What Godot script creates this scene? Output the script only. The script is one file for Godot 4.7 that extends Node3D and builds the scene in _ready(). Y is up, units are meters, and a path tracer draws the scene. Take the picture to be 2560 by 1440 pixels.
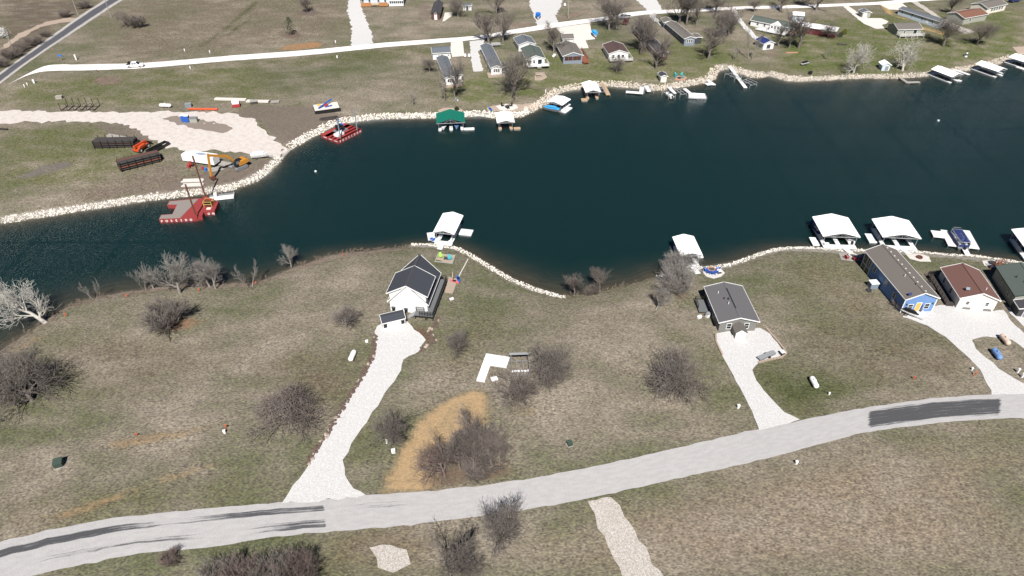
extends Node3D
# A lake cove in early spring seen from the air. Units are metres, water level is y = 0.

const GX0 := -300.0
const GZ0 := -372.0
const STEP := 1.5
const NX := 401
const NZ := 233
var heights := PackedFloat32Array()
var M := {}
var TEX := {}
var taken := {}
var rng := RandomNumberGenerator.new()
var sheet_n := 0

# ---------------------------------------------------------------- mesh collector
class MB:
	var v := PackedVector3Array()
	var n := PackedVector3Array()
	var uv := PackedVector2Array()
	func tri(a: Vector3, b: Vector3, c: Vector3) -> void:
		var k := (b - a).cross(c - a).normalized()
		v.append(a); v.append(c); v.append(b)
		n.append(k); n.append(k); n.append(k)
	func quad(a: Vector3, b: Vector3, c: Vector3, d: Vector3) -> void:
		tri(a, b, c); tri(a, c, d)
	func hexa(p: Array) -> void: # p: bottom 4 (ccw from above), top 4
		quad(p[3], p[2], p[1], p[0]); quad(p[4], p[5], p[6], p[7])
		for i in 4:
			var j := (i + 1) % 4
			quad(p[i], p[j], p[4 + j], p[4 + i])
	func bx(x0: float, x1: float, y0: float, y1: float, z0: float, z1: float) -> void:
		hexa([Vector3(x0, y0, z1), Vector3(x1, y0, z1), Vector3(x1, y0, z0), Vector3(x0, y0, z0), Vector3(x0, y1, z1), Vector3(x1, y1, z1), Vector3(x1, y1, z0), Vector3(x0, y1, z0)])
	func rbox(c: Vector3, s: Vector3, b: Basis) -> void:
		var h := s * 0.5
		var p := []
		for y in [-1.0, 1.0]:
			for q in [Vector2(-1, 1), Vector2(1, 1), Vector2(1, -1), Vector2(-1, -1)]:
				p.append(c + b * Vector3(q.x * h.x, y * h.y, q.y * h.z))
		hexa(p)
	func beam(a: Vector3, b: Vector3, w: float, h: float) -> void:
		var d := b - a
		var z := d.normalized()
		var up := Vector3.UP if absf(z.y) < 0.95 else Vector3.RIGHT
		var x := up.cross(z).normalized()
		rbox((a + b) * 0.5, Vector3(w, h, d.length()), Basis(x, z.cross(x), z))
	func tube(a: Vector3, b: Vector3, r0: float, r1: float, k := 8, caps := true) -> void:
		var z := (b - a).normalized()
		var up := Vector3.UP if absf(z.y) < 0.9 else Vector3.RIGHT
		var x := up.cross(z).normalized()
		var y := z.cross(x)
		for i in k:
			var t0 := TAU * i / k
			var t1 := TAU * (i + 1) / k
			var e0 := x * cos(t0) + y * sin(t0)
			var e1 := x * cos(t1) + y * sin(t1)
			var p := [a + e0 * r0, a + e1 * r0, b + e1 * r1, b + e0 * r1]
			v.append_array(PackedVector3Array([p[0], p[2], p[1], p[0], p[3], p[2]]))
			n.append_array(PackedVector3Array([e0, e1, e1, e0, e0, e1]))
			if caps:
				tri(b, p[3], p[2]); tri(a, p[1], p[0])
	func revolve(a: Vector3, dir: Vector3, prof: Array, k := 12) -> void: # prof: [along, radius]
		var z := dir.normalized()
		var up := Vector3.UP if absf(z.y) < 0.9 else Vector3.RIGHT
		var x := up.cross(z).normalized()
		var y := z.cross(x)
		for s in prof.size() - 1:
			var A: Array = prof[s]
			var B: Array = prof[s + 1]
			for i in k:
				var t0 := TAU * i / k
				var t1 := TAU * (i + 1) / k
				var e0 := x * cos(t0) + y * sin(t0)
				var e1 := x * cos(t1) + y * sin(t1)
				var sl := z * (float(A[1]) - float(B[1])) / maxf(0.001, absf(float(B[0]) - float(A[0])))
				var q := [a + z * A[0] + e0 * A[1], a + z * A[0] + e1 * A[1], a + z * B[0] + e1 * B[1], a + z * B[0] + e0 * B[1]]
				v.append_array(PackedVector3Array([q[0], q[2], q[1], q[0], q[3], q[2]]))
				var n0 := (e0 + sl).normalized()
				var n1 := (e1 + sl).normalized()
				n.append_array(PackedVector3Array([n0, n1, n1, n0, n0, n1]))
	func prism(poly: Array, z0: float, z1: float) -> void: # convex polygon in xy, ccw seen from +z
		for i in range(1, poly.size() - 1):
			tri(Vector3(poly[0].x, poly[0].y, z1), Vector3(poly[i].x, poly[i].y, z1), Vector3(poly[i + 1].x, poly[i + 1].y, z1))
			tri(Vector3(poly[0].x, poly[0].y, z0), Vector3(poly[i + 1].x, poly[i + 1].y, z0), Vector3(poly[i].x, poly[i].y, z0))
		for i in poly.size():
			var a: Vector2 = poly[i]
			var b: Vector2 = poly[(i + 1) % poly.size()]
			quad(Vector3(a.x, a.y, z0), Vector3(b.x, b.y, z0), Vector3(b.x, b.y, z1), Vector3(a.x, a.y, z1))
	func slab(a: Vector3, b: Vector3, c: Vector3, d: Vector3, t: float) -> void: # top face ccw from above, thickness down
		var o := Vector3(0, -t, 0)
		hexa([a + o, b + o, c + o, d + o, a, b, c, d])
	func plan(poly: Array, y0: float, y1: float) -> void: # any simple polygon in xz, extruded upwards
		var pp := PackedVector2Array()
		for q in poly:
			pp.append(q)
		var idx := Geometry2D.triangulate_polygon(pp)
		var area := 0.0
		for i in pp.size():
			area += pp[i].cross(pp[(i + 1) % pp.size()])
		for i in range(0, idx.size(), 3):
			var a := pp[idx[i]]
			var b := pp[idx[i + 1]]
			var c := pp[idx[i + 2]]
			if (b - a).cross(c - a) > 0:
				var t := b
				b = c
				c = t
			tri(Vector3(a.x, y1, a.y), Vector3(b.x, y1, b.y), Vector3(c.x, y1, c.y))
			tri(Vector3(a.x, y0, a.y), Vector3(c.x, y0, c.y), Vector3(b.x, y0, b.y))
		for i in pp.size():
			var a := pp[i]
			var b := pp[(i + 1) % pp.size()]
			if area > 0:
				var t := a
				a = b
				b = t
			quad(Vector3(a.x, y0, a.y), Vector3(b.x, y0, b.y), Vector3(b.x, y1, b.y), Vector3(a.x, y1, a.y))
	func mesh() -> ArrayMesh:
		var arr := []
		arr.resize(Mesh.ARRAY_MAX)
		arr[Mesh.ARRAY_VERTEX] = v
		arr[Mesh.ARRAY_NORMAL] = n
		if uv.size() == v.size():
			arr[Mesh.ARRAY_TEX_UV] = uv
		var m := ArrayMesh.new()
		m.add_surface_from_arrays(Mesh.PRIMITIVE_TRIANGLES, arr)
		return m

func pv(a: Array) -> PackedVector2Array:
	var out := PackedVector2Array()
	for i in range(0, a.size(), 2):
		out.append(Vector2(a[i], a[i + 1]))
	return out
# ---------------------------------------------------------------- naming
func numbered(called: String) -> String:
	var k: int = taken.get(called, 0)
	taken[called] = k + 1
	return called if k == 0 else "%s_%03d" % [called, k]
func tag(o: Node, label: String, category: String, group := "") -> void:
	o.set_meta("label", label)
	o.set_meta("category", category)
	if group != "":
		o.set_meta("group", group)
func thing(called: String, label: String, category: String, at := Vector3.ZERO, turn := 0.0, group := "") -> Node3D:
	var o := Node3D.new()
	o.name = numbered(called)
	add_child(o, true)
	o.position = at
	o.rotation.y = turn
	tag(o, label, category, group)
	return o
func meshed(called: String, m: Mesh, mt: Material, parent: Node) -> MeshInstance3D:
	var o := MeshInstance3D.new()
	o.name = called
	o.mesh = m
	o.material_override = mt
	parent.add_child(o, true)
	return o
func part(parent: Node, called: String, b: MB, mt: String, label := "") -> MeshInstance3D:
	var o := meshed(called, b.mesh(), M[mt], parent)
	if label != "":
		o.set_meta("label", label)
	return o
func struct(called: String, m: Mesh, mt: Material) -> MeshInstance3D:
	var o := meshed(numbered(called), m, mt, self)
	o.set_meta("kind", "structure")
	return o
func g3(x: float, z: float, up := 0.0) -> Vector3:
	return Vector3(x, hgt(x, z) + up, z)

# ---------------------------------------------------------------- terrain
func shore_distance(x: float, z: float) -> float:
	var best := 1e12
	var inside := false
	var k := SHORE.size()
	var a := SHORE[k - 1]
	for i in k:
		var b := SHORE[i]
		var ex := b.x - a.x
		var ez := b.y - a.y
		var wx := x - a.x
		var wz := z - a.y
		var t := clampf((wx * ex + wz * ez) / (ex * ex + ez * ez), 0.0, 1.0)
		var qx := wx - ex * t
		var qz := wz - ez * t
		best = minf(best, qx * qx + qz * qz)
		if (a.y <= z) != (b.y <= z):
			if x < a.x + (z - a.y) / ez * ex:
				inside = not inside
		a = b
	return -sqrt(best) if inside else sqrt(best)
func height_at(x: float, z: float, d: float) -> float:
	if d < 0.0:
		var k := clampf((-116.0 - z) / 34.0, 0.0, 1.0)
		return maxf(-3.2, d * lerpf(0.09, 0.36, k * k)) - 0.02 + 0.09 * sin(x * 0.7 + sin(z * 0.5) * 2.0) * sin(z * 0.83) * minf(1.0, -d / 3.0)
	var w := minf(1.0, d / 25.0)
	w = w * w * (3.0 - 2.0 * w)
	return 0.9 * (1.0 - exp(-d / 2.2)) + 2.4 * (1.0 - exp(-d / 45.0)) + w * (0.45 * sin(x * 0.031 + 1.3) * sin(z * 0.043 + 0.5) + 0.18 * sin(x * 0.11 + z * 0.07))
func hgt(x: float, z: float) -> float:
	var fx := clampf((x - GX0) / STEP, 0.0, NX - 1.001)
	var fz := clampf((z - GZ0) / STEP, 0.0, NZ - 1.001)
	var i := int(fx)
	var j := int(fz)
	fx -= i
	fz -= j
	var k := j * NX + i
	return lerpf(lerpf(heights[k], heights[k + 1], fx), lerpf(heights[k + NX], heights[k + NX + 1], fx), fz)
func build_heights() -> void:
	var cs := 6.0
	var cx := int(NX * STEP / cs) + 2
	var cz := int(NZ * STEP / cs) + 2
	var coarse := PackedFloat32Array()
	coarse.resize(cx * cz)
	for j in cz:
		for i in cx:
			coarse[j * cx + i] = shore_distance(GX0 + i * cs, GZ0 + j * cs)
	heights.resize(NX * NZ)
	for j in NZ:
		for i in NX:
			var x := GX0 + i * STEP
			var z := GZ0 + j * STEP
			var fx := i * STEP / cs
			var fz := j * STEP / cs
			var a := int(fx)
			var b := int(fz)
			fx -= a
			fz -= b
			var k := b * cx + a
			var d := lerpf(lerpf(coarse[k], coarse[k + 1], fx), lerpf(coarse[k + cx], coarse[k + cx + 1], fx), fz)
			if absf(d) < 14.0:
				d = shore_distance(x, z)
			heights[j * NX + i] = height_at(x, z, d)
func build_ground() -> void:
	var v := PackedVector3Array()
	var nn := PackedVector3Array()
	var uv := PackedVector2Array()
	var uv2 := PackedVector2Array()
	var idx := PackedInt32Array()
	for j in NZ:
		for i in NX:
			var k := j * NX + i
			var p := Vector3(GX0 + i * STEP, heights[k], GZ0 + j * STEP)
			v.append(p)
			var hx := heights[k + (1 if i < NX - 1 else 0)] - heights[k - (1 if i > 0 else 0)]
			var hz := heights[k + (NX if j < NZ - 1 else 0)] - heights[k - (NX if j > 0 else 0)]
			nn.append(Vector3(-hx, 2.0 * STEP, -hz).normalized())
			uv.append(Vector2(float(i) / (NX - 1), float(j) / (NZ - 1)))
			uv2.append(Vector2(p.x, p.z) / 17.0)
	for j in NZ - 1:
		for i in NX - 1:
			var k := j * NX + i
			idx.append_array(PackedInt32Array([k, k + 1, k + NX, k + 1, k + NX + 1, k + NX]))
	# the land goes on to the horizon: every edge vertex is carried outwards
	var rim := []
	for i in NX:
		rim.append(i)
	for j in range(1, NZ):
		rim.append(j * NX + NX - 1)
	for i in range(NX - 2, -1, -1):
		rim.append((NZ - 1) * NX + i)
	for j in range(NZ - 2, -1, -1):
		rim.append(j * NX)
	var first := v.size()
	var mid := Vector3(0, 0, -198)
	for k in rim:
		var p: Vector3 = v[k]
		var q := mid + (p - mid) * 9.0
		q.y = p.y
		v.append(q)
		nn.append(Vector3.UP)
		uv.append(uv[k].clamp(Vector2(0.004, 0.004), Vector2(0.996, 0.996)))
		uv2.append(Vector2(q.x, q.z) / 17.0)
	for m in rim.size() - 1:
		idx.append_array(PackedInt32Array([rim[m], first + m, rim[m + 1], first + m, first + m + 1, rim[m + 1]]))
	var arr := []
	arr.resize(Mesh.ARRAY_MAX)
	arr[Mesh.ARRAY_VERTEX] = v
	arr[Mesh.ARRAY_NORMAL] = nn
	arr[Mesh.ARRAY_TEX_UV] = uv
	arr[Mesh.ARRAY_TEX_UV2] = uv2
	arr[Mesh.ARRAY_INDEX] = idx
	var m := ArrayMesh.new()
	m.add_surface_from_arrays(Mesh.PRIMITIVE_TRIANGLES, arr)
	struct("ground", m, M.ground)

# ---------------------------------------------------------------- textures
func noise_bytes(seed_: int, freq: float, w: int, h: int, octaves := 4, sx := 1, sy := 1) -> PackedByteArray:
	var f := FastNoiseLite.new()
	f.seed = seed_
	f.noise_type = FastNoiseLite.TYPE_SIMPLEX_SMOOTH
	f.fractal_octaves = octaves
	f.frequency = freq
	var im := f.get_image(w / sx, h / sy, false, false, true)
	if sx > 1 or sy > 1:
		im.resize(w, h, Image.INTERPOLATE_CUBIC)
	im.convert(Image.FORMAT_L8)
	return im.get_data()
func grain(key: String, seed_: int, freq: float, lo: float, hi: float, size := 512, octaves := 4, power := 1.0, tall := 1) -> ImageTexture:
	var f := FastNoiseLite.new()
	f.seed = seed_
	f.noise_type = FastNoiseLite.TYPE_SIMPLEX
	f.fractal_octaves = octaves
	f.frequency = freq
	var im := f.get_seamless_image(size, size / tall)
	im.convert(Image.FORMAT_L8)
	var b := im.get_data()
	for i in b.size():
		b[i] = int(255.0 * lerpf(lo, hi, pow(b[i] / 255.0, power)))
	im = Image.create_from_data(size, size / tall, false, Image.FORMAT_L8, b)
	if tall > 1:
		im.resize(size, size, Image.INTERPOLATE_CUBIC)
	im.convert(Image.FORMAT_RGB8)
	TEX[key] = ImageTexture.create_from_image(im)
	return TEX[key]
func spotty(key: String, seed_: int, a: Color, b: Color, c: Color, size := 512, freq := 0.25, patch := 0.012) -> void: # coloured crumbs with broad patches
	var f := FastNoiseLite.new()
	f.seed = seed_
	f.noise_type = FastNoiseLite.TYPE_CELLULAR
	f.cellular_return_type = FastNoiseLite.RETURN_CELL_VALUE
	f.fractal_type = FastNoiseLite.FRACTAL_NONE
	f.frequency = freq
	var i1 := f.get_seamless_image(size, size)
	i1.convert(Image.FORMAT_L8)
	f = FastNoiseLite.new()
	f.seed = seed_ + 7
	f.frequency = patch
	f.fractal_octaves = 4
	var i2 := f.get_seamless_image(size, size)
	i2.convert(Image.FORMAT_L8)
	var d1 := i1.get_data()
	var d2 := i2.get_data()
	var out := PackedByteArray()
	out.resize(size * size * 3)
	for i in size * size:
		var q := a.lerp(b, d1[i] / 255.0).lerp(c, clampf((d2[i] - 120) / 110.0, 0.0, 1.0) * 0.8)
		out[i * 3] = int(q.r * 255)
		out[i * 3 + 1] = int(q.g * 255)
		out[i * 3 + 2] = int(q.b * 255)
	TEX[key] = ImageTexture.create_from_image(Image.create_from_data(size, size, false, Image.FORMAT_RGB8, out))
func mat(key: String, r: float, g: float, b: float, rough := 0.85, tex := "", size := 1.0, metal := 0.0, spec := 0.5) -> StandardMaterial3D:
	var m := StandardMaterial3D.new()
	m.resource_name = key
	m.albedo_color = Color(r, g, b).linear_to_srgb()
	m.roughness = rough
	m.metallic = metal
	m.metallic_specular = spec
	if tex != "":
		m.albedo_texture = TEX[tex]
		m.uv1_triplanar = true
		m.uv1_scale = Vector3.ONE / size
	M[key] = m
	return m
func world_mapped(key: String) -> void:
	M[key].uv1_world_triplanar = true
func scan(im: Image, lay: Image, poly: PackedVector2Array, col: Color, strength: float) -> void:
	var w := im.get_width()
	var h := im.get_height()
	var sx := w / (STEP * (NX - 1))
	var sz := h / (STEP * (NZ - 1))
	var lo := 1e9
	var hi := -1e9
	for p in poly:
		lo = minf(lo, (p.y - GZ0) * sz)
		hi = maxf(hi, (p.y - GZ0) * sz)
	for row in range(maxi(0, int(lo)), mini(h - 1, int(hi)) + 1):
		var z := GZ0 + (row + 0.5) / sz
		var xs := PackedFloat32Array()
		for i in poly.size():
			var a := poly[i]
			var b := poly[(i + 1) % poly.size()]
			if (a.y <= z) != (b.y <= z):
				xs.append((a.x + (z - a.y) / (b.y - a.y) * (b.x - a.x) - GX0) * sx)
		xs.sort()
		for i in range(0, xs.size() - 1, 2):
			var r := Rect2i(int(xs[i]), row, maxi(1, int(xs[i + 1]) - int(xs[i])), 1)
			im.fill_rect(r, col)
			lay.fill_rect(r, Color(strength, strength, strength))
func ground_texture() -> ImageTexture:
	var s := 2048
	var h := 1024
	var col := []
	var lay := []
	for soft in 2:
		var im := Image.create_empty(h, h, false, Image.FORMAT_RGB8)
		im.fill(Color(0.45, 0.42, 0.34))
		var la := Image.create_empty(h, h, false, Image.FORMAT_RGB8)
		for p in PAINT:
			if int(p[0]) == soft:
				var q := Color(p[1], p[2], p[3]).linear_to_srgb()
				scan(im, la, p[5], q, p[4])
		var small := h / (16 if soft == 1 else 3)
		la.resize(small, small, Image.INTERPOLATE_LANCZOS)
		la.resize(h, h, Image.INTERPOLATE_CUBIC)
		im.resize(small, small, Image.INTERPOLATE_LANCZOS)
		im.resize(h, h, Image.INTERPOLATE_CUBIC)
		la.convert(Image.FORMAT_L8)
		col.append(im.get_data())
		lay.append(la.get_data())
	var big := noise_bytes(3, 0.011, h, h, 5)
	var mid := noise_bytes(11, 0.05, h, h, 4)
	var fine := noise_bytes(23, 0.16, s, s, 3)
	var blade := noise_bytes(31, 0.55, s, s, 2)
	var c0: PackedByteArray = col[0]
	var c1: PackedByteArray = col[1]
	var l0: PackedByteArray = lay[0]
	var l1: PackedByteArray = lay[1]
	# grass from dry straw to early green, with thatch between
	var stops := [Color(0.29, 0.25, 0.197), Color(0.238, 0.205, 0.158), Color(0.19, 0.174, 0.124), Color(0.15, 0.15, 0.092), Color(0.112, 0.121, 0.064)]
	var lr := PackedInt32Array()
	var lg := PackedInt32Array()
	var lb := PackedInt32Array()
	for i in 256:
		var t := i / 255.0 * 3.999
		var q: Color = stops[int(t)].lerp(stops[int(t) + 1], t - int(t)).linear_to_srgb()
		lr.append(int(q.r * 255))
		lg.append(int(q.g * 255))
		lb.append(int(q.b * 255))
	var out := PackedByteArray()
	out.resize(s * s * 3)
	var o := 0
	for y in s:
		var row := (y >> 1) * h
		var yr := y * s
		for x in s:
			var k := row + (x >> 1)
			var f: int = fine[yr + x]
			var e: int = blade[yr + x]
			var t: int = clampi((big[k] * 5 + mid[k] * 3 + f * 2) / 10 + ((e - 128) >> 3), 0, 255)
			t = clampi((t - 128) * 9 / 4 + 112, 0, 255)
			var br := 256 + ((f - 128) * 3 >> 3) + ((e - 128) * 7 >> 3)
			var r: int = lr[t]
			var g: int = lg[t]
			var b: int = lb[t]
			var a: int = l1[k]
			if a > 3:
				a = clampi(a + ((mid[k] - 128) * a >> 7), 0, 255)
				var j := k * 3
				r += (c1[j] - r) * a >> 8
				g += (c1[j + 1] - g) * a >> 8
				b += (c1[j + 2] - b) * a >> 8
			a = l0[k]
			if a > 3:
				a = clampi(a + ((mid[k] + f - 256) * a * (262 - a) >> 14), 0, 255)
				var j := k * 3
				r += (c0[j] - r) * a >> 8
				g += (c0[j + 1] - g) * a >> 8
				b += (c0[j + 2] - b) * a >> 8
				br = 256 + ((br - 256) * (330 - a) >> 8)
			out[o] = clampi(r * br >> 8, 0, 255)
			out[o + 1] = clampi(g * br >> 8, 0, 255)
			out[o + 2] = clampi(b * br >> 8, 0, 255)
			o += 3
	return ImageTexture.create_from_image(Image.create_from_data(s, s, false, Image.FORMAT_RGB8, out))
func road_texture(seed_: int, base: Color, dark: Color, zones: Array) -> ImageTexture: # u along the road, v across; zones: [u0, u1, v0, v1, strength]
	var w := 2048
	var h := 192
	var streak := noise_bytes(seed_, 0.09, w, h, 3, 16, 1)
	var crumb := noise_bytes(seed_ + 1, 0.3, w, h, 2)
	var patch := noise_bytes(seed_ + 2, 0.035, w, h, 4)
	var out := PackedByteArray()
	out.resize(w * h * 3)
	for y in h:
		var v := (y + 0.5) / h
		for x in w:
			var u := (x + 0.5) / w
			var k := y * w + x
			var a := 0.10
			for q in zones:
				if u > q[0] and u < q[1]:
					var du := minf(1.0, minf((u - q[0]) / q[6], (q[1] - u) / q[5]))
					var dv := clampf(1.0 - absf(v - (q[2] + q[3]) * 0.5) / ((q[3] - q[2]) * 0.5), 0.0, 1.0)
					a = maxf(a, q[4] * du * minf(1.0, dv * 2.2))
			a = clampf((streak[k] / 255.0 * 0.5 + patch[k] / 255.0 * 0.25 + crumb[k] / 255.0 * 0.25 - 1.0 + a * 1.1) * 3.0 + a * 0.08, 0.0, 1.0)
			var br := 0.84 + crumb[k] / 255.0 * 0.16 + (patch[k] - 128) / 255.0 * 0.08
			var q := base.lerp(dark, a) * br
			out[k * 3] = clampi(int(q.r * 255), 0, 255)
			out[k * 3 + 1] = clampi(int(q.g * 255), 0, 255)
			out[k * 3 + 2] = clampi(int(q.b * 255), 0, 255)
	return ImageTexture.create_from_image(Image.create_from_data(w, h, false, Image.FORMAT_RGB8, out))
func rippled() -> ImageTexture:
	var f := FastNoiseLite.new()
	f.seed = 5
	f.frequency = 0.045
	f.fractal_octaves = 4
	f.fractal_gain = 0.6
	var im := f.get_seamless_image(1024, 512)
	im.resize(1024, 1024, Image.INTERPOLATE_CUBIC)
	im.resize(512, 1024, Image.INTERPOLATE_CUBIC)
	im.convert(Image.FORMAT_RGBA8)
	im.bump_map_to_normal_map(3.0)
	return ImageTexture.create_from_image(im)

# ---------------------------------------------------------------- sheets and ribbons
func ragged(poly: PackedVector2Array, amount: float, spacing := 1.2) -> PackedVector2Array:
	var out := PackedVector2Array()
	var f := FastNoiseLite.new()
	f.seed = 77
	f.frequency = 0.35
	f.fractal_octaves = 3
	for i in poly.size():
		var a := poly[i]
		var b := poly[(i + 1) % poly.size()]
		var nrm := (b - a).orthogonal().normalized()
		var k := maxi(1, int(a.distance_to(b) / spacing))
		for s in k:
			var p := a.lerp(b, float(s) / k)
			out.append(p + nrm * f.get_noise_2d(p.x, p.y) * amount * 2.0)
	return out
func sheet(called: String, poly: PackedVector2Array, mt: String, amount := 0.35, up := 0.05) -> MeshInstance3D:
	sheet_n += 1
	up += (sheet_n % 6) * 0.006
	var p := ragged(poly, amount) if amount > 0.0 else poly
	var b := MB.new()
	var lo := p[0]
	var hi := p[0]
	for q in p:
		lo = lo.min(q)
		hi = hi.max(q)
	var c := 3.0
	for j in range(int(floor(lo.y / c)), int(ceil(hi.y / c))):
		for i in range(int(floor(lo.x / c)), int(ceil(hi.x / c))):
			var cell := PackedVector2Array([Vector2(i, j) * c, Vector2(i + 1, j) * c, Vector2(i + 1, j + 1) * c, Vector2(i, j + 1) * c])
			for piece in Geometry2D.intersect_polygons(p, cell):
				if Geometry2D.is_polygon_clockwise(piece):
					continue
				var t := Geometry2D.triangulate_polygon(piece)
				for m in range(0, t.size(), 3):
					var q := [piece[t[m]], piece[t[m + 1]], piece[t[m + 2]]]
					if (q[1] - q[0]).cross(q[2] - q[0]) > 0:
						q = [q[0], q[2], q[1]]
					b.tri(g3(q[0].x, q[0].y, up), g3(q[1].x, q[1].y, up), g3(q[2].x, q[2].y, up))
	return struct(called, b.mesh(), M[mt])
func resampled(line: PackedVector2Array, k: int) -> PackedVector2Array:
	var c := Curve2D.new()
	for i in line.size():
		var t := (line[mini(i + 1, line.size() - 1)] - line[maxi(i - 1, 0)]) / 6.0
		c.add_point(line[i], -t, t)
	var out := PackedVector2Array()
	var L := c.get_baked_length()
	for i in k + 1:
		out.append(c.sample_baked(L * i / k, true))
	return out
func ribbon(called: String, left: PackedVector2Array, right: PackedVector2Array, mt: String, up := 0.06, wobble := 0.15) -> MeshInstance3D:
	sheet_n += 1
	up += (sheet_n % 6) * 0.006
	var k := int(left[0].distance_to(left[left.size() - 1]) / 1.5) + 2
	var A := resampled(left, k)
	var B := resampled(right, k)
	var b := MB.new()
	var f := FastNoiseLite.new()
	f.frequency = 0.4
	for i in k + 1:
		A[i] += (A[i] - B[i]).normalized() * f.get_noise_2d(A[i].x, A[i].y) * wobble * 2.0
		B[i] += (B[i] - A[i]).normalized() * f.get_noise_2d(B[i].x, B[i].y) * wobble * 2.0
	var cols := 5
	for i in k:
		for j in cols:
			var p := []
			var u := []
			for e in [[i, j], [i, j + 1], [i + 1, j + 1], [i + 1, j]]:
				var q: Vector2 = A[e[0]].lerp(B[e[0]], float(e[1]) / cols)
				p.append(g3(q.x, q.y, up))
				u.append(Vector2(float(e[0]) / k, float(e[1]) / cols))
			if (p[1] - p[0]).cross(p[2] - p[0]).y > 0:
				b.quad(p[0], p[1], p[2], p[3])
				b.uv.append_array(PackedVector2Array([u[0], u[2], u[1], u[0], u[3], u[2]]))
			else:
				b.quad(p[0], p[3], p[2], p[1])
				b.uv.append_array(PackedVector2Array([u[0], u[2], u[3], u[0], u[1], u[2]]))
	return struct(called, b.mesh(), M[mt])

# ---------------------------------------------------------------- rocks
func rock_mesh(seed_: int) -> ArrayMesh:
	var r := RandomNumberGenerator.new()
	r.seed = seed_
	var t := (1.0 + sqrt(5.0)) / 2.0
	var p := []
	for q in [[-1, t, 0], [1, t, 0], [-1, -t, 0], [1, -t, 0], [0, -1, t], [0, 1, t], [0, -1, -t], [0, 1, -t], [t, 0, -1], [t, 0, 1], [-t, 0, -1], [-t, 0, 1]]:
		p.append(Vector3(q[0], q[1], q[2]).normalized() * r.randf_range(0.36, 0.6) * Vector3(1.0, 0.75, 1.0))
	var b := MB.new()
	for f in [[0, 11, 5], [0, 5, 1], [0, 1, 7], [0, 7, 10], [0, 10, 11], [1, 5, 9], [5, 11, 4], [11, 10, 2], [10, 7, 6], [7, 1, 8], [3, 9, 4], [3, 4, 2], [3, 2, 6], [3, 6, 8], [3, 8, 9], [4, 9, 5], [2, 4, 11], [6, 2, 10], [8, 6, 7], [9, 8, 1]]:
		b.tri(p[f[0]], p[f[1]], p[f[2]])
	return b.mesh()
func riprap(line: PackedVector2Array, wide: float, per_metre: float, size: float, mt: String, label: String) -> void:
	var at := []
	for i in line.size() - 1:
		var a := line[i]
		var e := line[i + 1] - a
		var nrm := e.orthogonal().normalized()
		if shore_distance(a.x + e.x * 0.5 + nrm.x * 0.6, a.y + e.y * 0.5 + nrm.y * 0.6) < 0.0:
			nrm = -nrm
		for k in int(e.length() * per_metre * wide):
			var d := rng.randf_range(-0.35, wide)
			if rng.randf() < (d - wide * 0.7) / (wide * 0.35):
				continue
			at.append(a + e * rng.randf() + nrm * d)
	var mm := MultiMesh.new()
	mm.transform_format = MultiMesh.TRANSFORM_3D
	mm.use_colors = true
	mm.mesh = rock_mesh(int(line[0].x * 10) + 3)
	mm.instance_count = at.size()
	for i in at.size():
		var s := size * rng.randf_range(0.55, 1.35)
		var bs := Basis.from_euler(Vector3(rng.randf() * TAU, rng.randf() * TAU, rng.randf() * TAU)).scaled(Vector3(s, s, s) * Vector3(rng.randf_range(0.8, 1.3), 1, 1))
		mm.set_instance_transform(i, Transform3D(bs, g3(at[i].x, at[i].y, s * 0.12)))
		var q := rng.randf_range(0.72, 1.0)
		mm.set_instance_color(i, Color(q, q * rng.randf_range(0.94, 1.0), q * rng.randf_range(0.86, 0.98)))
	var o := MultiMeshInstance3D.new()
	o.name = numbered("riprap")
	o.multimesh = mm
	o.material_override = M[mt]
	add_child(o, true)
	o.set_meta("kind", "stuff")
	tag(o, label, "rocks")

func brush_line(line: PackedVector2Array, count: int, label: String) -> void: # low dry growth too fine to count
	var m := tree_kind("sapling", 1)
	var mm := MultiMesh.new()
	mm.transform_format = MultiMesh.TRANSFORM_3D
	mm.mesh = m[1]
	mm.instance_count = count
	for i in count:
		var t := rng.randf() * (line.size() - 1.001)
		var q := line[int(t)].lerp(line[int(t) + 1], t - int(t)) + Vector2(rng.randf_range(-0.8, 0.8), rng.randf_range(-0.8, 0.8))
		var s := rng.randf_range(0.1, 0.26)
		mm.set_instance_transform(i, Transform3D(Basis(Vector3.UP, rng.randf() * TAU).scaled(Vector3(s * 1.3, s, s * 1.3)), g3(q.x, q.y, -0.03)))
	var o := MultiMeshInstance3D.new()
	o.name = numbered("dry_brush")
	o.multimesh = mm
	o.material_override = M.dry_brush
	add_child(o, true)
	o.set_meta("kind", "stuff")
	tag(o, label, "brush")

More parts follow.
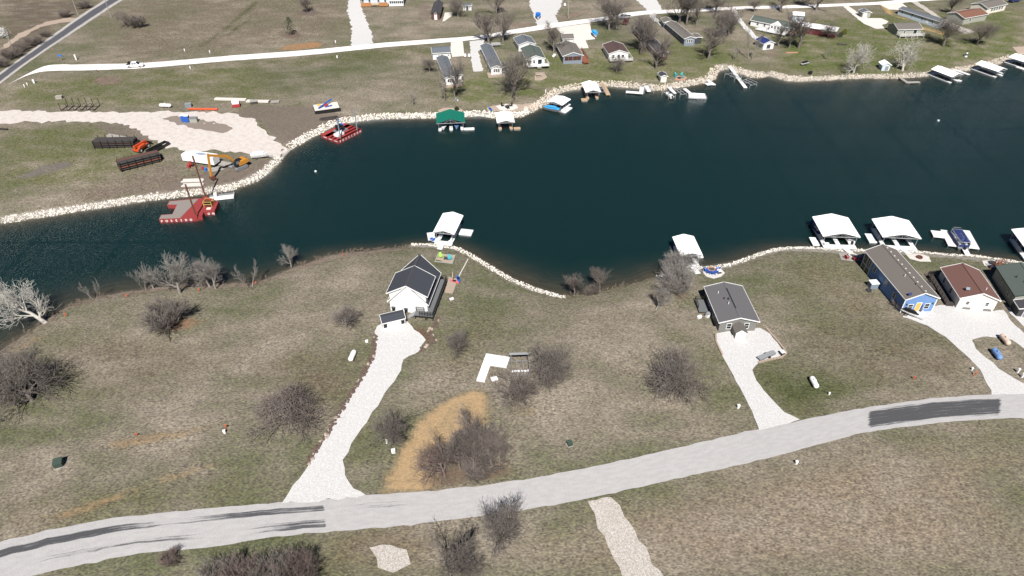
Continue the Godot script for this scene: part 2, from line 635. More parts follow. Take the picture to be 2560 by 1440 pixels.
# ---------------------------------------------------------------- trees
class Grower:
	var tv := PackedVector3Array()
	var tn := PackedVector3Array()
	var cv := PackedVector3Array()
	var cn := PackedVector3Array()
	var r := RandomNumberGenerator.new()
	var o := {}
	func limb(a: Vector3, b: Vector3, r0: float, r1: float, fine: bool) -> void:
		var z := (b - a).normalized()
		var up := Vector3.UP if absf(z.y) < 0.9 else Vector3.RIGHT
		var x := up.cross(z).normalized()
		var y := z.cross(x)
		var k := 3 if fine else 6
		for i in k:
			var t0 := TAU * i / k
			var t1 := TAU * (i + 1) / k
			var e0 := x * cos(t0) + y * sin(t0)
			var e1 := x * cos(t1) + y * sin(t1)
			var p := PackedVector3Array([a + e0 * r0, b + e1 * r1, a + e1 * r0, a + e0 * r0, b + e0 * r1, b + e1 * r1])
			var q := PackedVector3Array([e0, e1, e1, e0, e0, e1])
			if fine:
				cv.append_array(p); cn.append_array(q)
			else:
				tv.append_array(p); tn.append_array(q)
	func grow(a: Vector3, dir: Vector3, length: float, rad: float, level: int) -> void:
		var top: int = o.levels
		var k := 4 if level == 0 else 3 if level <= 2 else 2
		var p := a
		var d := dir
		var bend: float = o.bend
		for s in k:
			var step := length / k
			d = (d + Vector3(r.randf_range(-1, 1), r.randf_range(-0.8, 1) , r.randf_range(-1, 1)) * bend + Vector3.UP * (o.lift if level > 0 else 0.05)).normalized()
			var q := p + d * step
			var f0 := 1.0 - 0.75 * float(s) / k
			var f1 := 1.0 - 0.75 * float(s + 1) / k
			limb(p, q, maxf(rad * f0, o.thin), maxf(rad * f1, o.thin), level > 1)
			p = q
			if level < top:
				var start: float = o.bare if level == 0 else 0.25
				if float(s + 1) / k > start:
					var many: int = o.kids[level]
					for c in many:
						var spin := r.randf() * TAU
						var side := d.cross(Vector3(cos(spin), r.randf_range(-0.3, 0.3), sin(spin))).normalized()
						var ang: float = r.randf_range(o.fan[0], o.fan[1])
						var nd := (d * cos(ang) + side * sin(ang)).normalized()
						var back := p - d * step * r.randf_range(0.0, 0.8)
						grow(back, nd, length * r.randf_range(o.shrink[0], o.shrink[1]) * (1.0 - 0.25 * s / k), rad * f1 * (0.72 if level < 2 else 0.6), level + 1)
	func built(v: PackedVector3Array, n: PackedVector3Array) -> ArrayMesh:
		var arr := []
		arr.resize(Mesh.ARRAY_MAX)
		arr[Mesh.ARRAY_VERTEX] = v
		arr[Mesh.ARRAY_NORMAL] = n
		var m := ArrayMesh.new()
		m.add_surface_from_arrays(Mesh.PRIMITIVE_TRIANGLES, arr)
		return m
var KINDS := {
	"round": {"h": 3.4, "rad": 0.21, "bare": 0.3, "kids": [3, 2, 2, 2], "fan": [0.45, 0.95], "shrink": [0.62, 0.88], "levels": 4, "bend": 0.16, "lift": 0.10, "thin": 0.012, "stems": 1},
	"tall": {"h": 5.0, "rad": 0.21, "bare": 0.4, "kids": [3, 2, 2, 2], "fan": [0.3, 0.75], "shrink": [0.5, 0.75], "levels": 4, "bend": 0.14, "lift": 0.14, "thin": 0.012, "stems": 1},
	"bush": {"h": 2.6, "rad": 0.055, "bare": 0.1, "kids": [2, 2, 1], "fan": [0.2, 0.6], "shrink": [0.5, 0.8], "levels": 3, "bend": 0.13, "lift": 0.06, "thin": 0.012, "stems": 15},
	"wide": {"h": 2.9, "rad": 0.24, "bare": 0.15, "kids": [3, 2, 2, 2], "fan": [0.6, 1.2], "shrink": [0.7, 0.95], "levels": 4, "bend": 0.2, "lift": 0.05, "thin": 0.013, "stems": 1},
	"pale": {"h": 4.6, "rad": 0.3, "bare": 0.2, "kids": [2, 2, 2, 1], "fan": [0.5, 1.0], "shrink": [0.55, 0.85], "levels": 4, "bend": 0.26, "lift": 0.06, "thin": 0.016, "stems": 1},
	"sapling": {"h": 3.6, "rad": 0.08, "bare": 0.25, "kids": [2, 2, 2], "fan": [0.3, 0.8], "shrink": [0.4, 0.6], "levels": 3, "bend": 0.12, "lift": 0.12, "thin": 0.012, "stems": 2},
}
var tree_meshes := {}
func tree_kind(kind: String, variant: int) -> Array:
	var key := "%s%d" % [kind, variant]
	if not tree_meshes.has(key):
		var t := Grower.new()
		t.r.seed = hash(key)
		t.o = KINDS[kind]
		var stems: int = t.o.stems
		for s in stems:
			var spin := TAU * s / stems + t.r.randf() * 0.8
			var lean := 0.04 if stems == 1 else t.r.randf_range(0.15, 0.75)
			var foot := Vector3(cos(spin), 0, sin(spin)) * (0.0 if stems == 1 else t.r.randf_range(0.05, 0.5))
			t.grow(foot - Vector3(0, 0.15, 0), (Vector3.UP + Vector3(cos(spin), 0, sin(spin)) * lean).normalized(), t.o.h, t.o.rad, 0)
		var hi := 0.1
		var far := []
		for i in range(0, t.cv.size(), 6):
			hi = maxf(hi, t.cv[i].y)
			far.append(Vector2(t.cv[i].x, t.cv[i].z).length())
		far.sort()
		tree_meshes[key] = [t.built(t.tv, t.tn), t.built(t.cv, t.cn), hi, 2.0 * far[int(far.size() * 0.96)]]
	return tree_meshes[key]
func tree(called: String, kind: String, variant: int, x: float, z: float, tall: float, wide: float, mt: String, label: String, group := "", lean := Vector2.ZERO) -> void:
	var m := tree_kind(kind, variant)
	var o := thing(called, label, "bush" if called.contains("bush") else "tree", g3(x, z, -0.05), fmod(absf(x * 7.3 + z * 3.1), TAU), group)
	var s: float = tall / m[2]
	var w: float = wide / m[3]
	o.basis = Basis.from_euler(Vector3(lean.y, 0, -lean.x)) * Basis(Vector3.UP, o.rotation.y) * Basis.from_scale(Vector3(w, s, w))
	meshed("trunk", m[0], M[mt + "_bark"], o)
	meshed("crown", m[1], M[mt], o)

var SHORE := pv([-127.47, -143.80, -115.70, -147.92, -105.68, -151.41, -94.90, -155.23, -86.47, -157.08, -80.40, -158.75, -75.09, -160.44, -70.07, -165.23, -68.13, -170.00, -66.71, -175.92, -66.54, -179.62, -65.56, -183.95, -62.69, -189.23, -61.10, -192.78, -59.21, -195.30, -54.93, -202.85, -50.79, -203.15, -47.88, -204.65, -43.60, -205.86, -37.23, -206.17, -24.45, -206.78, -14.85, -207.71, -10.09, -208.33, -5.53, -206.48, 0.00, -206.78, 3.23, -207.71, 6.53, -211.15, 10.63, -215.98, 12.82, -220.31, 15.38, -225.46, 17.30, -227.93, 24.49, -231.16, 33.82, -233.36, 42.08, -231.89, 48.68, -229.36, 53.61, -229.72, 61.59, -233.36, 69.02, -236.33, 73.04, -240.14, 76.37, -248.03, 79.53, -250.07, 81.34, -248.44, 83.98, -244.43, 86.76, -241.30, 89.54, -240.91, 93.12, -243.25, 94.95, -242.07, 98.80, -238.22, 103.97, -237.84, 113.39, -238.99, 124.93, -240.91, 139.20, -240.52, 151.13, -242.86, 161.46, -246.02, 172.44, -250.07, 183.41, -255.07, 189.64, -259.35, 197.57, -262.41, 226.67, -273.84, 244.92, -265.99, 166.16, -143.61, 138.61, -128.26, 117.63, -127.16, 111.51, -129.22, 107.01, -130.18, 102.04, -130.50, 95.38, -131.64, 92.43, -131.97, 83.15, -132.30, 78.15, -132.30, 70.35, -133.46, 65.37, -133.30, 61.23, -132.47, 57.33, -130.67, 52.91, -128.10, 48.57, -126.22, 41.94, -125.14, 38.27, -124.07, 32.20, -121.82, 28.34, -119.91, 24.55, -118.04, 19.13, -116.48, 14.70, -115.37, 11.89, -114.68, 8.66, -115.78, 4.82, -117.75, 0.00, -120.94, -3.72, -124.68, -6.63, -127.47, -8.86, -130.02, -11.19, -131.81, -12.79, -133.30, -16.06, -133.96, -19.56, -134.81, -24.05, -134.81, -25.34, -133.63, -27.48, -132.63, -30.41, -132.63, -33.23, -131.97, -37.50, -131.15, -42.02, -130.34, -46.02, -127.47, -49.20, -125.45, -52.15, -122.87, -56.59, -119.62, -60.78, -118.90, -65.18, -118.90, -68.97, -119.62, -72.16, -119.19, -76.00, -117.75, -80.08, -117.05, -84.00, -116.06, -88.72, -114.68, -91.06, -113.31, -93.59, -111.56, -94.68, -109.59, -95.82, -107.02, -96.83, -103.91, -98.33, -101.26, -99.35, -99.16, -100.07, -97.44, -105.22, -90.90, -115.08, -82.93, -140.99, -88.83, -163.56, -120.64, -143.59, -138.24])
var PAINT := [
	[1, 0.262, 0.207, 0.152, 0.5, pv([10.29, -60.89, 86.83, -77.03, 70.50, -49.66, 6.66, -50.03])],
	[1, 0.366, 0.299, 0.22, 0.55, pv([0.00, -54.17, 6.96, -55.53, 8.41, -51.23, 1.11, -49.95, -2.24, -51.09])],
	[1, 0.232, 0.159, 0.0915, 0.6, pv([-76.18, -59.15, -62.13, -61.07, -40.65, -63.49, -35.38, -62.12, -58.32, -59.34, -73.89, -55.42])],
	[1, 0.207, 0.152, 0.104, 0.5, pv([-29.00, -55.69, -10.57, -57.30, -9.95, -49.83, -27.62, -49.81])],
	[1, 0.165, 0.128, 0.0915, 0.6, pv([-44.43, -92.92, -32.43, -97.20, -28.01, -89.59, -29.08, -79.90, -35.02, -81.69, -39.95, -84.52])],
	[1, 0.183, 0.14, 0.0976, 0.4, pv([-10.60, -106.14, -4.15, -109.03, -6.04, -93.15, -10.88, -86.83, -14.14, -90.95])],
	[1, 0.0854, 0.0952, 0.0415, 0.6, pv([44.38, -89.92, 56.16, -94.12, 60.67, -86.46, 67.90, -83.36, 50.04, -78.47, 45.74, -79.98])],
	[1, 0.0915, 0.104, 0.0439, 0.55, pv([50.91, -113.08, 55.54, -106.33, 57.01, -98.78, 52.38, -96.48, 50.25, -105.01])],
	[1, 0.104, 0.116, 0.0488, 0.5, pv([34.00, -104.88, 39.83, -98.79, 39.61, -82.93, 41.55, -77.34, 35.67, -78.32, 33.59, -87.87])],
	[1, 0.11, 0.122, 0.0488, 0.45, pv([-25.24, -66.60, -20.66, -69.74, -16.06, -80.99, -19.08, -82.86, -23.82, -77.29])],
	[1, 0.195, 0.165, 0.11, 0.5, pv([66.32, -128.41, 77.85, -125.08, 77.37, -106.02, 66.34, -104.81, 58.62, -115.93])],
	[1, 0.177, 0.14, 0.1, 0.5, pv([57.06, -101.22, 79.01, -106.03, 85.49, -95.14, 85.30, -86.54, 62.81, -86.42])],
	[1, 0.128, 0.137, 0.0573, 0.45, pv([-174.53, -225.77, -152.08, -235.33, -94.23, -248.77, -76.43, -215.36, -125.48, -207.67, -164.70, -208.69])],
	[1, 0.116, 0.134, 0.0488, 0.6, pv([101.32, -295.72, 230.22, -319.41, 197.88, -263.11, 148.41, -243.61, 96.91, -241.73])],
	[1, 0.122, 0.137, 0.0512, 0.5, pv([-25.56, -220.66, -12.05, -256.36, 18.32, -260.75, 85.49, -285.89, 90.47, -244.76, 59.43, -235.15, 10.85, -222.53, -10.43, -210.97])],
	[1, 0.152, 0.12, 0.0952, 0.7, pv([-234.79, -327.99, -189.95, -329.77, -186.36, -297.74, -184.44, -258.23, -183.74, -241.66])],
	[1, 0.183, 0.149, 0.11, 0.5, pv([-172.38, -293.09, -174.73, -328.89, -75.05, -327.33, -66.26, -280.01, -145.12, -251.12])],
	[1, 0.128, 0.134, 0.0549, 0.4, pv([-155.64, -193.48, -119.82, -194.92, -95.35, -169.59, -119.78, -158.87, -134.46, -156.79])],
	[1, 0.189, 0.152, 0.122, 0.6, pv([-101.29, -173.53, -72.82, -175.43, -70.58, -167.32, -90.73, -156.82, -110.81, -150.62, -117.04, -153.33])],
	[1, 0.104, 0.11, 0.0488, 0.45, pv([-127.04, -243.04, -31.26, -268.93, -30.14, -256.49, -93.08, -244.83, -124.54, -236.93])],
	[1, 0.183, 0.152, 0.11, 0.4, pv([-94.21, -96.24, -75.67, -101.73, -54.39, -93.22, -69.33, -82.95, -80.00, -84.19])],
	[0, 0.15, 0.112, 0.072, 1, pv([-127.46, -143.79, -115.69, -147.92, -105.67, -151.41, -94.90, -155.22, -86.47, -157.07, -80.39, -158.74, -75.09, -160.44, -70.07, -165.23, -68.12, -169.99, -66.70, -175.92, -66.54, -179.62, -65.56, -183.94, -62.69, -189.22, -61.10, -192.78, -59.21, -195.29, -54.92, -202.84, -50.79, -203.14, -47.88, -204.64, -43.60, -205.86, -37.23, -206.16, -24.45, -206.78, -14.85, -207.70, -10.09, -208.32, -5.53, -206.47, 0.00, -206.78, 3.23, -207.70, 6.53, -211.14, 10.63, -215.98, 12.82, -220.30, 15.38, -225.45, 17.30, -227.92, 24.49, -231.16, 33.82, -233.35, 42.08, -231.88, 48.68, -229.35, 53.61, -229.71, 61.59, -233.35, 69.02, -236.33, 73.04, -240.13, 76.36, -248.03, 79.53, -250.06, 81.34, -248.43, 83.98, -244.42, 86.76, -241.29, 89.54, -240.90, 93.12, -243.24, 94.95, -242.07, 98.79, -238.22, 103.96, -237.84, 113.39, -238.98, 124.92, -240.90, 139.19, -240.52, 151.13, -242.85, 161.46, -246.01, 172.43, -250.06, 183.41, -255.06, 189.63, -259.34, 197.56, -262.40, 226.66, -273.83, 244.91, -265.98, 166.16, -143.61, 138.60, -128.25, 117.59, -127.11, 111.49, -129.19, 107.00, -130.17, 102.02, -130.48, 95.37, -131.63, 92.42, -131.96, 83.14, -132.29, 78.14, -132.28, 70.34, -133.45, 65.36, -133.29, 61.23, -132.46, 57.32, -130.66, 52.91, -128.10, 48.57, -126.21, 41.93, -125.13, 38.27, -124.07, 32.20, -121.82, 28.34, -119.91, 24.55, -118.03, 19.13, -116.48, 14.70, -115.36, 11.89, -114.67, 8.66, -115.78, 4.82, -117.75, 0.00, -120.93, -3.72, -124.68, -6.63, -127.47, -8.86, -130.01, -11.19, -131.80, -12.79, -133.29, -16.06, -133.95, -19.56, -134.79, -24.05, -134.80, -25.33, -133.62, -27.48, -132.62, -30.40, -132.62, -33.22, -131.96, -37.49, -131.14, -42.01, -130.33, -46.02, -127.46, -49.20, -125.44, -52.15, -122.86, -56.58, -119.61, -60.78, -118.89, -65.18, -118.89, -68.96, -119.61, -72.16, -119.18, -75.99, -117.74, -80.07, -117.04, -83.99, -116.05, -88.71, -114.67, -91.05, -113.29, -93.58, -111.55, -94.67, -109.58, -95.81, -107.01, -96.82, -103.90, -98.32, -101.25, -99.34, -99.15, -100.05, -97.43, -105.21, -90.89, -115.06, -82.92, -140.98, -88.82, -163.56, -120.64, -143.58, -138.24])],
	[0, 0.42, 0.3, 0.17, 0.97, pv([-19.49, -63.17, -19.58, -65.84, -19.05, -69.74, -18.12, -72.60, -16.87, -76.02, -15.17, -79.15, -12.65, -81.94, -9.28, -84.34, -5.75, -85.50, -4.14, -84.30, -3.77, -80.93, -3.53, -77.09, -8.07, -75.54, -10.51, -72.15, -12.44, -68.13, -11.57, -65.43, -12.33, -63.58])],
	[0, 0.17, 0.12, 0.085, 0.65, pv([-12.05, -67.35, -6.49, -70.49, -0.65, -69.68, 0.63, -66.95, -6.25, -65.42, -11.74, -63.87])],
	[0, 0.25, 0.15, 0.095, 0.5, pv([-72.47, -105.49, -66.45, -106.79, -61.89, -105.50, -64.77, -102.37, -69.32, -101.75])],
	[0, 0.3, 0.22, 0.14, 0.5, pv([1.39, -80.89, 4.87, -80.69, 4.48, -79.21, 2.07, -79.50])],
	[0, 0.2, 0.14, 0.1, 0.5, pv([34.96, -113.88, 38.56, -114.83, 37.18, -112.35, 34.80, -110.98])],
	[0, 0.34, 0.23, 0.13, 0.55, pv([-67.30, -73.24, -54.41, -75.66, -49.12, -77.90, -53.24, -74.35, -63.92, -71.46])],
	[0, 0.34, 0.23, 0.13, 0.55, pv([-68.90, -59.04, -63.88, -60.94, -58.41, -63.58, -54.58, -64.71, -59.43, -61.77, -66.13, -58.33])],
	[0, 0.34, 0.23, 0.13, 0.55, pv([-56.13, -65.44, -48.56, -68.62, -45.90, -68.27, -53.51, -65.09])],
	[0, 0.3, 0.19, 0.11, 0.5, pv([-97.72, -96.66, -94.71, -101.15, -93.09, -104.13, -92.55, -100.30, -94.21, -96.24])],
	[0, 0.13, 0.062, 0.048, 0.85, pv([-19.12, -102.33, -18.21, -102.73, -16.51, -100.04, -15.14, -98.68, -16.29, -97.73, -17.33, -98.85, -18.51, -100.33])],
	[0, 0.26, 0.2, 0.165, 0.6, pv([-23.92, -135.31, -25.38, -133.96, -30.48, -133.13, -37.59, -131.64, -46.13, -127.94, -52.27, -123.31, -56.76, -120.20, -65.28, -119.18, -72.33, -119.62, -80.26, -117.47, -88.92, -115.09, -93.79, -111.96, -96.02, -107.40, -98.53, -101.62, -100.27, -97.78, -98.86, -95.88, -96.67, -99.57, -94.38, -105.57, -92.01, -109.81, -87.10, -112.71, -79.13, -115.28, -71.22, -117.19, -64.20, -116.57, -55.77, -117.42, -51.41, -120.61, -45.34, -125.09, -36.97, -128.84, -29.97, -130.29, -23.42, -131.64])],
	[0, 0.07, 0.08, 0.035, 0.55, pv([-116.66, -325.71, -114.86, -324.54, -115.89, -299.49, -117.75, -284.39, -120.20, -266.07, -121.46, -266.55, -119.20, -286.31])],
	[0, 0.07, 0.08, 0.035, 0.55, pv([-112.02, -304.86, -114.04, -293.47, -116.14, -279.50, -114.03, -280.47, -111.39, -298.64])],
	[0, 0.07, 0.08, 0.035, 0.55, pv([-28.68, -260.55, -27.40, -233.99, -26.63, -214.63, -26.05, -214.06, -26.42, -233.95])],
	[0, 0.07, 0.08, 0.035, 0.55, pv([68.03, -96.38, 70.06, -95.76, 72.39, -95.86, 73.92, -96.68, 73.39, -95.86, 71.70, -95.16, 69.43, -95.19])],
	[0, 0.07, 0.08, 0.035, 0.55, pv([62.51, -102.10, 64.18, -102.31, 64.44, -101.55, 62.93, -101.09])],
	[0, 0.2, 0.155, 0.125, 0.5, pv([-6.74, -101.24, -5.94, -101.01, -8.68, -93.15, -11.42, -84.34, -12.13, -84.34, -9.78, -92.60])],
	[0, 0.2, 0.155, 0.125, 0.5, pv([-3.27, -106.38, -2.69, -106.13, -5.82, -97.68, -6.60, -97.68])],
	[0, 0.3, 0.24, 0.19, 0.5, pv([80.94, -99.97, 81.77, -99.74, 82.99, -98.56, 82.41, -98.20, 80.92, -99.12])],
	[0, 0.21, 0.15, 0.12, 0.6, pv([21.56, -90.82, 23.02, -90.62, 22.97, -89.27, 21.69, -89.05])],
	[0, 0.185, 0.152, 0.125, 0.85, pv([-90.36, -202.01, -83.02, -211.04, -75.29, -211.03, -63.93, -211.94, -52.50, -206.12, -54.59, -203.16, -59.24, -195.47, -64.39, -186.42, -66.65, -183.92, -70.88, -189.31, -78.27, -198.82])],
	[0, 0.185, 0.152, 0.125, 0.8, pv([-81.60, -167.99, -76.80, -173.80, -70.69, -175.81, -67.68, -176.88, -69.12, -169.83, -73.28, -161.51, -82.85, -158.22, -94.49, -155.62, -101.93, -153.65, -95.91, -159.72, -89.91, -163.70])],
	[0, 0.2, 0.16, 0.125, 0.7, pv([-108.31, -199.85, -105.39, -201.96, -96.86, -199.19, -88.57, -196.58, -84.89, -193.36, -87.10, -190.20, -94.41, -192.36, -103.16, -196.24])],
	[0, 0.19, 0.155, 0.135, 0.65, pv([-128.95, -196.17, -116.74, -196.28, -106.00, -185.22, -110.89, -182.86, -119.84, -186.96, -123.47, -192.23])],
	[0, 0.17, 0.15, 0.14, 0.8, pv([-134.28, -163.97, -130.46, -171.11, -123.12, -173.23, -122.21, -170.28, -126.67, -166.02, -131.87, -163.54])],
	[0, 0.26, 0.22, 0.18, 0.6, pv([-128.50, -146.14, -111.68, -152.76, -94.85, -156.79, -77.58, -162.02, -77.26, -160.83, -94.60, -155.99, -111.12, -151.42, -127.77, -144.57])],
	[0, 0.23, 0.165, 0.14, 0.75, pv([-145.92, -232.75, -143.45, -234.95, -137.56, -234.40, -134.78, -231.99, -135.07, -227.47, -140.17, -226.60, -144.03, -229.72])],
	[0, 0.36, 0.205, 0.105, 0.8, pv([-90.53, -264.00, -87.75, -269.38, -77.71, -273.43, -73.68, -270.85, -74.79, -267.28, -83.21, -263.58])],
	[0, 0.17, 0.13, 0.115, 0.6, pv([-94.67, -310.26, -90.42, -314.64, -84.24, -310.81, -84.75, -305.23, -89.76, -304.40])],
	[0, 0.17, 0.12, 0.1, 0.6, pv([-93.11, -280.98, -87.35, -283.92, -84.06, -280.32, -87.16, -276.52, -91.22, -276.81])],
	[0, 0.22, 0.17, 0.145, 0.6, pv([-41.70, -323.08, -36.30, -323.40, -34.88, -299.05, -39.17, -299.31])],
	[0, 0.42, 0.29, 0.13, 0.9, pv([166.56, -323.31, 170.63, -321.31, 166.82, -306.44, 170.13, -304.07, 170.20, -300.40, 166.33, -305.34, 164.17, -310.51])],
	[0, 0.42, 0.29, 0.13, 0.9, pv([171.40, -293.75, 176.46, -288.62, 178.84, -283.49, 175.74, -282.16, 169.73, -290.18])],
	[0, 0.25, 0.19, 0.15, 0.6, pv([0.00, -297.26, 9.25, -294.41, 8.25, -287.78, 0.33, -289.10])],
	[0, 0.25, 0.19, 0.15, 0.6, pv([18.92, -302.75, 33.96, -317.39, 35.15, -311.00, 20.30, -296.73])],
	[0, 0.2, 0.15, 0.13, 0.6, pv([100.99, -270.99, 105.27, -269.53, 101.63, -260.11, 97.59, -259.33])],
	[0, 0.36, 0.33, 0.29, 0.85, pv([-128.50, -146.14, -116.53, -150.06, -95.56, -157.35, -80.93, -160.78, -73.87, -163.81, -69.34, -170.72, -67.68, -176.88, -66.42, -179.62, -66.81, -169.30, -69.93, -164.79, -75.02, -160.22, -94.72, -154.81, -115.59, -147.73, -127.35, -143.61])],
	[0, 0.36, 0.33, 0.29, 0.85, pv([-66.44, -185.49, -62.42, -193.60, -56.64, -200.88, -54.63, -203.48, -48.70, -206.11, -37.45, -208.34, -24.61, -209.18, -10.40, -210.31, 0.00, -209.00, 6.58, -213.72, 12.28, -224.15, 16.70, -230.14, 24.60, -232.98, 33.97, -235.16, 42.26, -233.68, 50.27, -230.95, 61.93, -235.51, 69.53, -239.07, 73.78, -244.87, 76.78, -251.63, 80.27, -253.79, 84.40, -249.46, 90.39, -244.46, 95.91, -245.96, 99.64, -241.50, 108.03, -240.62, 125.48, -242.79, 139.76, -242.22, 152.11, -245.41, 173.26, -251.99, 190.40, -261.05, 198.11, -263.61, 197.04, -261.52, 189.14, -258.47, 171.99, -249.24, 150.75, -242.07, 124.61, -240.13, 103.71, -237.08, 98.55, -237.46, 92.89, -242.46, 86.65, -240.90, 81.14, -247.62, 76.17, -247.22, 72.86, -239.36, 61.44, -232.62, 48.56, -228.63, 33.74, -232.62, 17.26, -227.21, 12.79, -219.63, 6.52, -210.51, 0.00, -206.16, -14.81, -207.08, -37.15, -205.55, -50.68, -202.54, -59.09, -194.73, -62.56, -188.69])],
	[0, 0.36, 0.33, 0.29, 0.85, pv([11.77, -113.21, 4.75, -115.52, 0.00, -118.66, -3.66, -121.87, -6.53, -124.95, -8.73, -127.50, -12.62, -131.03, -15.86, -131.84, -20.64, -131.94, -23.73, -132.56, -24.07, -134.97, -16.07, -134.13, -11.20, -131.97, -6.63, -127.63, 0.00, -121.08, 4.82, -117.89, 11.90, -114.81])],
	[0, 0.36, 0.33, 0.29, 0.85, pv([31.70, -119.35, 41.21, -122.30, 47.76, -123.50, 52.07, -125.47, 57.17, -128.33, 63.43, -130.67, 69.04, -130.29, 76.76, -129.32, 90.90, -129.23, 100.33, -127.75, 115.54, -124.29, 117.72, -127.31, 102.12, -130.66, 92.50, -132.13, 70.41, -133.63, 61.28, -132.63, 52.95, -128.26, 41.97, -125.29, 32.22, -121.97])],
]
func more_materials() -> void:
	for q in [["white_wall", .80, .80, .79], ["cream_wall", .74, .70, .62], ["blue_wall", .145, .27, .52], ["grey_wall", .19, .19, .175], ["tan_wall", .36, .33, .28], ["dark_wall", .05, .052, .06], ["brown_wall", .10, .045, .035], ["pale_blue_wall", .55, .64, .74], ["slate_wall", .21, .25, .30], ["sage_wall", .34, .35, .30], ["white_paint", .82, .82, .81], ["black_paint", .012, .012, .013], ["grey_paint", .25, .26, .27], ["yellow_paint", .62, .42, .10], ["orange_paint", .62, .10, .02], ["red_paint", .36, .035, .03], ["blue_paint", .02, .10, .42], ["navy", .015, .03, .14], ["teal_paint", .06, .38, .42], ["green_paint", .035, .06, .045], ["pale_green", .45, .56, .50], ["stained_wood", .42, .19, .07], ["grey_wood", .34, .32, .29], ["pale_wood", .52, .42, .31], ["dark_wood", .055, .045, .04], ["cedar_wood", .24, .085, .045], ["rubber", .012, .012, .012], ["tarp_blue", .012, .16, .55], ["tarp_sky", .05, .36, .68], ["canvas_white", .82, .82, .82], ["maroon", .10, .012, .015], ["lime", .35, .60, .10], ["pink", .75, .16, .18], ["leaf_litter", .16, .075, .05], ["evergreen", .03, .045, .016], ["yellow_green", .15, .16, .02], ["stone", .46, .41, .36], ["ember_stone", .42, .24, .16], ["barge_red", .27, .032, .032], ["rope", .5, .45, .35]]:
		mat(q[0], q[1], q[2], q[3], 0.75, "soft", 2.5)
	mat("dock_white", .78, .78, .77, 0.7, "soft", 3.0)
	mat("dock_tan", .52, .36, .22, 0.8, "grain", 3.0)
	mat("deck_grey", .15, .155, .16, 0.8, "grain", 2.0)
	mat("dry_brush", .27, .215, .16, 0.9)
	mat("worn_planks", .27, .235, .21, 0.9, "grain", 1.5)
	mat("dock_grey", .36, .34, .31, 0.85, "grain", 3.0)
	mat("wall_stone", .13, .088, .068, 0.9, "grain", 1.0)
	mat("wall_stone_pale", .42, .34, .28, 0.9, "grain", 1.0)
	mat("galvanized", .48, .49, .50, 0.5, "soft", 2.0, 0.4)
	mat("tarnished", .30, .30, .31, 0.6, "grain", 2.0, 0.3)
	mat("chrome", .55, .56, .58, 0.25, "", 1.0, 0.9)
	mat("glass", .012, .018, .024, 0.08)
	mat("glass_grey", .12, .15, .17, 0.12)
	mat("car_white", .80, .80, .80, 0.3)
	mat("car_silver", .42, .43, .45, 0.35, "", 1.0, 0.4)
	mat("machine_yellow", .55, .24, .03, 0.45, "soft", 1.0)
	mat("machine_orange", .60, .085, .025, 0.45, "soft", 1.0)
	mat("machine_black", .014, .014, .015, 0.5, "soft", 1.0)
	mat("rust", .16, .055, .032, 0.85, "grain", 1.2)
	mat("pipe_black", .026, .022, .021, 0.7, "grain", 1.0)
	mat("metal_white", .86, .86, .86, 0.55, "", 1.0, 0.0, 0.4)
	mat("metal_green", .006, .155, .105, 0.5, "soft", 4.0)
	mat("rust_white", .70, .55, .44, 0.7, "grain", 1.5)
	for q in [["roof_black", .042, .046, .060], ["roof_grey", .125, .12, .125], ["roof_brown", .155, .135, .12], ["roof_red", .155, .075, .062], ["roof_green", .085, .105, .092], ["roof_slate", .12, .135, .155], ["roof_tan", .15, .135, .12], ["roof_maroon", .085, .05, .046], ["roof_rust", .19, .085, .055], ["roof_dark", .055, .052, .058]]:
		mat(q[0], q[1] * 1.2, q[2] * 1.2, q[3] * 1.2, 0.9, "shingle", 1.6)

# ---------------------------------------------------------------- buildings: local +z is the end nearer the water's open side of the picture, x across
func face_basis(face: String, w: float, l: float) -> Transform3D:
	match face:
		"f": return Transform3D(Basis.IDENTITY, Vector3(0, 0, l * 0.5))
		"b": return Transform3D(Basis(Vector3.UP, PI), Vector3(0, 0, -l * 0.5))
		"l": return Transform3D(Basis(Vector3.UP, -PI / 2), Vector3(-w * 0.5, 0, 0))
	return Transform3D(Basis(Vector3.UP, PI / 2), Vector3(w * 0.5, 0, 0))
func window(o: Node3D, at: Transform3D, u: float, y: float, w: float, h: float, frame := "white_paint", bars := 1) -> void:
	var b := MB.new()
	var t := 0.09
	b.bx(-w / 2 - t, w / 2 + t, -h / 2 - t, -h / 2, -0.02, 0.06)
	b.bx(-w / 2 - t, w / 2 + t, h / 2, h / 2 + t, -0.02, 0.06)
	b.bx(-w / 2 - t, -w / 2, -h / 2, h / 2, -0.02, 0.06)
	b.bx(w / 2, w / 2 + t, -h / 2, h / 2, -0.02, 0.06)
	if bars > 0:
		b.bx(-w / 2, w / 2, -0.03, 0.03, -0.01, 0.045)
	if bars > 1:
		for i in bars - 1:
			var x := -w / 2 + w * (i + 1) / bars
			b.bx(x - 0.03, x + 0.03, -h / 2, h / 2, -0.01, 0.047)
	var f := part(o, "window", b, frame)
	f.transform = at * Transform3D(Basis.IDENTITY, Vector3(u, y, 0))
	b = MB.new()
	b.bx(-w / 2, w / 2, -h / 2, h / 2, -0.015, 0.025)
	part(f, "pane", b, "glass")
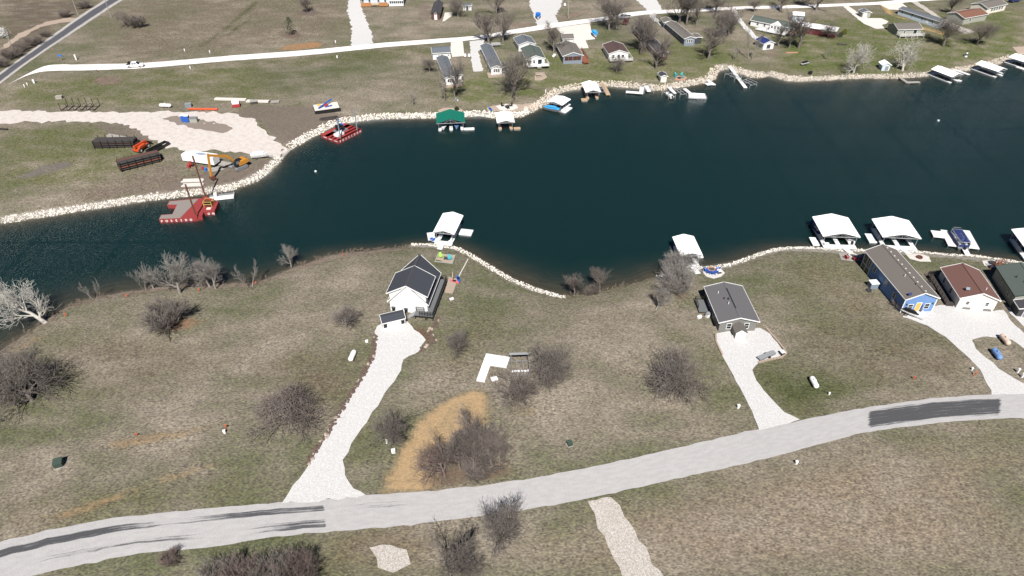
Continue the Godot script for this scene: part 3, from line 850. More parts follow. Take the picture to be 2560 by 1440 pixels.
func door(o: Node3D, at: Transform3D, u: float, y: float, w: float, h: float, mt: String, frame := "white_paint") -> void:
	var b := MB.new()
	b.bx(-w / 2, w / 2, 0, h, -0.02, 0.04)
	b.bx(-w * 0.32, w * 0.32, h * 0.55, h * 0.9, 0.0, 0.055)
	b.bx(-w * 0.32, w * 0.32, h * 0.1, h * 0.45, 0.0, 0.055)
	var d := part(o, "door", b, mt)
	d.transform = at * Transform3D(Basis.IDENTITY, Vector3(u, y, 0))
	b = MB.new()
	b.bx(-w / 2 - 0.1, -w / 2, 0, h + 0.1, -0.02, 0.06)
	b.bx(w / 2, w / 2 + 0.1, 0, h + 0.1, -0.02, 0.06)
	b.bx(-w / 2, w / 2, h, h + 0.1, -0.02, 0.06)
	part(d, "frame", b, frame)
	b = MB.new()
	b.bx(w * 0.36, w * 0.42, h * 0.48, h * 0.53, 0.04, 0.1)
	part(d, "handle", b, "chrome")
func railing(o: Node3D, pts: Array, mt: String, h := 0.95, gap := 1.5, called := "railing") -> void:
	var b := MB.new()
	for i in pts.size() - 1:
		var a: Vector3 = pts[i]
		var c: Vector3 = pts[i + 1]
		var k := maxi(1, int(a.distance_to(c) / gap))
		for s in k + (1 if i == pts.size() - 2 else 0):
			var p := a.lerp(c, float(s) / k)
			b.beam(p, p + Vector3(0, h, 0), 0.09, 0.09)
		for y in [h, h * 0.55, h * 0.15]:
			b.beam(a + Vector3(0, y, 0), c + Vector3(0, y, 0), 0.06, 0.07)
	part(o, called, b, mt)
func deck(o: Node3D, x0: float, x1: float, z0: float, z1: float, y: float, mt: String, post := "dark_wood", down := 1.2) -> void:
	var b := MB.new()
	b.bx(x0, x1, y - 0.12, y, z0, z1)
	part(o, "deck", b, mt)
	b = MB.new()
	b.bx(x0 + 0.05, x1 - 0.05, y - 0.36, y - 0.12, z0 + 0.05, z0 + 0.13)
	part(o, "rim_joist", b, post)
	b = MB.new()
	b.bx(x0 + 0.05, x1 - 0.05, y - 0.36, y - 0.12, z1 - 0.13, z1 - 0.05)
	part(o, "rim_joist", b, post)
	var k := maxi(1, int((z1 - z0) / 2.4))
	for x in [x0 + 0.15, x1 - 0.15]:
		for i in k + 1:
			var z := lerpf(z0 + 0.2, z1 - 0.2, float(i) / k)
			b = MB.new()
			b.bx(x - 0.07, x + 0.07, y - down - 0.4, y - 0.12, z - 0.07, z + 0.07)
			part(o, "deck_post", b, post)
func steps(o: Node3D, at: Vector3, turn: float, wide: float, rise: float, count: int, mt: String) -> void:
	var b := MB.new()
	for i in count:
		var y := rise - (i + 1) * rise / (count + 1)
		b.bx(-wide / 2, wide / 2, y - 0.07, y, i * 0.28, i * 0.28 + 0.3)
	for s in [-1.0, 1.0]:
		b.beam(Vector3(s * wide / 2, rise - 0.15, 0), Vector3(s * wide / 2, -0.1, count * 0.3 + 0.1), 0.06, 0.24)
	var p := part(o, "steps", b, mt)
	p.position = at
	p.rotation.y = turn
# a gabled (or hipped) building over an eave rectangle w x l; the ridge runs along z
var built_at := {}
func house(called: String, label: String, x: float, z: float, turn: float, w: float, l: float, eave: float, rise: float, wall: String, roof: String, o := {}) -> Node3D:
	var y0: float = o.get("base", hgt(x, z))
	var t := thing(called, label, o.get("category", "house"), Vector3(x, y0, z), turn, o.get("group", ""))
	built_at["%d,%d" % [roundi(x * 10), roundi(z * 10)]] = t
	var oh: float = o.get("overhang", 0.35)
	var ohe: float = o.get("end", 0.25)
	var hw := w / 2 - oh
	var hl := l / 2 - ohe
	var dn: float = o.get("down", 1.0)
	var trim: String = o.get("trim", "white_paint")
	var slope := rise / (w / 2)
	var top := eave + slope * oh - 0.1
	var peak := eave + rise - 0.1
	var b := MB.new()
	if o.get("hip", false):
		b.bx(-hw, hw, -dn, eave, -hl, hl)
	else:
		b.prism([Vector2(-hw, -dn), Vector2(hw, -dn), Vector2(hw, top), Vector2(0, peak), Vector2(-hw, top)], -hl, hl)
	part(t, "walls", b, wall)
	var E := eave
	var R := eave + rise
	var th := 0.14
	if o.get("hip", false):
		var hx := w / 2
		var hz := l / 2
		var rz := maxf(0.0, hz - hx)
		for s in [-1.0, 1.0]:
			b = MB.new()
			var c := [Vector3(s * hx, E, s * hz), Vector3(s * hx, E, -s * hz), Vector3(0, R, -s * rz), Vector3(0, R, s * rz)]
			b.slab(c[0], c[1], c[2], c[3], th)
			part(t, "roof_slope", b, roof)
			b = MB.new()
			b.tri(Vector3(-s * hx, E, s * hz), Vector3(s * hx, E, s * hz), Vector3(0, R, s * rz))
			b.tri(Vector3(-s * hx, E - th, s * hz), Vector3(0, R - th, s * rz), Vector3(s * hx, E - th, s * hz))
			b.quad(Vector3(-s * hx, E - th, s * hz), Vector3(s * hx, E - th, s * hz), Vector3(s * hx, E, s * hz), Vector3(-s * hx, E, s * hz))
			part(t, "roof_end", b, roof)
	else:
		for s in [-1.0, 1.0]:
			b = MB.new()
			var c := [Vector3(s * w / 2, E, s * l / 2), Vector3(s * w / 2, E, -s * l / 2), Vector3(0, R, -s * l / 2), Vector3(0, R, s * l / 2)]
			b.slab(c[0], c[1], c[2], c[3], th)
			part(t, "roof_slope", b, roof)
			b = MB.new() # fascia along the eave, and the rakes of both gables
			b.beam(Vector3(s * (w / 2 + 0.03), E - 0.06, -l / 2), Vector3(s * (w / 2 + 0.03), E - 0.06, l / 2), 0.07, 0.2)
			for e in [-1.0, 1.0]:
				b.beam(Vector3(s * w / 2, E - 0.04, e * (l / 2 + 0.03)), Vector3(0, R - 0.04, e * (l / 2 + 0.03)), 0.07, 0.22)
			part(t, "fascia", b, trim)
		b = MB.new()
		b.beam(Vector3(-0.12, R + 0.0, -l / 2), Vector3(-0.12, R + 0.0, l / 2), 0.24, 0.05)
		b.beam(Vector3(0.12, R + 0.0, -l / 2), Vector3(0.12, R + 0.0, l / 2), 0.24, 0.05)
		part(t, "ridge_cap", b, o.get("cap", roof))
	for q in o.get("windows", []): # [face, u, y, w, h]
		window(t, face_basis(q[0], hw * 2, hl * 2), q[1], q[2], q[3], q[4], o.get("frames", "white_paint"), q[5] if q.size() > 5 else 1)
	for q in o.get("doors", []): # [face, u, y, w, h, material]
		door(t, face_basis(q[0], hw * 2, hl * 2), q[1], q[2], q[3], q[4], q[5])
	for q in o.get("vents", []): # [x, z, material]
		b = MB.new()
		var vy: float = R - absf(q[0]) * slope
		b.tube(Vector3(q[0], vy - 0.1, q[1]), Vector3(q[0], vy + 0.45, q[1]), 0.09, 0.09, 8)
		b.tube(Vector3(q[0], vy + 0.45, q[1]), Vector3(q[0], vy + 0.52, q[1]), 0.14, 0.05, 8)
		part(t, "roof_vent", b, q[2])
	return t
func box_part(o: Node, called: String, x0: float, x1: float, y0: float, y1: float, z0: float, z1: float, mt: String) -> MeshInstance3D:
	var b := MB.new()
	b.bx(x0, x1, y0, y1, z0, z1)
	return part(o, called, b, mt)

# ---------------------------------------------------------------- on the water
func boathouse(label: String, x: float, z: float, turn: float, w: float, l: float, eave: float, rise: float, roof: String, shore: float, o := {}) -> Node3D:
	var t := thing("boathouse", label, "boathouse", Vector3(x, 0, z), turn, "covered boat slips on the cove")
	var dm: String = o.get("deck", "dock_white")
	var b: MB
	for s in [-1.0, 1.0]:
		b = MB.new()
		b.slab(Vector3(s * w / 2, eave, s * l / 2), Vector3(s * w / 2, eave, -s * l / 2), Vector3(0, eave + rise, -s * l / 2), Vector3(0, eave + rise, s * l / 2), 0.07)
		var ribs := int(l / 0.6)
		for i in ribs + 1:
			var rz := -l / 2 + l * i / ribs
			b.beam(Vector3(s * w / 2, eave + 0.02, rz), Vector3(0, eave + rise + 0.02, rz), 0.05, 0.04)
		part(t, "roof_slope", b, roof)
	b = MB.new()
	for e in [-1.0, 0.0, 1.0]:
		var ez: float = e * (l / 2 - 0.12)
		b.beam(Vector3(-w / 2, eave - 0.16, ez), Vector3(w / 2, eave - 0.16, ez), 0.08, 0.14)
		b.beam(Vector3(0, eave - 0.1, ez), Vector3(0, eave + rise - 0.1, ez), 0.07, 0.07)
		for s in [-1.0, 1.0]:
			b.beam(Vector3(s * w / 2, eave - 0.12, ez), Vector3(0, eave + rise - 0.12, ez), 0.08, 0.1)
			b.beam(Vector3(s * w / 4, eave - 0.1, ez), Vector3(0, eave + rise * 0.7, ez), 0.05, 0.05)
	for s in [-1.0, 1.0]:
		b.beam(Vector3(s * (w / 2 - 0.1), eave - 0.14, -l / 2), Vector3(s * (w / 2 - 0.1), eave - 0.14, l / 2), 0.08, 0.14)
	part(t, "roof_frame", b, "galvanized")
	var dx := w / 2 - 0.5
	var dz := l / 2 - 0.3
	for s in [-1.0, 1.0]:
		for k in 4:
			var pz := lerpf(-dz, dz, k / 3.0)
			b = MB.new()
			b.tube(Vector3(s * (dx - 0.15), -0.2, pz), Vector3(s * (dx - 0.15), eave - 0.05, pz), 0.05, 0.05, 6)
			part(t, "post", b, "galvanized")
	var lanes := [[-dx, -dx + 1.0], [dx - 1.0, dx]]
	if w > 7.0:
		lanes.append([-0.5, 0.5])
	for q in lanes:
		b = MB.new()
		b.bx(q[0], q[1], 0.30, 0.46, -dz, dz)
		part(t, "walkway", b, dm)
		b = MB.new()
		b.bx(q[0] + 0.08, q[1] - 0.08, -0.25, 0.30, -dz + 0.1, dz - 0.1)
		part(t, "float", b, "grey_paint")
	b = MB.new()
	var ez := shore * dz
	b.bx(-dx, dx, 0.32, 0.50, minf(ez, ez + shore * 1.5), maxf(ez, ez + shore * 1.5))
	part(t, "end_platform", b, dm)
	b = MB.new()
	b.bx(-dx + 0.1, dx - 0.1, -0.25, 0.32, minf(ez, ez + shore * 1.4), maxf(ez, ez + shore * 1.4))
	part(t, "float", b, "grey_paint")
	if o.has("gang"): # [x, length, height at shore, sideways]
		var q: Array = o.gang
		var za := ez + shore * 1.4
		b = MB.new()
		var a0 := Vector3(q[0], 0.52, za)
		var a1 := Vector3(q[0] + q[3], q[2], za + shore * q[1])
		b.beam(a0, a1, 1.25, 0.14)
		part(t, "gangway", b, dm)
	for q in o.get("plats", []): # [x0, x1, z0, z1]
		b = MB.new()
		b.bx(q[0], q[1], 0.26, 0.42, q[2], q[3])
		var p := part(t, "swim_platform", b, dm)
		b = MB.new()
		b.bx(q[0] + 0.1, q[1] - 0.1, -0.25, 0.26, q[2] + 0.1, q[3] - 0.1)
		part(p, "float", b, "grey_paint")
	for q in o.get("boxes", []): # dock boxes [x, z]
		b = MB.new()
		b.bx(q[0] - 0.5, q[0] + 0.5, 0.46, 1.0, q[1] - 0.3, q[1] + 0.3)
		b.bx(q[0] - 0.55, q[0] + 0.55, 1.0, 1.08, q[1] - 0.34, q[1] + 0.34)
		part(t, "dock_box", b, "white_paint")
	return t
func dock(label: String, x: float, z: float, turn: float, rects: Array, mt: String, y := 0.55) -> Node3D:
	var t := thing("dock", label, "dock", Vector3(x, 0, z), turn)
	for q in rects:
		var b := MB.new()
		b.bx(q[0], q[1], y - 0.16, y, q[2], q[3])
		part(t, "deck", b, mt)
		b = MB.new()
		var k := maxi(1, int((q[3] - q[2]) / 2.2))
		for i in k + 1:
			var pz := lerpf(q[2] + 0.1, q[3] - 0.1, float(i) / k)
			for px in [q[0] + 0.08, q[1] - 0.08]:
				b.tube(Vector3(px, -1.6, pz), Vector3(px, y - 0.16, pz), 0.045, 0.045, 6)
		part(t, "pilings", b, "galvanized")
	return t
func boat_lift(label: String, x: float, z: float, turn: float, w: float, l: float, h := 1.3) -> Node3D:
	var t := thing("boat_lift", label, "boat lift", Vector3(x, 0, z), turn)
	for sx in [-1.0, 1.0]:
		for sz in [-1.0, 1.0]:
			var b := MB.new()
			b.tube(Vector3(sx * w / 2, -1.4, sz * l / 2), Vector3(sx * w / 2, h, sz * l / 2), 0.07, 0.07, 6)
			part(t, "post", b, "galvanized")
	var f := MB.new()
	for sx in [-1.0, 1.0]:
		f.beam(Vector3(sx * w / 2, h, -l / 2), Vector3(sx * w / 2, h, l / 2), 0.09, 0.12)
		f.beam(Vector3(sx * w / 4, h * 0.7, -l / 2), Vector3(sx * w / 4, h * 0.7, l / 2), 0.16, 0.12)
	for sz in [-1.0, 0.0, 1.0]:
		f.beam(Vector3(-w / 2, h * 0.6, sz * l / 2), Vector3(w / 2, h * 0.6, sz * l / 2), 0.09, 0.12)
	part(t, "cradle", f, "galvanized")
	return t
func hull_shape(b: MB, l: float, w: float, y0: float, y1: float, bow := 0.35) -> void: # pointed at -z
	var st := [[l / 2, 0.86], [0.0, 1.0], [-l * (0.5 - bow * 0.6), 0.72], [-l * (0.5 - bow * 0.2), 0.34], [-l / 2, 0.03]]
	for i in st.size() - 1:
		var A: Array = st[i]
		var B: Array = st[i + 1]
		var p := []
		for yy in [y0, y1]:
			var q := 0.62 if yy == y0 else 1.0
			p.append_array([Vector3(-A[1] * w / 2 * q, yy, A[0]), Vector3(A[1] * w / 2 * q, yy, A[0]), Vector3(B[1] * w / 2 * q, yy, B[0] * (0.94 if yy == y0 else 1.0)), Vector3(-B[1] * w / 2 * q, yy, B[0] * (0.94 if yy == y0 else 1.0))])
		b.hexa(p)
func runabout(label: String, x: float, y: float, z: float, turn: float, l: float, hull: String, cover := "") -> Node3D:
	var t := thing("motor_boat", label, "boat", Vector3(x, y, z), turn, "motor boats about the cove")
	var b := MB.new()
	hull_shape(b, l, l * 0.38, 0.0, 0.75)
	part(t, "hull", b, hull)
	b = MB.new()
	if cover != "":
		hull_shape(b, l * 0.97, l * 0.38, 0.76, 0.95)
		hull_shape(b, l * 0.6, l * 0.24, 0.95, 1.35)
		part(t, "cover", b, cover)
	else:
		b.bx(-l * 0.14, l * 0.14, 0.76, 0.82, -l * 0.1, l * 0.42)
		part(t, "cockpit", b, "grey_paint")
		b = MB.new()
		for s in [-1.0, 1.0]:
			b.bx(s * l * 0.08 - 0.25, s * l * 0.08 + 0.25, 0.82, 1.1, l * 0.08, l * 0.16)
		b.bx(-l * 0.13, l * 0.13, 0.82, 1.1, l * 0.3, l * 0.38)
		part(t, "seats", b, "white_paint")
		b = MB.new()
		b.slab(Vector3(-l * 0.14, 0.8, -l * 0.04), Vector3(l * 0.14, 0.8, -l * 0.04), Vector3(l * 0.12, 1.2, -l * 0.1 + 0.3), Vector3(-l * 0.12, 1.2, -l * 0.1 + 0.3), 0.03)
		part(t, "windscreen", b, "glass_grey")
	b = MB.new()
	b.bx(-0.2, 0.2, 0.3, 1.15, l / 2, l / 2 + 0.4)
	b.bx(-0.08, 0.08, -0.5, 0.4, l / 2 + 0.05, l / 2 + 0.3)
	part(t, "outboard_motor", b, "black_paint")
	return t
func pontoon_boat(label: String, x: float, y: float, z: float, turn: float, l: float, fence: String, slats := false) -> Node3D:
	var t := thing("pontoon_boat", label, "boat", Vector3(x, y, z), turn)
	var w := 2.5
	for s in [-1.0, 1.0]:
		var b := MB.new()
		b.revolve(Vector3(s * 0.85, 0.3, l / 2), Vector3(0, 0, -1), [[0, 0.02], [0.05, 0.32], [l - 0.8, 0.32], [l - 0.3, 0.2], [l, 0.02]], 10)
		part(t, "pontoon", b, "chrome")
	var d := MB.new()
	d.bx(-w / 2, w / 2, 0.62, 0.74, -l / 2 + 0.3, l / 2)
	part(t, "deck", d, "grey_paint")
	d = MB.new()
	for s in [-1.0, 1.0]:
		d.bx(s * (w / 2 - 0.05) - 0.03, s * (w / 2 - 0.05) + 0.03, 0.76, 1.4, -l / 2 + 0.5, l / 2 - 0.6)
	d.bx(-w / 2, w / 2, 0.76, 1.4, -l / 2 + 0.44, -l / 2 + 0.5)
	d.bx(-w / 2, w / 2, 0.76, 1.4, l / 2 - 0.6, l / 2 - 0.54)
	part(t, "side_panels", d, fence)
	d = MB.new()
	for s in [-1.0, 1.0]:
		d.bx(s * 0.8 - 0.3, s * 0.8 + 0.3, 0.76, 1.15, -l / 2 + 0.6, -l * 0.05)
		d.bx(s * 0.8 - 0.3, s * 0.8 + 0.3, 0.76, 1.15, l * 0.12, l / 2 - 0.7)
		d.bx(s * 1.05 - 0.08, s * 1.05 + 0.08, 1.15, 1.5, -l / 2 + 0.6, -l * 0.05)
	part(t, "seats", d, "canvas_white")
	if slats: # a tubular top rack with dark slats over the whole boat
		d = MB.new()
		for s in [-1.0, 1.0]:
			d.beam(Vector3(s * 1.15, 2.2, -l / 2 + 0.5), Vector3(s * 1.15, 2.2, l / 2 - 0.4), 0.08, 0.08)
			for k in 4:
				var pz := lerpf(-l / 2 + 0.6, l / 2 - 0.5, k / 3.0)
				d.beam(Vector3(s * 1.2, 0.76, pz), Vector3(s * 1.15, 2.2, pz), 0.06, 0.06)
		d.beam(Vector3(-1.15, 2.2, -l / 2 + 0.5), Vector3(1.15, 2.2, -l / 2 + 0.5), 0.08, 0.08)
		d.beam(Vector3(-0.9, 2.5, -l / 2 + 0.2), Vector3(0.9, 2.5, -l / 2 + 0.2), 0.06, 0.06)
		d.beam(Vector3(-1.15, 2.2, l / 2 - 0.4), Vector3(1.15, 2.2, l / 2 - 0.4), 0.08, 0.08)
		part(t, "top_frame", d, "galvanized")
		for k in 9:
			var sz := lerpf(-l / 2 + 0.8, l / 2 - 0.8, k / 8.0)
			d = MB.new()
			d.bx(-1.05, 1.05, 2.18, 2.24, sz - 0.2, sz + 0.2)
			part(t, "slat", d, "navy")
	else:
		d = MB.new()
		d.bx(-0.35, 0.35, 0.76, 1.5, -0.2, 0.3)
		part(t, "console", d, "white_paint")
	d = MB.new()
	d.bx(-0.2, 0.2, 0.5, 1.35, l / 2, l / 2 + 0.45)
	part(t, "outboard_motor", d, "black_paint")
	return t

# ---------------------------------------------------------------- small things
func tank(label: String, x: float, z: float, turn: float, l: float, r: float, mt: String) -> void:
	var t := thing("propane_tank", label, "propane tank", g3(x, z), turn, "propane tanks on the lawns")
	var b := MB.new()
	b.revolve(Vector3(0, r + 0.22, -l / 2), Vector3(0, 0, 1), [[0, 0.01], [r * 0.12, r * 0.5], [r * 0.4, r * 0.86], [r * 0.85, r], [l - r * 0.85, r], [l - r * 0.4, r * 0.86], [l - r * 0.12, r * 0.5], [l, 0.01]], 16)
	part(t, "shell", b, mt)
	b = MB.new()
	b.revolve(Vector3(0, 2 * r + 0.18, 0), Vector3(0, 1, 0), [[0, 0.22], [0.22, 0.22], [0.3, 0.12], [0.31, 0.0]], 10)
	part(t, "valve_dome", b, mt)
	for s in [-1.0, 1.0]:
		b = MB.new()
		b.bx(-r * 0.7, r * 0.7, -0.2, 0.3, s * l * 0.28 - 0.08, s * l * 0.28 + 0.08)
		part(t, "leg", b, "concrete_old")
func pedestal(label: String, x: float, z: float, h: float, w: float, mt: String) -> void:
	var t := thing("utility_pedestal", label, "utility box", g3(x, z), 0.2, "utility pedestals along the road")
	var b := MB.new()
	b.bx(-w / 2, w / 2, -0.2, h * 0.94, -w * 0.35, w * 0.35)
	part(t, "post", b, mt)
	b = MB.new()
	b.bx(-w * 0.62, w * 0.62, h * 0.55, h, -w * 0.45, w * 0.45)
	part(t, "cover", b, mt)
func marker(label: String, x: float, z: float, h: float, lean := 0.0, mt := "orange_paint") -> void:
	var t := thing("marker_post", label, "marker post", g3(x, z), 0.3, "orange survey markers")
	var b := MB.new()
	var tip := Vector3(lean, h, 0)
	b.beam(Vector3(0, -0.2, 0), tip, 0.10, 0.06)
	part(t, "post", b, mt)
	b = MB.new()
	b.bx(lean - 0.16, lean + 0.16, h * 0.7, h + 0.05, -0.05, 0.05)
	part(t, "flag", b, mt)
func transformer(label: String, x: float, z: float, w: float) -> void:
	var t := thing("transformer_box", label, "transformer", g3(x, z), 0.35, "green transformer boxes")
	box_part(t, "pad", -w * 0.6, w * 0.6, -0.2, 0.08, -w * 0.6, w * 0.6, "concrete_old")
	box_part(t, "cabinet", -w / 2, w / 2, 0.08, w * 0.8, -w / 2, w / 2, "green_paint")
	var b := MB.new()
	b.slab(Vector3(-w * 0.53, w * 0.8, w * 0.55), Vector3(w * 0.53, w * 0.8, w * 0.55), Vector3(w * 0.53, w * 0.92, -w * 0.53), Vector3(-w * 0.53, w * 0.92, -w * 0.53), 0.06)
	part(t, "lid", b, "green_paint")
func chair(label: String, x: float, z: float, turn: float, mt: String, group: String, up := 0.0) -> void:
	var t := thing("lawn_chair", label, "chair", g3(x, z, up), turn, group)
	var b := MB.new()
	b.slab(Vector3(-0.32, 0.42, 0.35), Vector3(0.32, 0.42, 0.35), Vector3(0.32, 0.32, -0.28), Vector3(-0.32, 0.32, -0.28), 0.06)
	part(t, "seat", b, mt)
	b = MB.new()
	b.rbox(Vector3(0, 0.72, -0.42), Vector3(0.62, 0.9, 0.06), Basis(Vector3.RIGHT, -0.35))
	part(t, "backrest", b, mt)
	for s in [-1.0, 1.0]:
		b = MB.new()
		b.bx(s * 0.4 - 0.09, s * 0.4 + 0.09, 0.58, 0.64, -0.45, 0.42)
		part(t, "armrest", b, mt)
		b = MB.new()
		b.bx(s * 0.36 - 0.04, s * 0.36 + 0.04, -0.02, 0.58, 0.24, 0.34)
		part(t, "leg", b, mt)
		b = MB.new()
		b.beam(Vector3(s * 0.34, 0.34, 0.1), Vector3(s * 0.34, 0.0, -0.6), 0.06, 0.1)
		part(t, "leg", b, mt)
func fire_pit(label: String, x: float, z: float, r: float, mt: String, up := 0.0) -> void:
	var t := thing("fire_pit", label, "fire pit", g3(x, z, up), 0.0, "fire pits by the shore")
	for i in 14:
		var a := TAU * i / 14
		var b := MB.new()
		b.rbox(Vector3(cos(a) * r, 0.16, sin(a) * r), Vector3(0.3, 0.34, TAU * r / 14 * 0.94), Basis(Vector3.UP, -a))
		part(t, "stone", b, mt)
	var m := MB.new()
	m.tube(Vector3(0, -0.1, 0), Vector3(0, 0.08, 0), r * 0.9, r * 0.9, 14)
	part(t, "ash_bed", m, "dark_wall")
func pole(label: String, x: float, z: float, h: float) -> void:
	var t := thing("utility_pole", label, "utility pole", g3(x, z))
	var b := MB.new()
	b.tube(Vector3(0, -0.5, 0), Vector3(0, h, 0), 0.16, 0.11, 8)
	part(t, "pole", b, "grey_wood")
	b = MB.new()
	b.bx(-1.1, 1.1, h - 0.7, h - 0.58, -0.06, 0.06)
	part(t, "crossarm", b, "grey_wood")
	for s in [-1.0, 0.0, 1.0]:
		b = MB.new()
		b.tube(Vector3(s, h - 0.58, 0), Vector3(s, h - 0.38, 0), 0.06, 0.04, 6)
		part(t, "insulator", b, "glass_grey")
func table(label: String, x: float, z: float, turn: float, mt: String) -> void:
	var t := thing("picnic_table", label, "table", g3(x, z), turn)
	box_part(t, "table_top", -0.9, 0.9, 0.72, 0.78, -0.38, 0.38, mt)
	for s in [-1.0, 1.0]:
		box_part(t, "bench", -0.9, 0.9, 0.42, 0.48, s * 0.72 - 0.13, s * 0.72 + 0.13, mt)
		var b := MB.new()
		b.beam(Vector3(s * 0.7, 0.72, 0.2), Vector3(s * 0.7, 0, 0.6), 0.09, 0.09)
		b.beam(Vector3(s * 0.7, 0.72, -0.2), Vector3(s * 0.7, 0, -0.6), 0.09, 0.09)
		b.beam(Vector3(s * 0.7, 0.4, -0.8), Vector3(s * 0.7, 0.4, 0.8), 0.09, 0.09)
		part(t, "leg", b, mt)
func wheel(o: Node, x: float, y: float, z: float, r: float, w: float, rim := "chrome") -> void:
	var b := MB.new()
	b.revolve(Vector3(x - w / 2, y, z), Vector3(1, 0, 0), [[0, r * 0.6], [0, r * 0.9], [w * 0.15, r], [w * 0.85, r], [w, r * 0.9], [w, r * 0.6]], 14)
	var p := part(o, "wheel", b, "rubber")
	b = MB.new()
	b.tube(Vector3(x - w * 0.46, y, z), Vector3(x + w * 0.46, y, z), r * 0.62, r * 0.62, 12)
	part(p, "rim", b, rim)
func profile(o: Node, called: String, pts: Array, w: float, mt: String, taper := 0.0) -> MeshInstance3D: # side outline in (z, y), extruded across x; upper points drawn in by taper
	var b := MB.new()
	var lo := 1e9
	var hi := -1e9
	for p in pts:
		lo = minf(lo, p.y)
		hi = maxf(hi, p.y)
	var pp := PackedVector2Array(pts)
	var at := func(p: Vector2, s: float) -> Vector3: return Vector3(s * (w / 2 - taper * (p.y - lo) / (hi - lo)), p.y, p.x)
	var idx := Geometry2D.triangulate_polygon(pp)
	for s in [-1.0, 1.0]:
		for i in range(0, idx.size(), 3):
			var a: Vector3 = at.call(pp[idx[i]], s)
			var c: Vector3 = at.call(pp[idx[i + 1]], s)
			var d: Vector3 = at.call(pp[idx[i + 2]], s)
			if (c - a).cross(d - a).x * s < 0:
				b.tri(a, d, c)
			else:
				b.tri(a, c, d)
	var clock := Geometry2D.is_polygon_clockwise(pp)
	for i in pp.size():
		var p := pp[i]
		var q := pp[(i + 1) % pp.size()]
		if clock:
			b.quad(at.call(p, -1.0), at.call(p, 1.0), at.call(q, 1.0), at.call(q, -1.0))
		else:
			b.quad(at.call(p, 1.0), at.call(p, -1.0), at.call(q, -1.0), at.call(q, 1.0))
	return part(o, called, b, mt)
func pickup(label: String, x: float, z: float, turn: float, paint: String, loaded := false) -> void: # nose at -z
	var t := thing("pickup_truck", label, "truck", g3(x, z, 0.08), turn)
	profile(t, "body", [Vector2(-2.9, 0.45), Vector2(2.9, 0.5), Vector2(2.9, 1.1), Vector2(-1.5, 1.12), Vector2(-2.8, 1.02), Vector2(-2.95, 0.8)], 1.95, paint)
	profile(t, "cab", [Vector2(-1.55, 1.1), Vector2(1.1, 1.1), Vector2(0.95, 1.82), Vector2(-0.6, 1.85)], 1.8, paint, 0.14)
	profile(t, "windscreen", [Vector2(-1.6, 1.16), Vector2(-1.5, 1.16), Vector2(-0.62, 1.78), Vector2(-0.72, 1.78)], 1.6, "glass", 0.1)
	for s in [-1.0, 1.0]:
		for k in 2:
			var b := MB.new()
			b.bx(s * 0.84 - 0.04, s * 0.84 + 0.04, 1.2, 1.66, -0.75 + k * 0.85, 0.0 + k * 0.85)
			part(t, "side_window", b, "glass")
		var h := MB.new()
		h.bx(s * 0.72 - 0.2, s * 0.72 + 0.2, 0.75, 0.95, -2.98, -2.86)
		part(t, "headlight", h, "glass_grey")
		h = MB.new()
		h.bx(s * 0.88 - 0.08, s * 0.88 + 0.08, 0.75, 1.05, 2.86, 2.94)
		part(t, "tail_light", h, "red_paint")
	box_part(t, "bed_floor", -0.82, 0.82, 1.08, 1.125, 1.2, 2.85, "machine_black")
	for zz in [-1.85, 1.8]:
		for s in [-1.0, 1.0]:
			wheel(t, s * 0.86, 0.4, zz, 0.42, 0.28)
	if loaded:
		var b := MB.new()
		b.bx(-0.8, 0.8, 1.13, 1.5, 1.3, 2.2)
		b.bx(-0.5, 0.4, 1.5, 2.0, 1.5, 2.1)
		part(t, "toolbox", b, "machine_black")
func covered_boat(label: String, x: float, z: float, turn: float, l: float, mt: String) -> void: # on a trailer
	var t := thing("covered_boat", label, "boat", g3(x, z, 0.05), turn, "boats under blue covers on trailers")
	var b := MB.new()
	hull_shape(b, l, l * 0.36, 0.55, 1.25)
	part(t, "hull", b, "white_paint")
	b = MB.new()
	hull_shape(b, l * 1.02, l * 0.39, 1.1, 1.5)
	hull_shape(b, l * 0.7, l * 0.28, 1.5, 1.95)
	part(t, "cover", b, mt)
	b = MB.new()
	b.beam(Vector3(0, 0.45, -l / 2 - 1.0), Vector3(0, 0.45, l / 2 - 0.4), 0.14, 0.14)
	b.beam(Vector3(-l * 0.17, 0.45, l * 0.2), Vector3(l * 0.17, 0.45, l * 0.2), 0.14, 0.14)
	part(t, "trailer_frame", b, "galvanized")
	for s in [-1.0, 1.0]:
		wheel(t, s * l * 0.18, 0.32, l * 0.2, 0.32, 0.2)
func utility_trailer(label: String, x: float, z: float, turn: float) -> void:
	var t := thing("utility_trailer", label, "trailer", g3(x, z, 0.05), turn)
	box_part(t, "floor", -1.0, 1.0, 0.55, 0.65, -1.7, 1.7, "grey_wood")
	var b := MB.new()
	for s in [-1.0, 1.0]:
		b.bx(s * 1.0 - 0.04, s * 1.0 + 0.04, 0.65, 1.1, -1.7, 1.7)
	b.bx(-1.0, 1.0, 0.65, 1.1, -1.74, -1.66)
	part(t, "sides", b, "galvanized")
	b = MB.new()
	b.beam(Vector3(0, 0.5, -1.7), Vector3(0, 0.45, -3.0), 0.1, 0.1)
	part(t, "tongue", b, "galvanized")
	for s in [-1.0, 1.0]:
		wheel(t, s * 1.12, 0.35, 0.2, 0.35, 0.22)
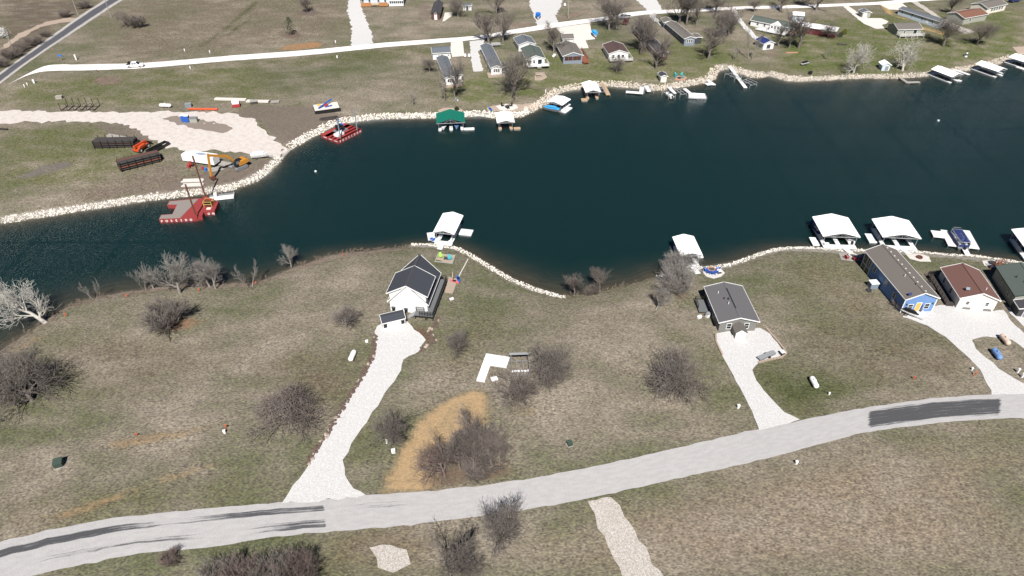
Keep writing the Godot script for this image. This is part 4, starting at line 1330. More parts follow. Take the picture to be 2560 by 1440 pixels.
func letters(o: Node, txt: String, at: Transform3D, spacing: float, size: float, mt: String, flip := false) -> void:
	var font := SystemFont.new()
	font.font_names = PackedStringArray(["Droid Sans"])
	font.font_weight = 700
	for i in txt.length():
		if txt[i] == " ":
			continue
		var m := TextMesh.new()
		m.text = txt[i]
		m.font = font
		m.font_size = 64
		m.pixel_size = size / 46.0
		m.depth = 0.03
		var p := meshed("letter", m, M[mt], o)
		p.transform = at * Transform3D(Basis.IDENTITY, Vector3(i * spacing, 0, 0))

# ---------------------------------------------------------------- one-off things
func white_house(x: float, z: float, turn: float, w: float, l: float) -> void:
	var E := 2.7
	var rise := 4.5
	var t := house("white_house", "white two-storey house with black roof, shed dormers and a long side deck", x, z, turn, w, l, E, rise, "white_wall", "roof_black", {"overhang": 0.4, "end": 0.35, "down": 1.6, "windows": [["f", -1.2, 4.3, 0.55, 0.7, 1], ["l", 1.5, 1.6, 0.9, 1.2, 1], ["l", -2.0, 1.6, 0.9, 1.2, 1]], "vents": [[-1.9, 3.2, "white_paint"]], "cap": "roof_dark"})
	var R := E + rise
	var DE := 4.9
	var z1 := l / 2 - 0.15
	var z0 := l / 2 - l * 0.62
	for s in [-1.0, 1.0]:
		var b := MB.new()
		var xe: float = s * (w / 2 - 0.05)
		var a := [Vector3(xe, DE, z1 + 0.2), Vector3(xe, DE, z0), Vector3(0, R + 0.06, z0), Vector3(0, R + 0.06, z1 + 0.2)]
		if s < 0:
			a = [a[1], a[0], a[3], a[2]]
		b.slab(a[0], a[1], a[2], a[3], 0.14)
		var d := part(t, "dormer", b, "roof_black")
		b = MB.new()
		b.beam(Vector3(xe + s * 0.03, DE - 0.06, z0), Vector3(xe + s * 0.03, DE - 0.06, z1 + 0.2), 0.07, 0.2)
		for zz in [z1 + 0.24, z0]:
			b.beam(Vector3(xe, DE - 0.05, zz), Vector3(0, R, zz), 0.08, 0.22)
		part(d, "fascia", b, "white_paint")
		b = MB.new()
		var xw: float = s * (w / 2 - 0.55)
		var low := E + 0.2
		var q := [Vector2(0.0, E + 0.6), Vector2(xw, low), Vector2(xw, DE + 0.05), Vector2(0, R - 0.12)]
		if s < 0:
			q = [q[3], q[2], q[1], q[0]]
		b.prism(q, z0 + 0.25, z1 - 0.12)
		part(d, "cheek_wall", b, "white_wall")
		for k in 2:
			window(t, Transform3D(Basis(Vector3.UP, s * PI / 2), Vector3(xw, 0, 0)), -s * (z0 + 1.6 + k * 2.6), DE - 0.75, 0.9, 0.8)
	# deck along the right side, turning round the front corner
	var hx := w / 2 - 0.4
	deck(t, hx + 0.05, hx + 1.6, -l / 2 + 0.2, l / 2 + 1.6, 1.25, "deck_grey", "black_paint", 1.6)
	deck(t, hx - 2.3, hx + 0.05, l / 2 + 0.15, l / 2 + 1.6, 1.25, "deck_grey", "black_paint", 1.2)
	railing(t, [Vector3(hx + 1.55, 1.25, -l / 2 + 0.2), Vector3(hx + 1.55, 1.25, l / 2 + 1.55), Vector3(hx - 1.2, 1.25, l / 2 + 1.55)], "black_paint", 1.05, 0.5)
	railing(t, [Vector3(hx + 0.1, 1.25, -l / 2 + 0.2), Vector3(hx + 1.55, 1.25, -l / 2 + 0.2)], "black_paint", 1.05, 0.5)
	railing(t, [Vector3(hx - 2.25, 1.25, l / 2 + 0.2), Vector3(hx - 0.6, 1.25, l / 2 + 0.2)], "black_paint", 1.0, 1.2)
	steps(t, Vector3(hx - 2.3, 0, l / 2 + 0.9), -PI / 2, 1.2, 1.25, 5, "grey_paint")
func blue_house(x: float, z: float, turn: float, w: float, l: float) -> void:
	var t := house("blue_house", "long blue house with brown-grey roof and yellow front door", x, z, turn, w, l, 3.6, 1.55, "blue_wall", "roof_brown", {"overhang": 0.3, "end": 0.3, "down": 2.4, "base": hgt(x, z) + 0.3, "windows": [["f", -1.75, 1.45, 0.95, 1.25, 1], ["f", 1.75, 1.45, 0.95, 1.25, 1], ["l", 1.2, 2.2, 0.8, 1.2, 1], ["l", -3.6, 2.2, 0.8, 1.2, 1], ["l", 4.9, 1.7, 0.8, 1.2, 1], ["l", -5.6, 2.2, 0.8, 1.2, 1]], "doors": [["f", -0.1, 0.35, 1.0, 2.05, "yellow_paint"]], "vents": [[-0.9, 2.5, "white_paint"], [-0.35, 5.8, "tarnished"]]})
	var hl := l / 2 - 0.3
	var hw := w / 2 - 0.3
	var R := 3.6 + 1.55
	for k in 11: # row of little ridge vents
		var b := MB.new()
		var vz := lerpf(-l / 2 + 1.2, l / 2 - 0.8, k / 10.0)
		b.bx(0.32, 0.62, R - 0.28, R - 0.06, vz - 0.12, vz + 0.12)
		part(t, "roof_vent", b, "concrete")
	box_part(t, "front_step", -1.3, 1.5, -0.5, 0.35, hl + 0.01, hl + 1.5, "pale_blue_wall")
	for s in [-1.0, 1.0]:
		box_part(t, "corner_board", s * hw - 0.1, s * hw + 0.1, -0.8, 3.5, hl - 0.08, hl + 0.035, "white_paint")
		var b := MB.new()
		b.bx(s * 2.75 - 0.1, s * 2.75 + 0.1, 2.0, 2.35, hl, hl + 0.16)
		part(t, "wall_lamp", b, "black_paint")
		b = MB.new()
		b.revolve(Vector3(s * 0.75 - 0.1, 0.35, hl + 0.35), Vector3.UP, [[0, 0.1], [0.2, 0.2], [0.45, 0.22], [0.55, 0.02]], 8)
		part(t, "planter", b, "leaf_litter")
	box_part(t, "shutter_board", 0.62, 0.9, 0.45, 1.9, hl, hl + 0.05, "navy")
	# screened porch at the water end
	box_part(t, "porch_screen", -hw - 0.02, -hw + 0.06, -1.6, 3.1, -hl + 0.15, -hl + 3.2, "glass")
	var b := MB.new()
	for zz in [-hl + 0.1, -hl + 1.65, -hl + 3.25]:
		b.bx(-hw - 0.1, -hw + 0.08, -2.0, 3.5, zz - 0.07, zz + 0.07)
	b.bx(-hw - 0.08, -hw + 0.08, 0.9, 1.05, -hl, -hl + 3.25)
	part(t, "porch_posts", b, "white_paint")
	b = MB.new()
	b.tube(Vector3(-0.6, R - 0.6, hl - 0.2), Vector3(-2.3, 4.2, hl - 0.5), 0.03, 0.03, 5)
	b.rbox(Vector3(-2.6, 4.55, hl - 0.4), Vector3(0.7, 0.5, 0.06), Basis(Vector3.RIGHT, -0.5))
	part(t, "satellite_dish", b, "navy")
func excavator(x: float, z: float, turn: float, reach: float) -> void: # boom towards -x
	var t := thing("excavator", "yellow long-reach excavator with its boom folded down beside the bank", "excavator", g3(x, z, 0.02), turn)
	for s in [-1.0, 1.0]:
		var b := MB.new()
		b.prism([Vector2(-1.9, 0.25), Vector2(-1.5, 0), Vector2(1.5, 0), Vector2(1.9, 0.25), Vector2(1.9, 0.65), Vector2(1.5, 0.9), Vector2(-1.5, 0.9), Vector2(-1.9, 0.65)], s * 1.15 - 0.32, s * 1.15 + 0.32)
		part(t, "track", b, "tarnished")
	box_part(t, "turntable", -0.8, 0.8, 0.85, 1.2, -0.8, 0.8, "machine_black")
	box_part(t, "engine_deck", -0.6, 2.0, 1.2, 2.3, -1.25, 1.25, "machine_yellow")
	box_part(t, "engine_cover", -0.2, 1.2, 2.3, 2.42, -1.0, 0.4, "machine_black")
	var b := MB.new()
	b.prism([Vector2(1.9, 1.15), Vector2(2.6, 1.35), Vector2(2.6, 2.1), Vector2(1.9, 2.35)], -1.2, 1.2)
	part(t, "counterweight", b, "machine_yellow")
	b = MB.new()
	b.prism([Vector2(-1.6, 1.2), Vector2(-0.1, 1.2), Vector2(-0.1, 2.95), Vector2(-1.2, 2.95), Vector2(-1.65, 2.2)], 0.3, 1.2)
	var cab := part(t, "cab", b, "machine_black")
	box_part(cab, "window", -1.3, -0.3, 1.9, 2.75, 1.19, 1.22, "glass_grey")
	var p0 := Vector3(-0.6, 1.7, -0.3)
	var p1 := Vector3(-reach * 0.30, 4.6, -0.3)
	var p2 := Vector3(-reach + 0.9, 6.9, -0.3)
	b = MB.new()
	b.beam(p0, p1, 0.5, 0.75)
	b.beam(p1, p2, 0.45, 0.6)
	part(t, "boom", b, "machine_yellow")
	b = MB.new()
	b.tube(Vector3(-0.9, 1.4, 0.1), p0.lerp(p1, 0.8) + Vector3(0, -0.4, 0.35), 0.12, 0.1, 8)
	b.tube(Vector3(-0.9, 1.4, -0.7), p0.lerp(p1, 0.8) + Vector3(0, -0.4, -0.35), 0.12, 0.1, 8)
	part(t, "hydraulic_rams", b, "chrome")
	b = MB.new()
	var p3 := Vector3(-reach, 1.0, -0.3)
	b.beam(p2 + Vector3(0, 0.5, 0), p3, 0.4, 0.5)
	part(t, "stick", b, "machine_yellow")
	b = MB.new()
	b.prism([Vector2(p3.x - 0.4, 1.1), Vector2(p3.x - 0.3, 0.15), Vector2(p3.x + 0.5, 0.02), Vector2(p3.x + 1.0, 0.4), Vector2(p3.x + 0.5, 1.1)], -0.85, 0.25)
	part(t, "bucket", b, "rust")
func telehandler(x: float, z: float, turn: float) -> void: # front at -z
	var t := thing("telehandler", "orange telescopic handler holding a black trough", "handler", g3(x, z, 0.02), turn)
	box_part(t, "chassis", -0.9, 0.9, 0.5, 1.15, -2.3, 2.3, "machine_orange")
	box_part(t, "engine_cover", 0.25, 1.05, 1.1, 1.7, -0.8, 1.6, "machine_orange")
	var b := MB.new()
	b.prism([Vector2(-1.0, 1.1), Vector2(-0.15, 1.1), Vector2(-0.2, 2.4), Vector2(-0.9, 2.4)], -0.5, 0.9)
	var c := part(t, "cab", b, "machine_black")
	box_part(c, "window", -1.02, -0.98, 1.6, 2.25, -0.4, 0.8, "glass_grey")
	b = MB.new()
	b.beam(Vector3(0.05, 2.0, 2.6), Vector3(0.05, 1.7, -2.4), 0.5, 0.6)
	part(t, "boom", b, "machine_orange")
	b = MB.new()
	b.beam(Vector3(0.05, 1.6, -2.3), Vector3(0.05, 0.9, -3.3), 0.4, 0.4)
	b.bx(-0.9, 1.0, 0.3, 1.1, -3.45, -3.3)
	part(t, "carriage", b, "machine_black")
	for zz in [-1.6, 1.6]:
		for s in [-1.0, 1.0]:
			wheel(t, s * 1.0, 0.62, zz, 0.62, 0.42, "canvas_white")
func trough(label: String, x: float, z: float, turn: float, l: float, w: float, h: float) -> void:
	var t := thing("steel_trough", label, "trough", g3(x, z), turn)
	box_part(t, "floor", -w / 2, w / 2, 0, 0.1, -l / 2, l / 2, "machine_black")
	for s in [-1.0, 1.0]:
		box_part(t, "side", s * (w / 2) - 0.06, s * (w / 2) + 0.06, 0.1, h, -l / 2, l / 2, "machine_black")
		box_part(t, "end", -w / 2 + 0.06, w / 2 - 0.06, 0.1, h, s * (l / 2) - 0.06, s * (l / 2) + 0.06, "machine_black")
	for k in 2:
		box_part(t, "loose_block", -0.3, 0.2, 0.1, 0.4, -l * 0.25 + k * l * 0.5 - 0.3, -l * 0.25 + k * l * 0.5 + 0.3, "canvas_white")
func pipe_stack(label: String, x: float, z: float, turn: float, l: float, rows: int, layers: int, rusty: int) -> void: # pipes along x
	var t := thing("pipe_rack", label, "pipe rack", g3(x, z, 0.02), turn, "racks stacked with dark pipes")
	var r := 0.18
	var m0: ArrayMesh = null
	for ly in layers:
		for k in rows - ly % 2:
			if m0 == null:
				var b := MB.new()
				b.tube(Vector3(-l / 2, 0, 0), Vector3(l / 2, 0, 0), r, r, 8)
				m0 = b.mesh()
			var p := meshed("pipe", m0, M["rust" if (k * 5 + ly * 3) % 11 < rusty else "pipe_black"], t)
			p.position = Vector3(((k * 7 + ly * 3) % 5) * 0.08, 0.32 + ly * r * 1.75, (k - (rows - 1) * 0.5 + (ly % 2) * 0.5) * r * 2.05)
	for k in 6:
		var b := MB.new()
		var px := lerpf(-l / 2 + 0.5, l / 2 - 0.5, k / 5.0)
		var hw := rows * r * 1.05 + 0.12
		var top := 0.35 + layers * r * 1.75 + 0.35
		for s in [-1.0, 1.0]:
			b.bx(px - 0.06, px + 0.06, -0.1, top, s * hw - 0.06, s * hw + 0.06)
		b.bx(px - 0.06, px + 0.06, 0.02, 0.15, -hw, hw)
		part(t, "rack_frame", b, "pipe_black")
func empty_rack(x: float, z: float, turn: float, l: float, n: int, w: float, h: float) -> void:
	var t := thing("pipe_rack", "empty black pipe rack with upright posts on the grass", "pipe rack", g3(x, z), turn, "racks stacked with dark pipes")
	var b := MB.new()
	for s in [-1.0, 1.0]:
		b.bx(-l / 2, l / 2, 0.0, 0.16, s * w * 0.3 - 0.07, s * w * 0.3 + 0.07)
	part(t, "skids", b, "pipe_black")
	for k in n:
		b = MB.new()
		var px := lerpf(-l / 2, l / 2, float(k) / (n - 1))
		b.bx(px - 0.07, px + 0.07, 0.14, 0.3, -w / 2, w / 2)
		for s in [-1.0, 1.0]:
			b.bx(px - 0.07, px + 0.07, 0.14, h, s * w / 2 - 0.07, s * w / 2 + 0.07)
		part(t, "upright", b, "pipe_black")
func spud(o: Node, x: float, z: float, h: float, mt: String, r: float) -> void:
	var b := MB.new()
	b.tube(Vector3(x, -1.5, z), Vector3(x, h, z), r, r, 10)
	var p := part(o, "spud_pole", b, mt)
	b = MB.new()
	b.bx(x - 0.5, x + 0.5, 0.6, 1.5, z - 0.5, z + 0.5)
	part(p, "collar", b, "barge_red")
func work_barge(x: float, z: float, hull: Array, worn: Array, near: float, back: float, notch: float) -> void: # notched deck and two tall spuds; local x to the right, +z nearer
	var t := thing("work_barge", "red notched work barge with two tall rusty spud poles", "barge", Vector3(x, 0, z))
	var b := MB.new()
	b.plan(hull, -0.4, 0.95)
	part(t, "hull", b, "barge_red")
	b = MB.new()
	b.plan(worn, 0.95, 0.975)
	part(t, "worn_deck", b, "worn_planks")
	spud(t, SPUDS[0].x, SPUDS[0].y, SPUDS[0].z, "rust", 0.2)
	spud(t, SPUDS[1].x, SPUDS[1].y, SPUDS[1].z, "rust", 0.2)
	var turn := atan2(hull[1].x - hull[0].x, hull[1].y - hull[0].y) - PI / 2
	var step: float = hull[0].distance_to(hull[1]) / 7.4
	letters(t, "POSEIDO", Transform3D(Basis(Vector3.UP, turn), Vector3(hull[0].x + step * 0.5, 0.4, hull[0].y + 0.02)), step, 0.62, "canvas_white")
	turn = atan2(hull[4].x - hull[3].x, hull[4].y - hull[3].y) - PI / 2
	letters(t, "ON", Transform3D(Basis(Vector3.UP, turn), Vector3(lerpf(hull[3].x, hull[4].x, 0.45), 0.4, hull[3].y + 0.03)), 1.1, 0.6, "canvas_white")
	letters(t, "PO", Transform3D(Basis.IDENTITY, Vector3(hull[8].x + 0.5, 0.4, hull[8].y + 0.06)), 1.1, 0.6, "yellow_paint")
	var c := Vector3(CAGE.x, 0.95, CAGE.y)
	b = MB.new()
	for q in [[-1, -1], [1, -1], [-1, 1], [1, 1]]:
		b.beam(c + Vector3(q[0] * 1.0, 0, q[1] * 1.0), c + Vector3(q[0] * 1.0, 1.5, q[1] * 1.0), 0.11, 0.11)
	for y in [0.75, 1.5]:
		for q in [[-1, -1, 1, -1], [-1, 1, 1, 1], [-1, -1, -1, 1], [1, -1, 1, 1]]:
			b.beam(c + Vector3(q[0], y, q[1]), c + Vector3(q[2], y, q[3]), 0.1, 0.1)
	part(t, "cage", b, "yellow_paint")
	box_part(t, "winch_engine", c.x - 0.7, c.x + 0.7, 0.95, 2.0, c.z - 0.6, c.z + 0.6, "machine_black")
	box_part(t, "hatch", c.x - 0.1, c.x + 1.0, 0.95, 1.1, c.z + 1.3, c.z + 2.2, "concrete")
func side_float(x: float, z: float, turn: float) -> void:
	var t := thing("floating_platform", "white and grey floating platform tied behind the red barge", "dock", Vector3(x, 0, z), turn)
	box_part(t, "deck", -3.2, 3.2, 0.1, 0.5, -1.3, 1.3, "dock_white")
	box_part(t, "grating", -3.1, 3.1, 0.5, 0.56, -1.2, -0.2, "tarnished")
	var b := MB.new()
	for k in 3:
		b.bx(-3.0 + k * 3.0 - 0.05, -3.0 + k * 3.0 + 0.05, 0.5, 1.5, -1.28, -1.18)
	b.bx(-3.0, 3.0, 1.42, 1.5, -1.27, -1.19)
	part(t, "guard_rail", b, "galvanized")
	b = MB.new()
	b.revolve(Vector3(-1.3, 0.5, 0.1), Vector3.UP, [[0, 0.45], [0.9, 0.45], [1.05, 0.3], [1.06, 0]], 10)
	part(t, "drum", b, "canvas_white")
func deck_barge(x: float, z: float, turn: float, w: float, l: float) -> void:
	var t := thing("work_barge", "red flat barge with a blue and black winch moored at the dirt bank", "barge", Vector3(x, 0, z), turn)
	box_part(t, "hull", -w / 2, w / 2, -0.4, 1.0, -l / 2, l / 2, "barge_red")
	box_part(t, "rub_rail", -w / 2 - 0.06, w / 2 + 0.06, 0.85, 1.0, -l / 2 - 0.06, l / 2 + 0.06, "red_paint")
	letters(t, "POSEIDON", Transform3D(Basis.IDENTITY, Vector3(-w / 2 + 0.7, 0.42, l / 2 + 0.01)), (w - 1.4) / 7.0, 0.65, "canvas_white")
	for k in 3:
		letters(t, "POSEIDON", Transform3D(Basis(Vector3.UP, -PI / 2), Vector3(-w / 2 - 0.01, 0.45, -l * 0.36 + k * l * 0.31)), 0.17, 0.24, "canvas_white")
	for s in [-1.0, 1.0]:
		var b := MB.new()
		b.tube(Vector3(s * w * 0.36, -1, l / 2 - 0.5), Vector3(s * w * 0.36, 7.5, l / 2 - 0.5), 0.17, 0.17, 8)
		part(t, "spud_pole", b, "slate_wall")
	box_part(t, "cable_box", -w * 0.36, -w * 0.08, 1.0, 1.7, l * 0.05, l * 0.28, "canvas_white")
	box_part(t, "winch_bed", -w * 0.15, w * 0.22, 1.0, 1.3, -l * 0.3, l * 0.1, "tarnished")
	var b := MB.new()
	b.bx(-w * 0.08, w * 0.1, 1.3, 2.8, -l * 0.22, -l * 0.02)
	b.tube(Vector3(-w * 0.1, 2.1, l * 0.02), Vector3(w * 0.1, 2.1, l * 0.02), 0.5, 0.5, 10)
	part(t, "winch", b, "machine_black")
	b = MB.new()
	b.bx(w * 0.08, w * 0.2, 1.3, 2.5, -l * 0.3, -l * 0.12)
	b.beam(Vector3(0, 2.8, -l * 0.15), Vector3(w * 0.15, 3.6, -l * 0.3), 0.3, 0.3)
	part(t, "motor", b, "tarp_blue")
	box_part(t, "tool_box", -w * 0.12, 0.0, 1.0, 1.8, l * 0.0, l * 0.12, "pale_blue_wall")
func land_barge(x: float, z: float, turn: float) -> void:
	var t := thing("barge_section", "black-sided barge section parked on the dirt with a blue crane arm", "barge", g3(x, z), turn)
	box_part(t, "hull", -4.0, 4.0, 0.05, 1.1, -2.6, 2.6, "machine_black")
	box_part(t, "deck", -3.9, 3.9, 1.1, 1.16, -2.5, 2.5, "concrete")
	var b := MB.new()
	b.beam(Vector3(-2.6, 1.4, 1.4), Vector3(2.2, 2.4, -2.2), 0.35, 0.35)
	b.beam(Vector3(-0.5, 1.3, 1.0), Vector3(1.8, 1.5, 0.6), 0.25, 0.25)
	part(t, "crane_arm", b, "blue_paint")
	box_part(t, "winch", -0.6, 0.6, 1.16, 1.9, -0.6, 0.4, "red_paint")
	box_part(t, "hose_reel", -2.6, -1.6, 1.16, 1.7, -1.4, -0.4, "yellow_paint")
func box_trailer(x: float, z: float, turn: float, l: float, w: float, h: float) -> void: # long axis x
	var t := thing("box_trailer", "white box trailer with a blue oval emblem on its roof", "trailer", g3(x, z, 0.02), turn)
	box_part(t, "body", -l / 2, l / 2, 0.7, h, -w / 2, w / 2, "canvas_white")
	box_part(t, "cab", -l / 2 - 1.8, -l / 2 - 0.05, 0.6, h * 0.85, -w / 2 + 0.1, w / 2 - 0.1, "white_paint")
	box_part(t, "cab_window", -l / 2 - 1.83, -l / 2 - 1.78, h * 0.5, h * 0.8, -w / 2 + 0.25, w / 2 - 0.25, "glass")
	var b := MB.new()
	var p := []
	for k in 24:
		var a := TAU * k / 24
		p.append(Vector2(cos(a) * 1.5 - 0.2, sin(a) * 0.62))
	b.plan(p, h + 0.002, h + 0.02)
	var e := part(t, "emblem", b, "navy")
	p = []
	for k in 24:
		var a := TAU * k / 24
		p.append(Vector2(cos(a) * 1.25 - 0.2, sin(a) * 0.46))
	b = MB.new()
	b.plan(p, h + 0.02, h + 0.03)
	var f := part(e, "emblem_field", b, "pale_blue_wall")
	f.set_meta("label", "pale centre of the blue oval emblem")
	for k in 3:
		box_part(e, "emblem_stroke", -1.1, 0.7, h + 0.03, h + 0.04, -0.26 + k * 0.2, -0.16 + k * 0.2, "navy")
	for s in [-1.0, 1.0]:
		for q in [-0.3, 0.3, 0.42]:
			var wz: float = s * (w / 2 - 0.15)
			b = MB.new()
			b.tube(Vector3(l * q, 0.45, wz - 0.14), Vector3(l * q, 0.45, wz + 0.14), 0.45, 0.45, 12)
			part(t, "wheel", b, "rubber")
func stone_wall(line: PackedVector2Array, label := "low wall of dark brown boulders beside the long white driveway") -> void:
	var t := thing("retaining_wall", label, "wall", Vector3.ZERO)
	var ms := [rock_mesh(5), rock_mesh(9), rock_mesh(13)]
	for i in line.size() - 1:
		var a := line[i]
		var e := line[i + 1] - a
		var k := int(e.length() / 0.5)
		for s in k:
			for r in 2:
				var q := a + e * ((s + rng.randf() * 0.5) / k) + e.orthogonal().normalized() * (rng.randf_range(-0.25, 0.25) + r * 0.35 - 0.2)
				var p := meshed("boulder", ms[(s + r) % 3], M["wall_stone_pale" if rng.randf() < 0.2 else "wall_stone"], t)
				var z := rng.randf_range(0.5, 0.95)
				p.transform = Transform3D(Basis(Vector3.UP, rng.randf() * TAU).scaled(Vector3(z, z * 0.8, z)), g3(q.x, q.y, 0.12))
func jet_ski(label: String, x: float, z: float, turn: float) -> void:
	var t := thing("covered_jet_ski", label, "jet ski", g3(x, z, 0.05), turn)
	var b := MB.new()
	hull_shape(b, 3.4, 1.25, 0.45, 0.85)
	part(t, "hull", b, "white_paint")
	b = MB.new()
	hull_shape(b, 3.3, 1.2, 0.85, 1.1)
	hull_shape(b, 2.2, 0.6, 1.1, 1.45)
	part(t, "cover", b, "machine_black")
	b = MB.new()
	b.beam(Vector3(0, 0.35, -2.6), Vector3(0, 0.35, 1.4), 0.1, 0.1)
	b.beam(Vector3(-0.7, 0.35, 0.4), Vector3(0.7, 0.35, 0.4), 0.1, 0.1)
	part(t, "trailer_frame", b, "galvanized")
	for s in [-1.0, 1.0]:
		wheel(t, s * 0.75, 0.3, 0.4, 0.28, 0.18)
func portable_toilet(label: String, x: float, z: float, turn: float, mt: String) -> void:
	var t := thing("portable_toilet", label, "toilet", g3(x, z), turn, "portable toilets in the yard")
	box_part(t, "cabin", -0.6, 0.6, 0, 2.1, -0.6, 0.6, mt)
	box_part(t, "roof", -0.62, 0.62, 2.1, 2.25, -0.62, 0.62, "canvas_white")
	box_part(t, "door", -0.4, 0.4, 0.1, 2.0, 0.6, 0.64, mt)
func timber_pile(label: String, x: float, z: float, turn: float, l: float, n: int, mt: String, size := 0.28) -> void:
	var t := thing("timber_pile", label, "timber", g3(x, z), turn)
	for k in n:
		var b := MB.new()
		var ly := k / 5
		b.rbox(Vector3(rng.randf_range(-0.2, 0.2), size * 0.5 + ly * size, (k % 5 - 2) * size * 1.15), Vector3(l * rng.randf_range(0.85, 1.0), size * 0.94, size), Basis(Vector3.UP, rng.randf_range(-0.05, 0.05)))
		part(t, "plank", b, mt)
func shrub(called: String, label: String, x: float, z: float, r: float, h: float, mt: String) -> void: # leafy clump
	var t := thing(called, label, "tree" if called.contains("tree") else "shrub", g3(x, z))
	var b := MB.new()
	b.tube(Vector3(0, -0.2, 0), Vector3(0, h * 0.5, 0), 0.09, 0.04, 6)
	part(t, "trunk", b, "brown_bark")
	b = MB.new()
	var rr := RandomNumberGenerator.new()
	rr.seed = int(x * 31) + 5
	for i in int(900):
		var y := pow(rr.randf(), 0.8)
		var a := rr.randf() * TAU
		var rad := r * sqrt(rr.randf()) * sqrt(maxf(0.02, 1.0 - pow(absf(y - 0.35) / 0.66, 2.0))) * (0.8 + 0.35 * sin(a * 3.0 + y * 9.0))
		var c := Vector3(cos(a) * rad, 0.12 * h + y * h * 0.88, sin(a) * rad)
		var u := Vector3(rr.randf_range(-1, 1), rr.randf_range(-0.4, 1), rr.randf_range(-1, 1)).normalized()
		var v := u.cross(Vector3(rr.randf_range(-1, 1), rr.randf_range(-1, 1), rr.randf_range(-1, 1))).normalized()
		var s := rr.randf_range(0.12, 0.26)
		b.tri(c - u * s, c + v * s * 0.7, c + u * s)
	part(t, "crown", b, mt)
func deck_sections(x: float, z: float, turn: float) -> void: # the L-shaped dock lying on the lawn
	var t := thing("dock_section", "white L-shaped dock section lying on the lawn", "dock", g3(x, z), turn)
	box_part(t, "long_leg", -2.3, -0.75, 0.12, 0.42, -2.2, 5.0, "dock_white")
	box_part(t, "short_leg", -0.75, 2.3, 0.12, 0.42, -2.2, 0.6, "dock_white")
	box_part(t, "float", -2.2, -0.85, 0.0, 0.12, -2.0, 4.8, "machine_black")
func hoist_frame(x: float, z: float, turn: float) -> void:
	var t := thing("boat_hoist", "grey metal boat hoist frame standing under the bare trees", "boat hoist", g3(x, z), turn)
	for s in [-1.0, 1.0]:
		for e in [-1.0, 1.0]:
			var b := MB.new()
			b.bx(s * 1.6 - 0.07, s * 1.6 + 0.07, 0, 2.2, e * 1.9 - 0.07, e * 1.9 + 0.07)
			part(t, "post", b, "tarnished")
	var b := MB.new()
	b.bx(-1.9, 1.9, 2.2, 2.5, -2.05, -1.75)
	part(t, "crossbeam", b, "galvanized")
	b = MB.new()
	for s in [-1.0, 1.0]:
		b.bx(s * 1.6 - 0.06, s * 1.6 + 0.06, 2.0, 2.14, -1.9, 1.9)
		b.bx(s * 0.6 - 0.1, s * 0.6 + 0.1, 0.5, 0.65, -1.9, 1.9)
	b.bx(-1.6, 1.6, 0.35, 0.5, -1.95, -1.8)
	b.bx(-1.6, 1.6, 0.35, 0.5, 1.8, 1.95)
	part(t, "cradle", b, "tarnished")
	b = MB.new()
	for k in 6:
		b.rbox(Vector3(-1.5 + k * 0.6, 0.62 + (k % 2) * 0.05, 0.9), Vector3(0.45, 0.1, 0.4), Basis(Vector3.UP, k * 0.9))
	part(t, "strap_pads", b, "canvas_white")
func umbrella(label: String, x: float, z: float, mt: String) -> void:
	var t := thing("folded_umbrella", label, "umbrella", g3(x, z), 0.3)
	var b := MB.new()
	b.tube(Vector3(0, 0, 0), Vector3(0.1, 2.6, 0), 0.03, 0.03, 6)
	part(t, "pole", b, "grey_wood")
	b = MB.new()
	b.revolve(Vector3(0.04, 1.0, 0), Vector3(0.04, 1, 0), [[0, 0.16], [0.5, 0.13], [1.6, 0.03]], 8)
	part(t, "canopy", b, mt)
func kayak(label: String, x: float, z: float, turn: float, mt: String, l := 3.0, up := 0.0) -> void:
	var t := thing("kayak", label, "kayak", g3(x, z, up), turn)
	var b := MB.new()
	var w := 0.75
	for s in [-1.0, 1.0]:
		var prev := 0.1
		for k in 5:
			var z0: float = s * l / 10.0 * k
			var z1: float = s * l / 10.0 * (k + 1)
			var w0 := w / 2 * sqrt(maxf(0.01, 1.0 - pow(k / 5.0, 2.0)))
			var w1 := w / 2 * sqrt(maxf(0.01, 1.0 - pow((k + 1) / 5.0, 2.0)))
			if s > 0:
				b.hexa([Vector3(-w1 * 0.6, 0.02, z1), Vector3(w1 * 0.6, 0.02, z1), Vector3(w0 * 0.6, 0.02, z0), Vector3(-w0 * 0.6, 0.02, z0), Vector3(-w1, 0.32, z1), Vector3(w1, 0.32, z1), Vector3(w0, 0.32, z0), Vector3(-w0, 0.32, z0)])
			else:
				b.hexa([Vector3(-w0 * 0.6, 0.02, z0), Vector3(w0 * 0.6, 0.02, z0), Vector3(w1 * 0.6, 0.02, z1), Vector3(-w1 * 0.6, 0.02, z1), Vector3(-w0, 0.32, z0), Vector3(w0, 0.32, z0), Vector3(w1, 0.32, z1), Vector3(-w1, 0.32, z1)])
	part(t, "hull", b, mt)
	box_part(t, "seat", -0.25, 0.25, 0.32, 0.42, -0.4, 0.4, "machine_black")
func buoy(label: String, x: float, z: float) -> void:
	var t := thing("buoy", label, "buoy", Vector3(x, 0, z), 0, "white buoys on the water")
	var b := MB.new()
	b.revolve(Vector3(0, -0.2, 0), Vector3.UP, [[0, 0.02], [0.1, 0.25], [0.3, 0.32], [0.5, 0.24], [0.6, 0.04]], 10)
	part(t, "float", b, "canvas_white")
	b = MB.new()
	b.tube(Vector3(0, 0.35, 0), Vector3(0, 0.6, 0), 0.05, 0.05, 6)
	part(t, "ring", b, "chrome")
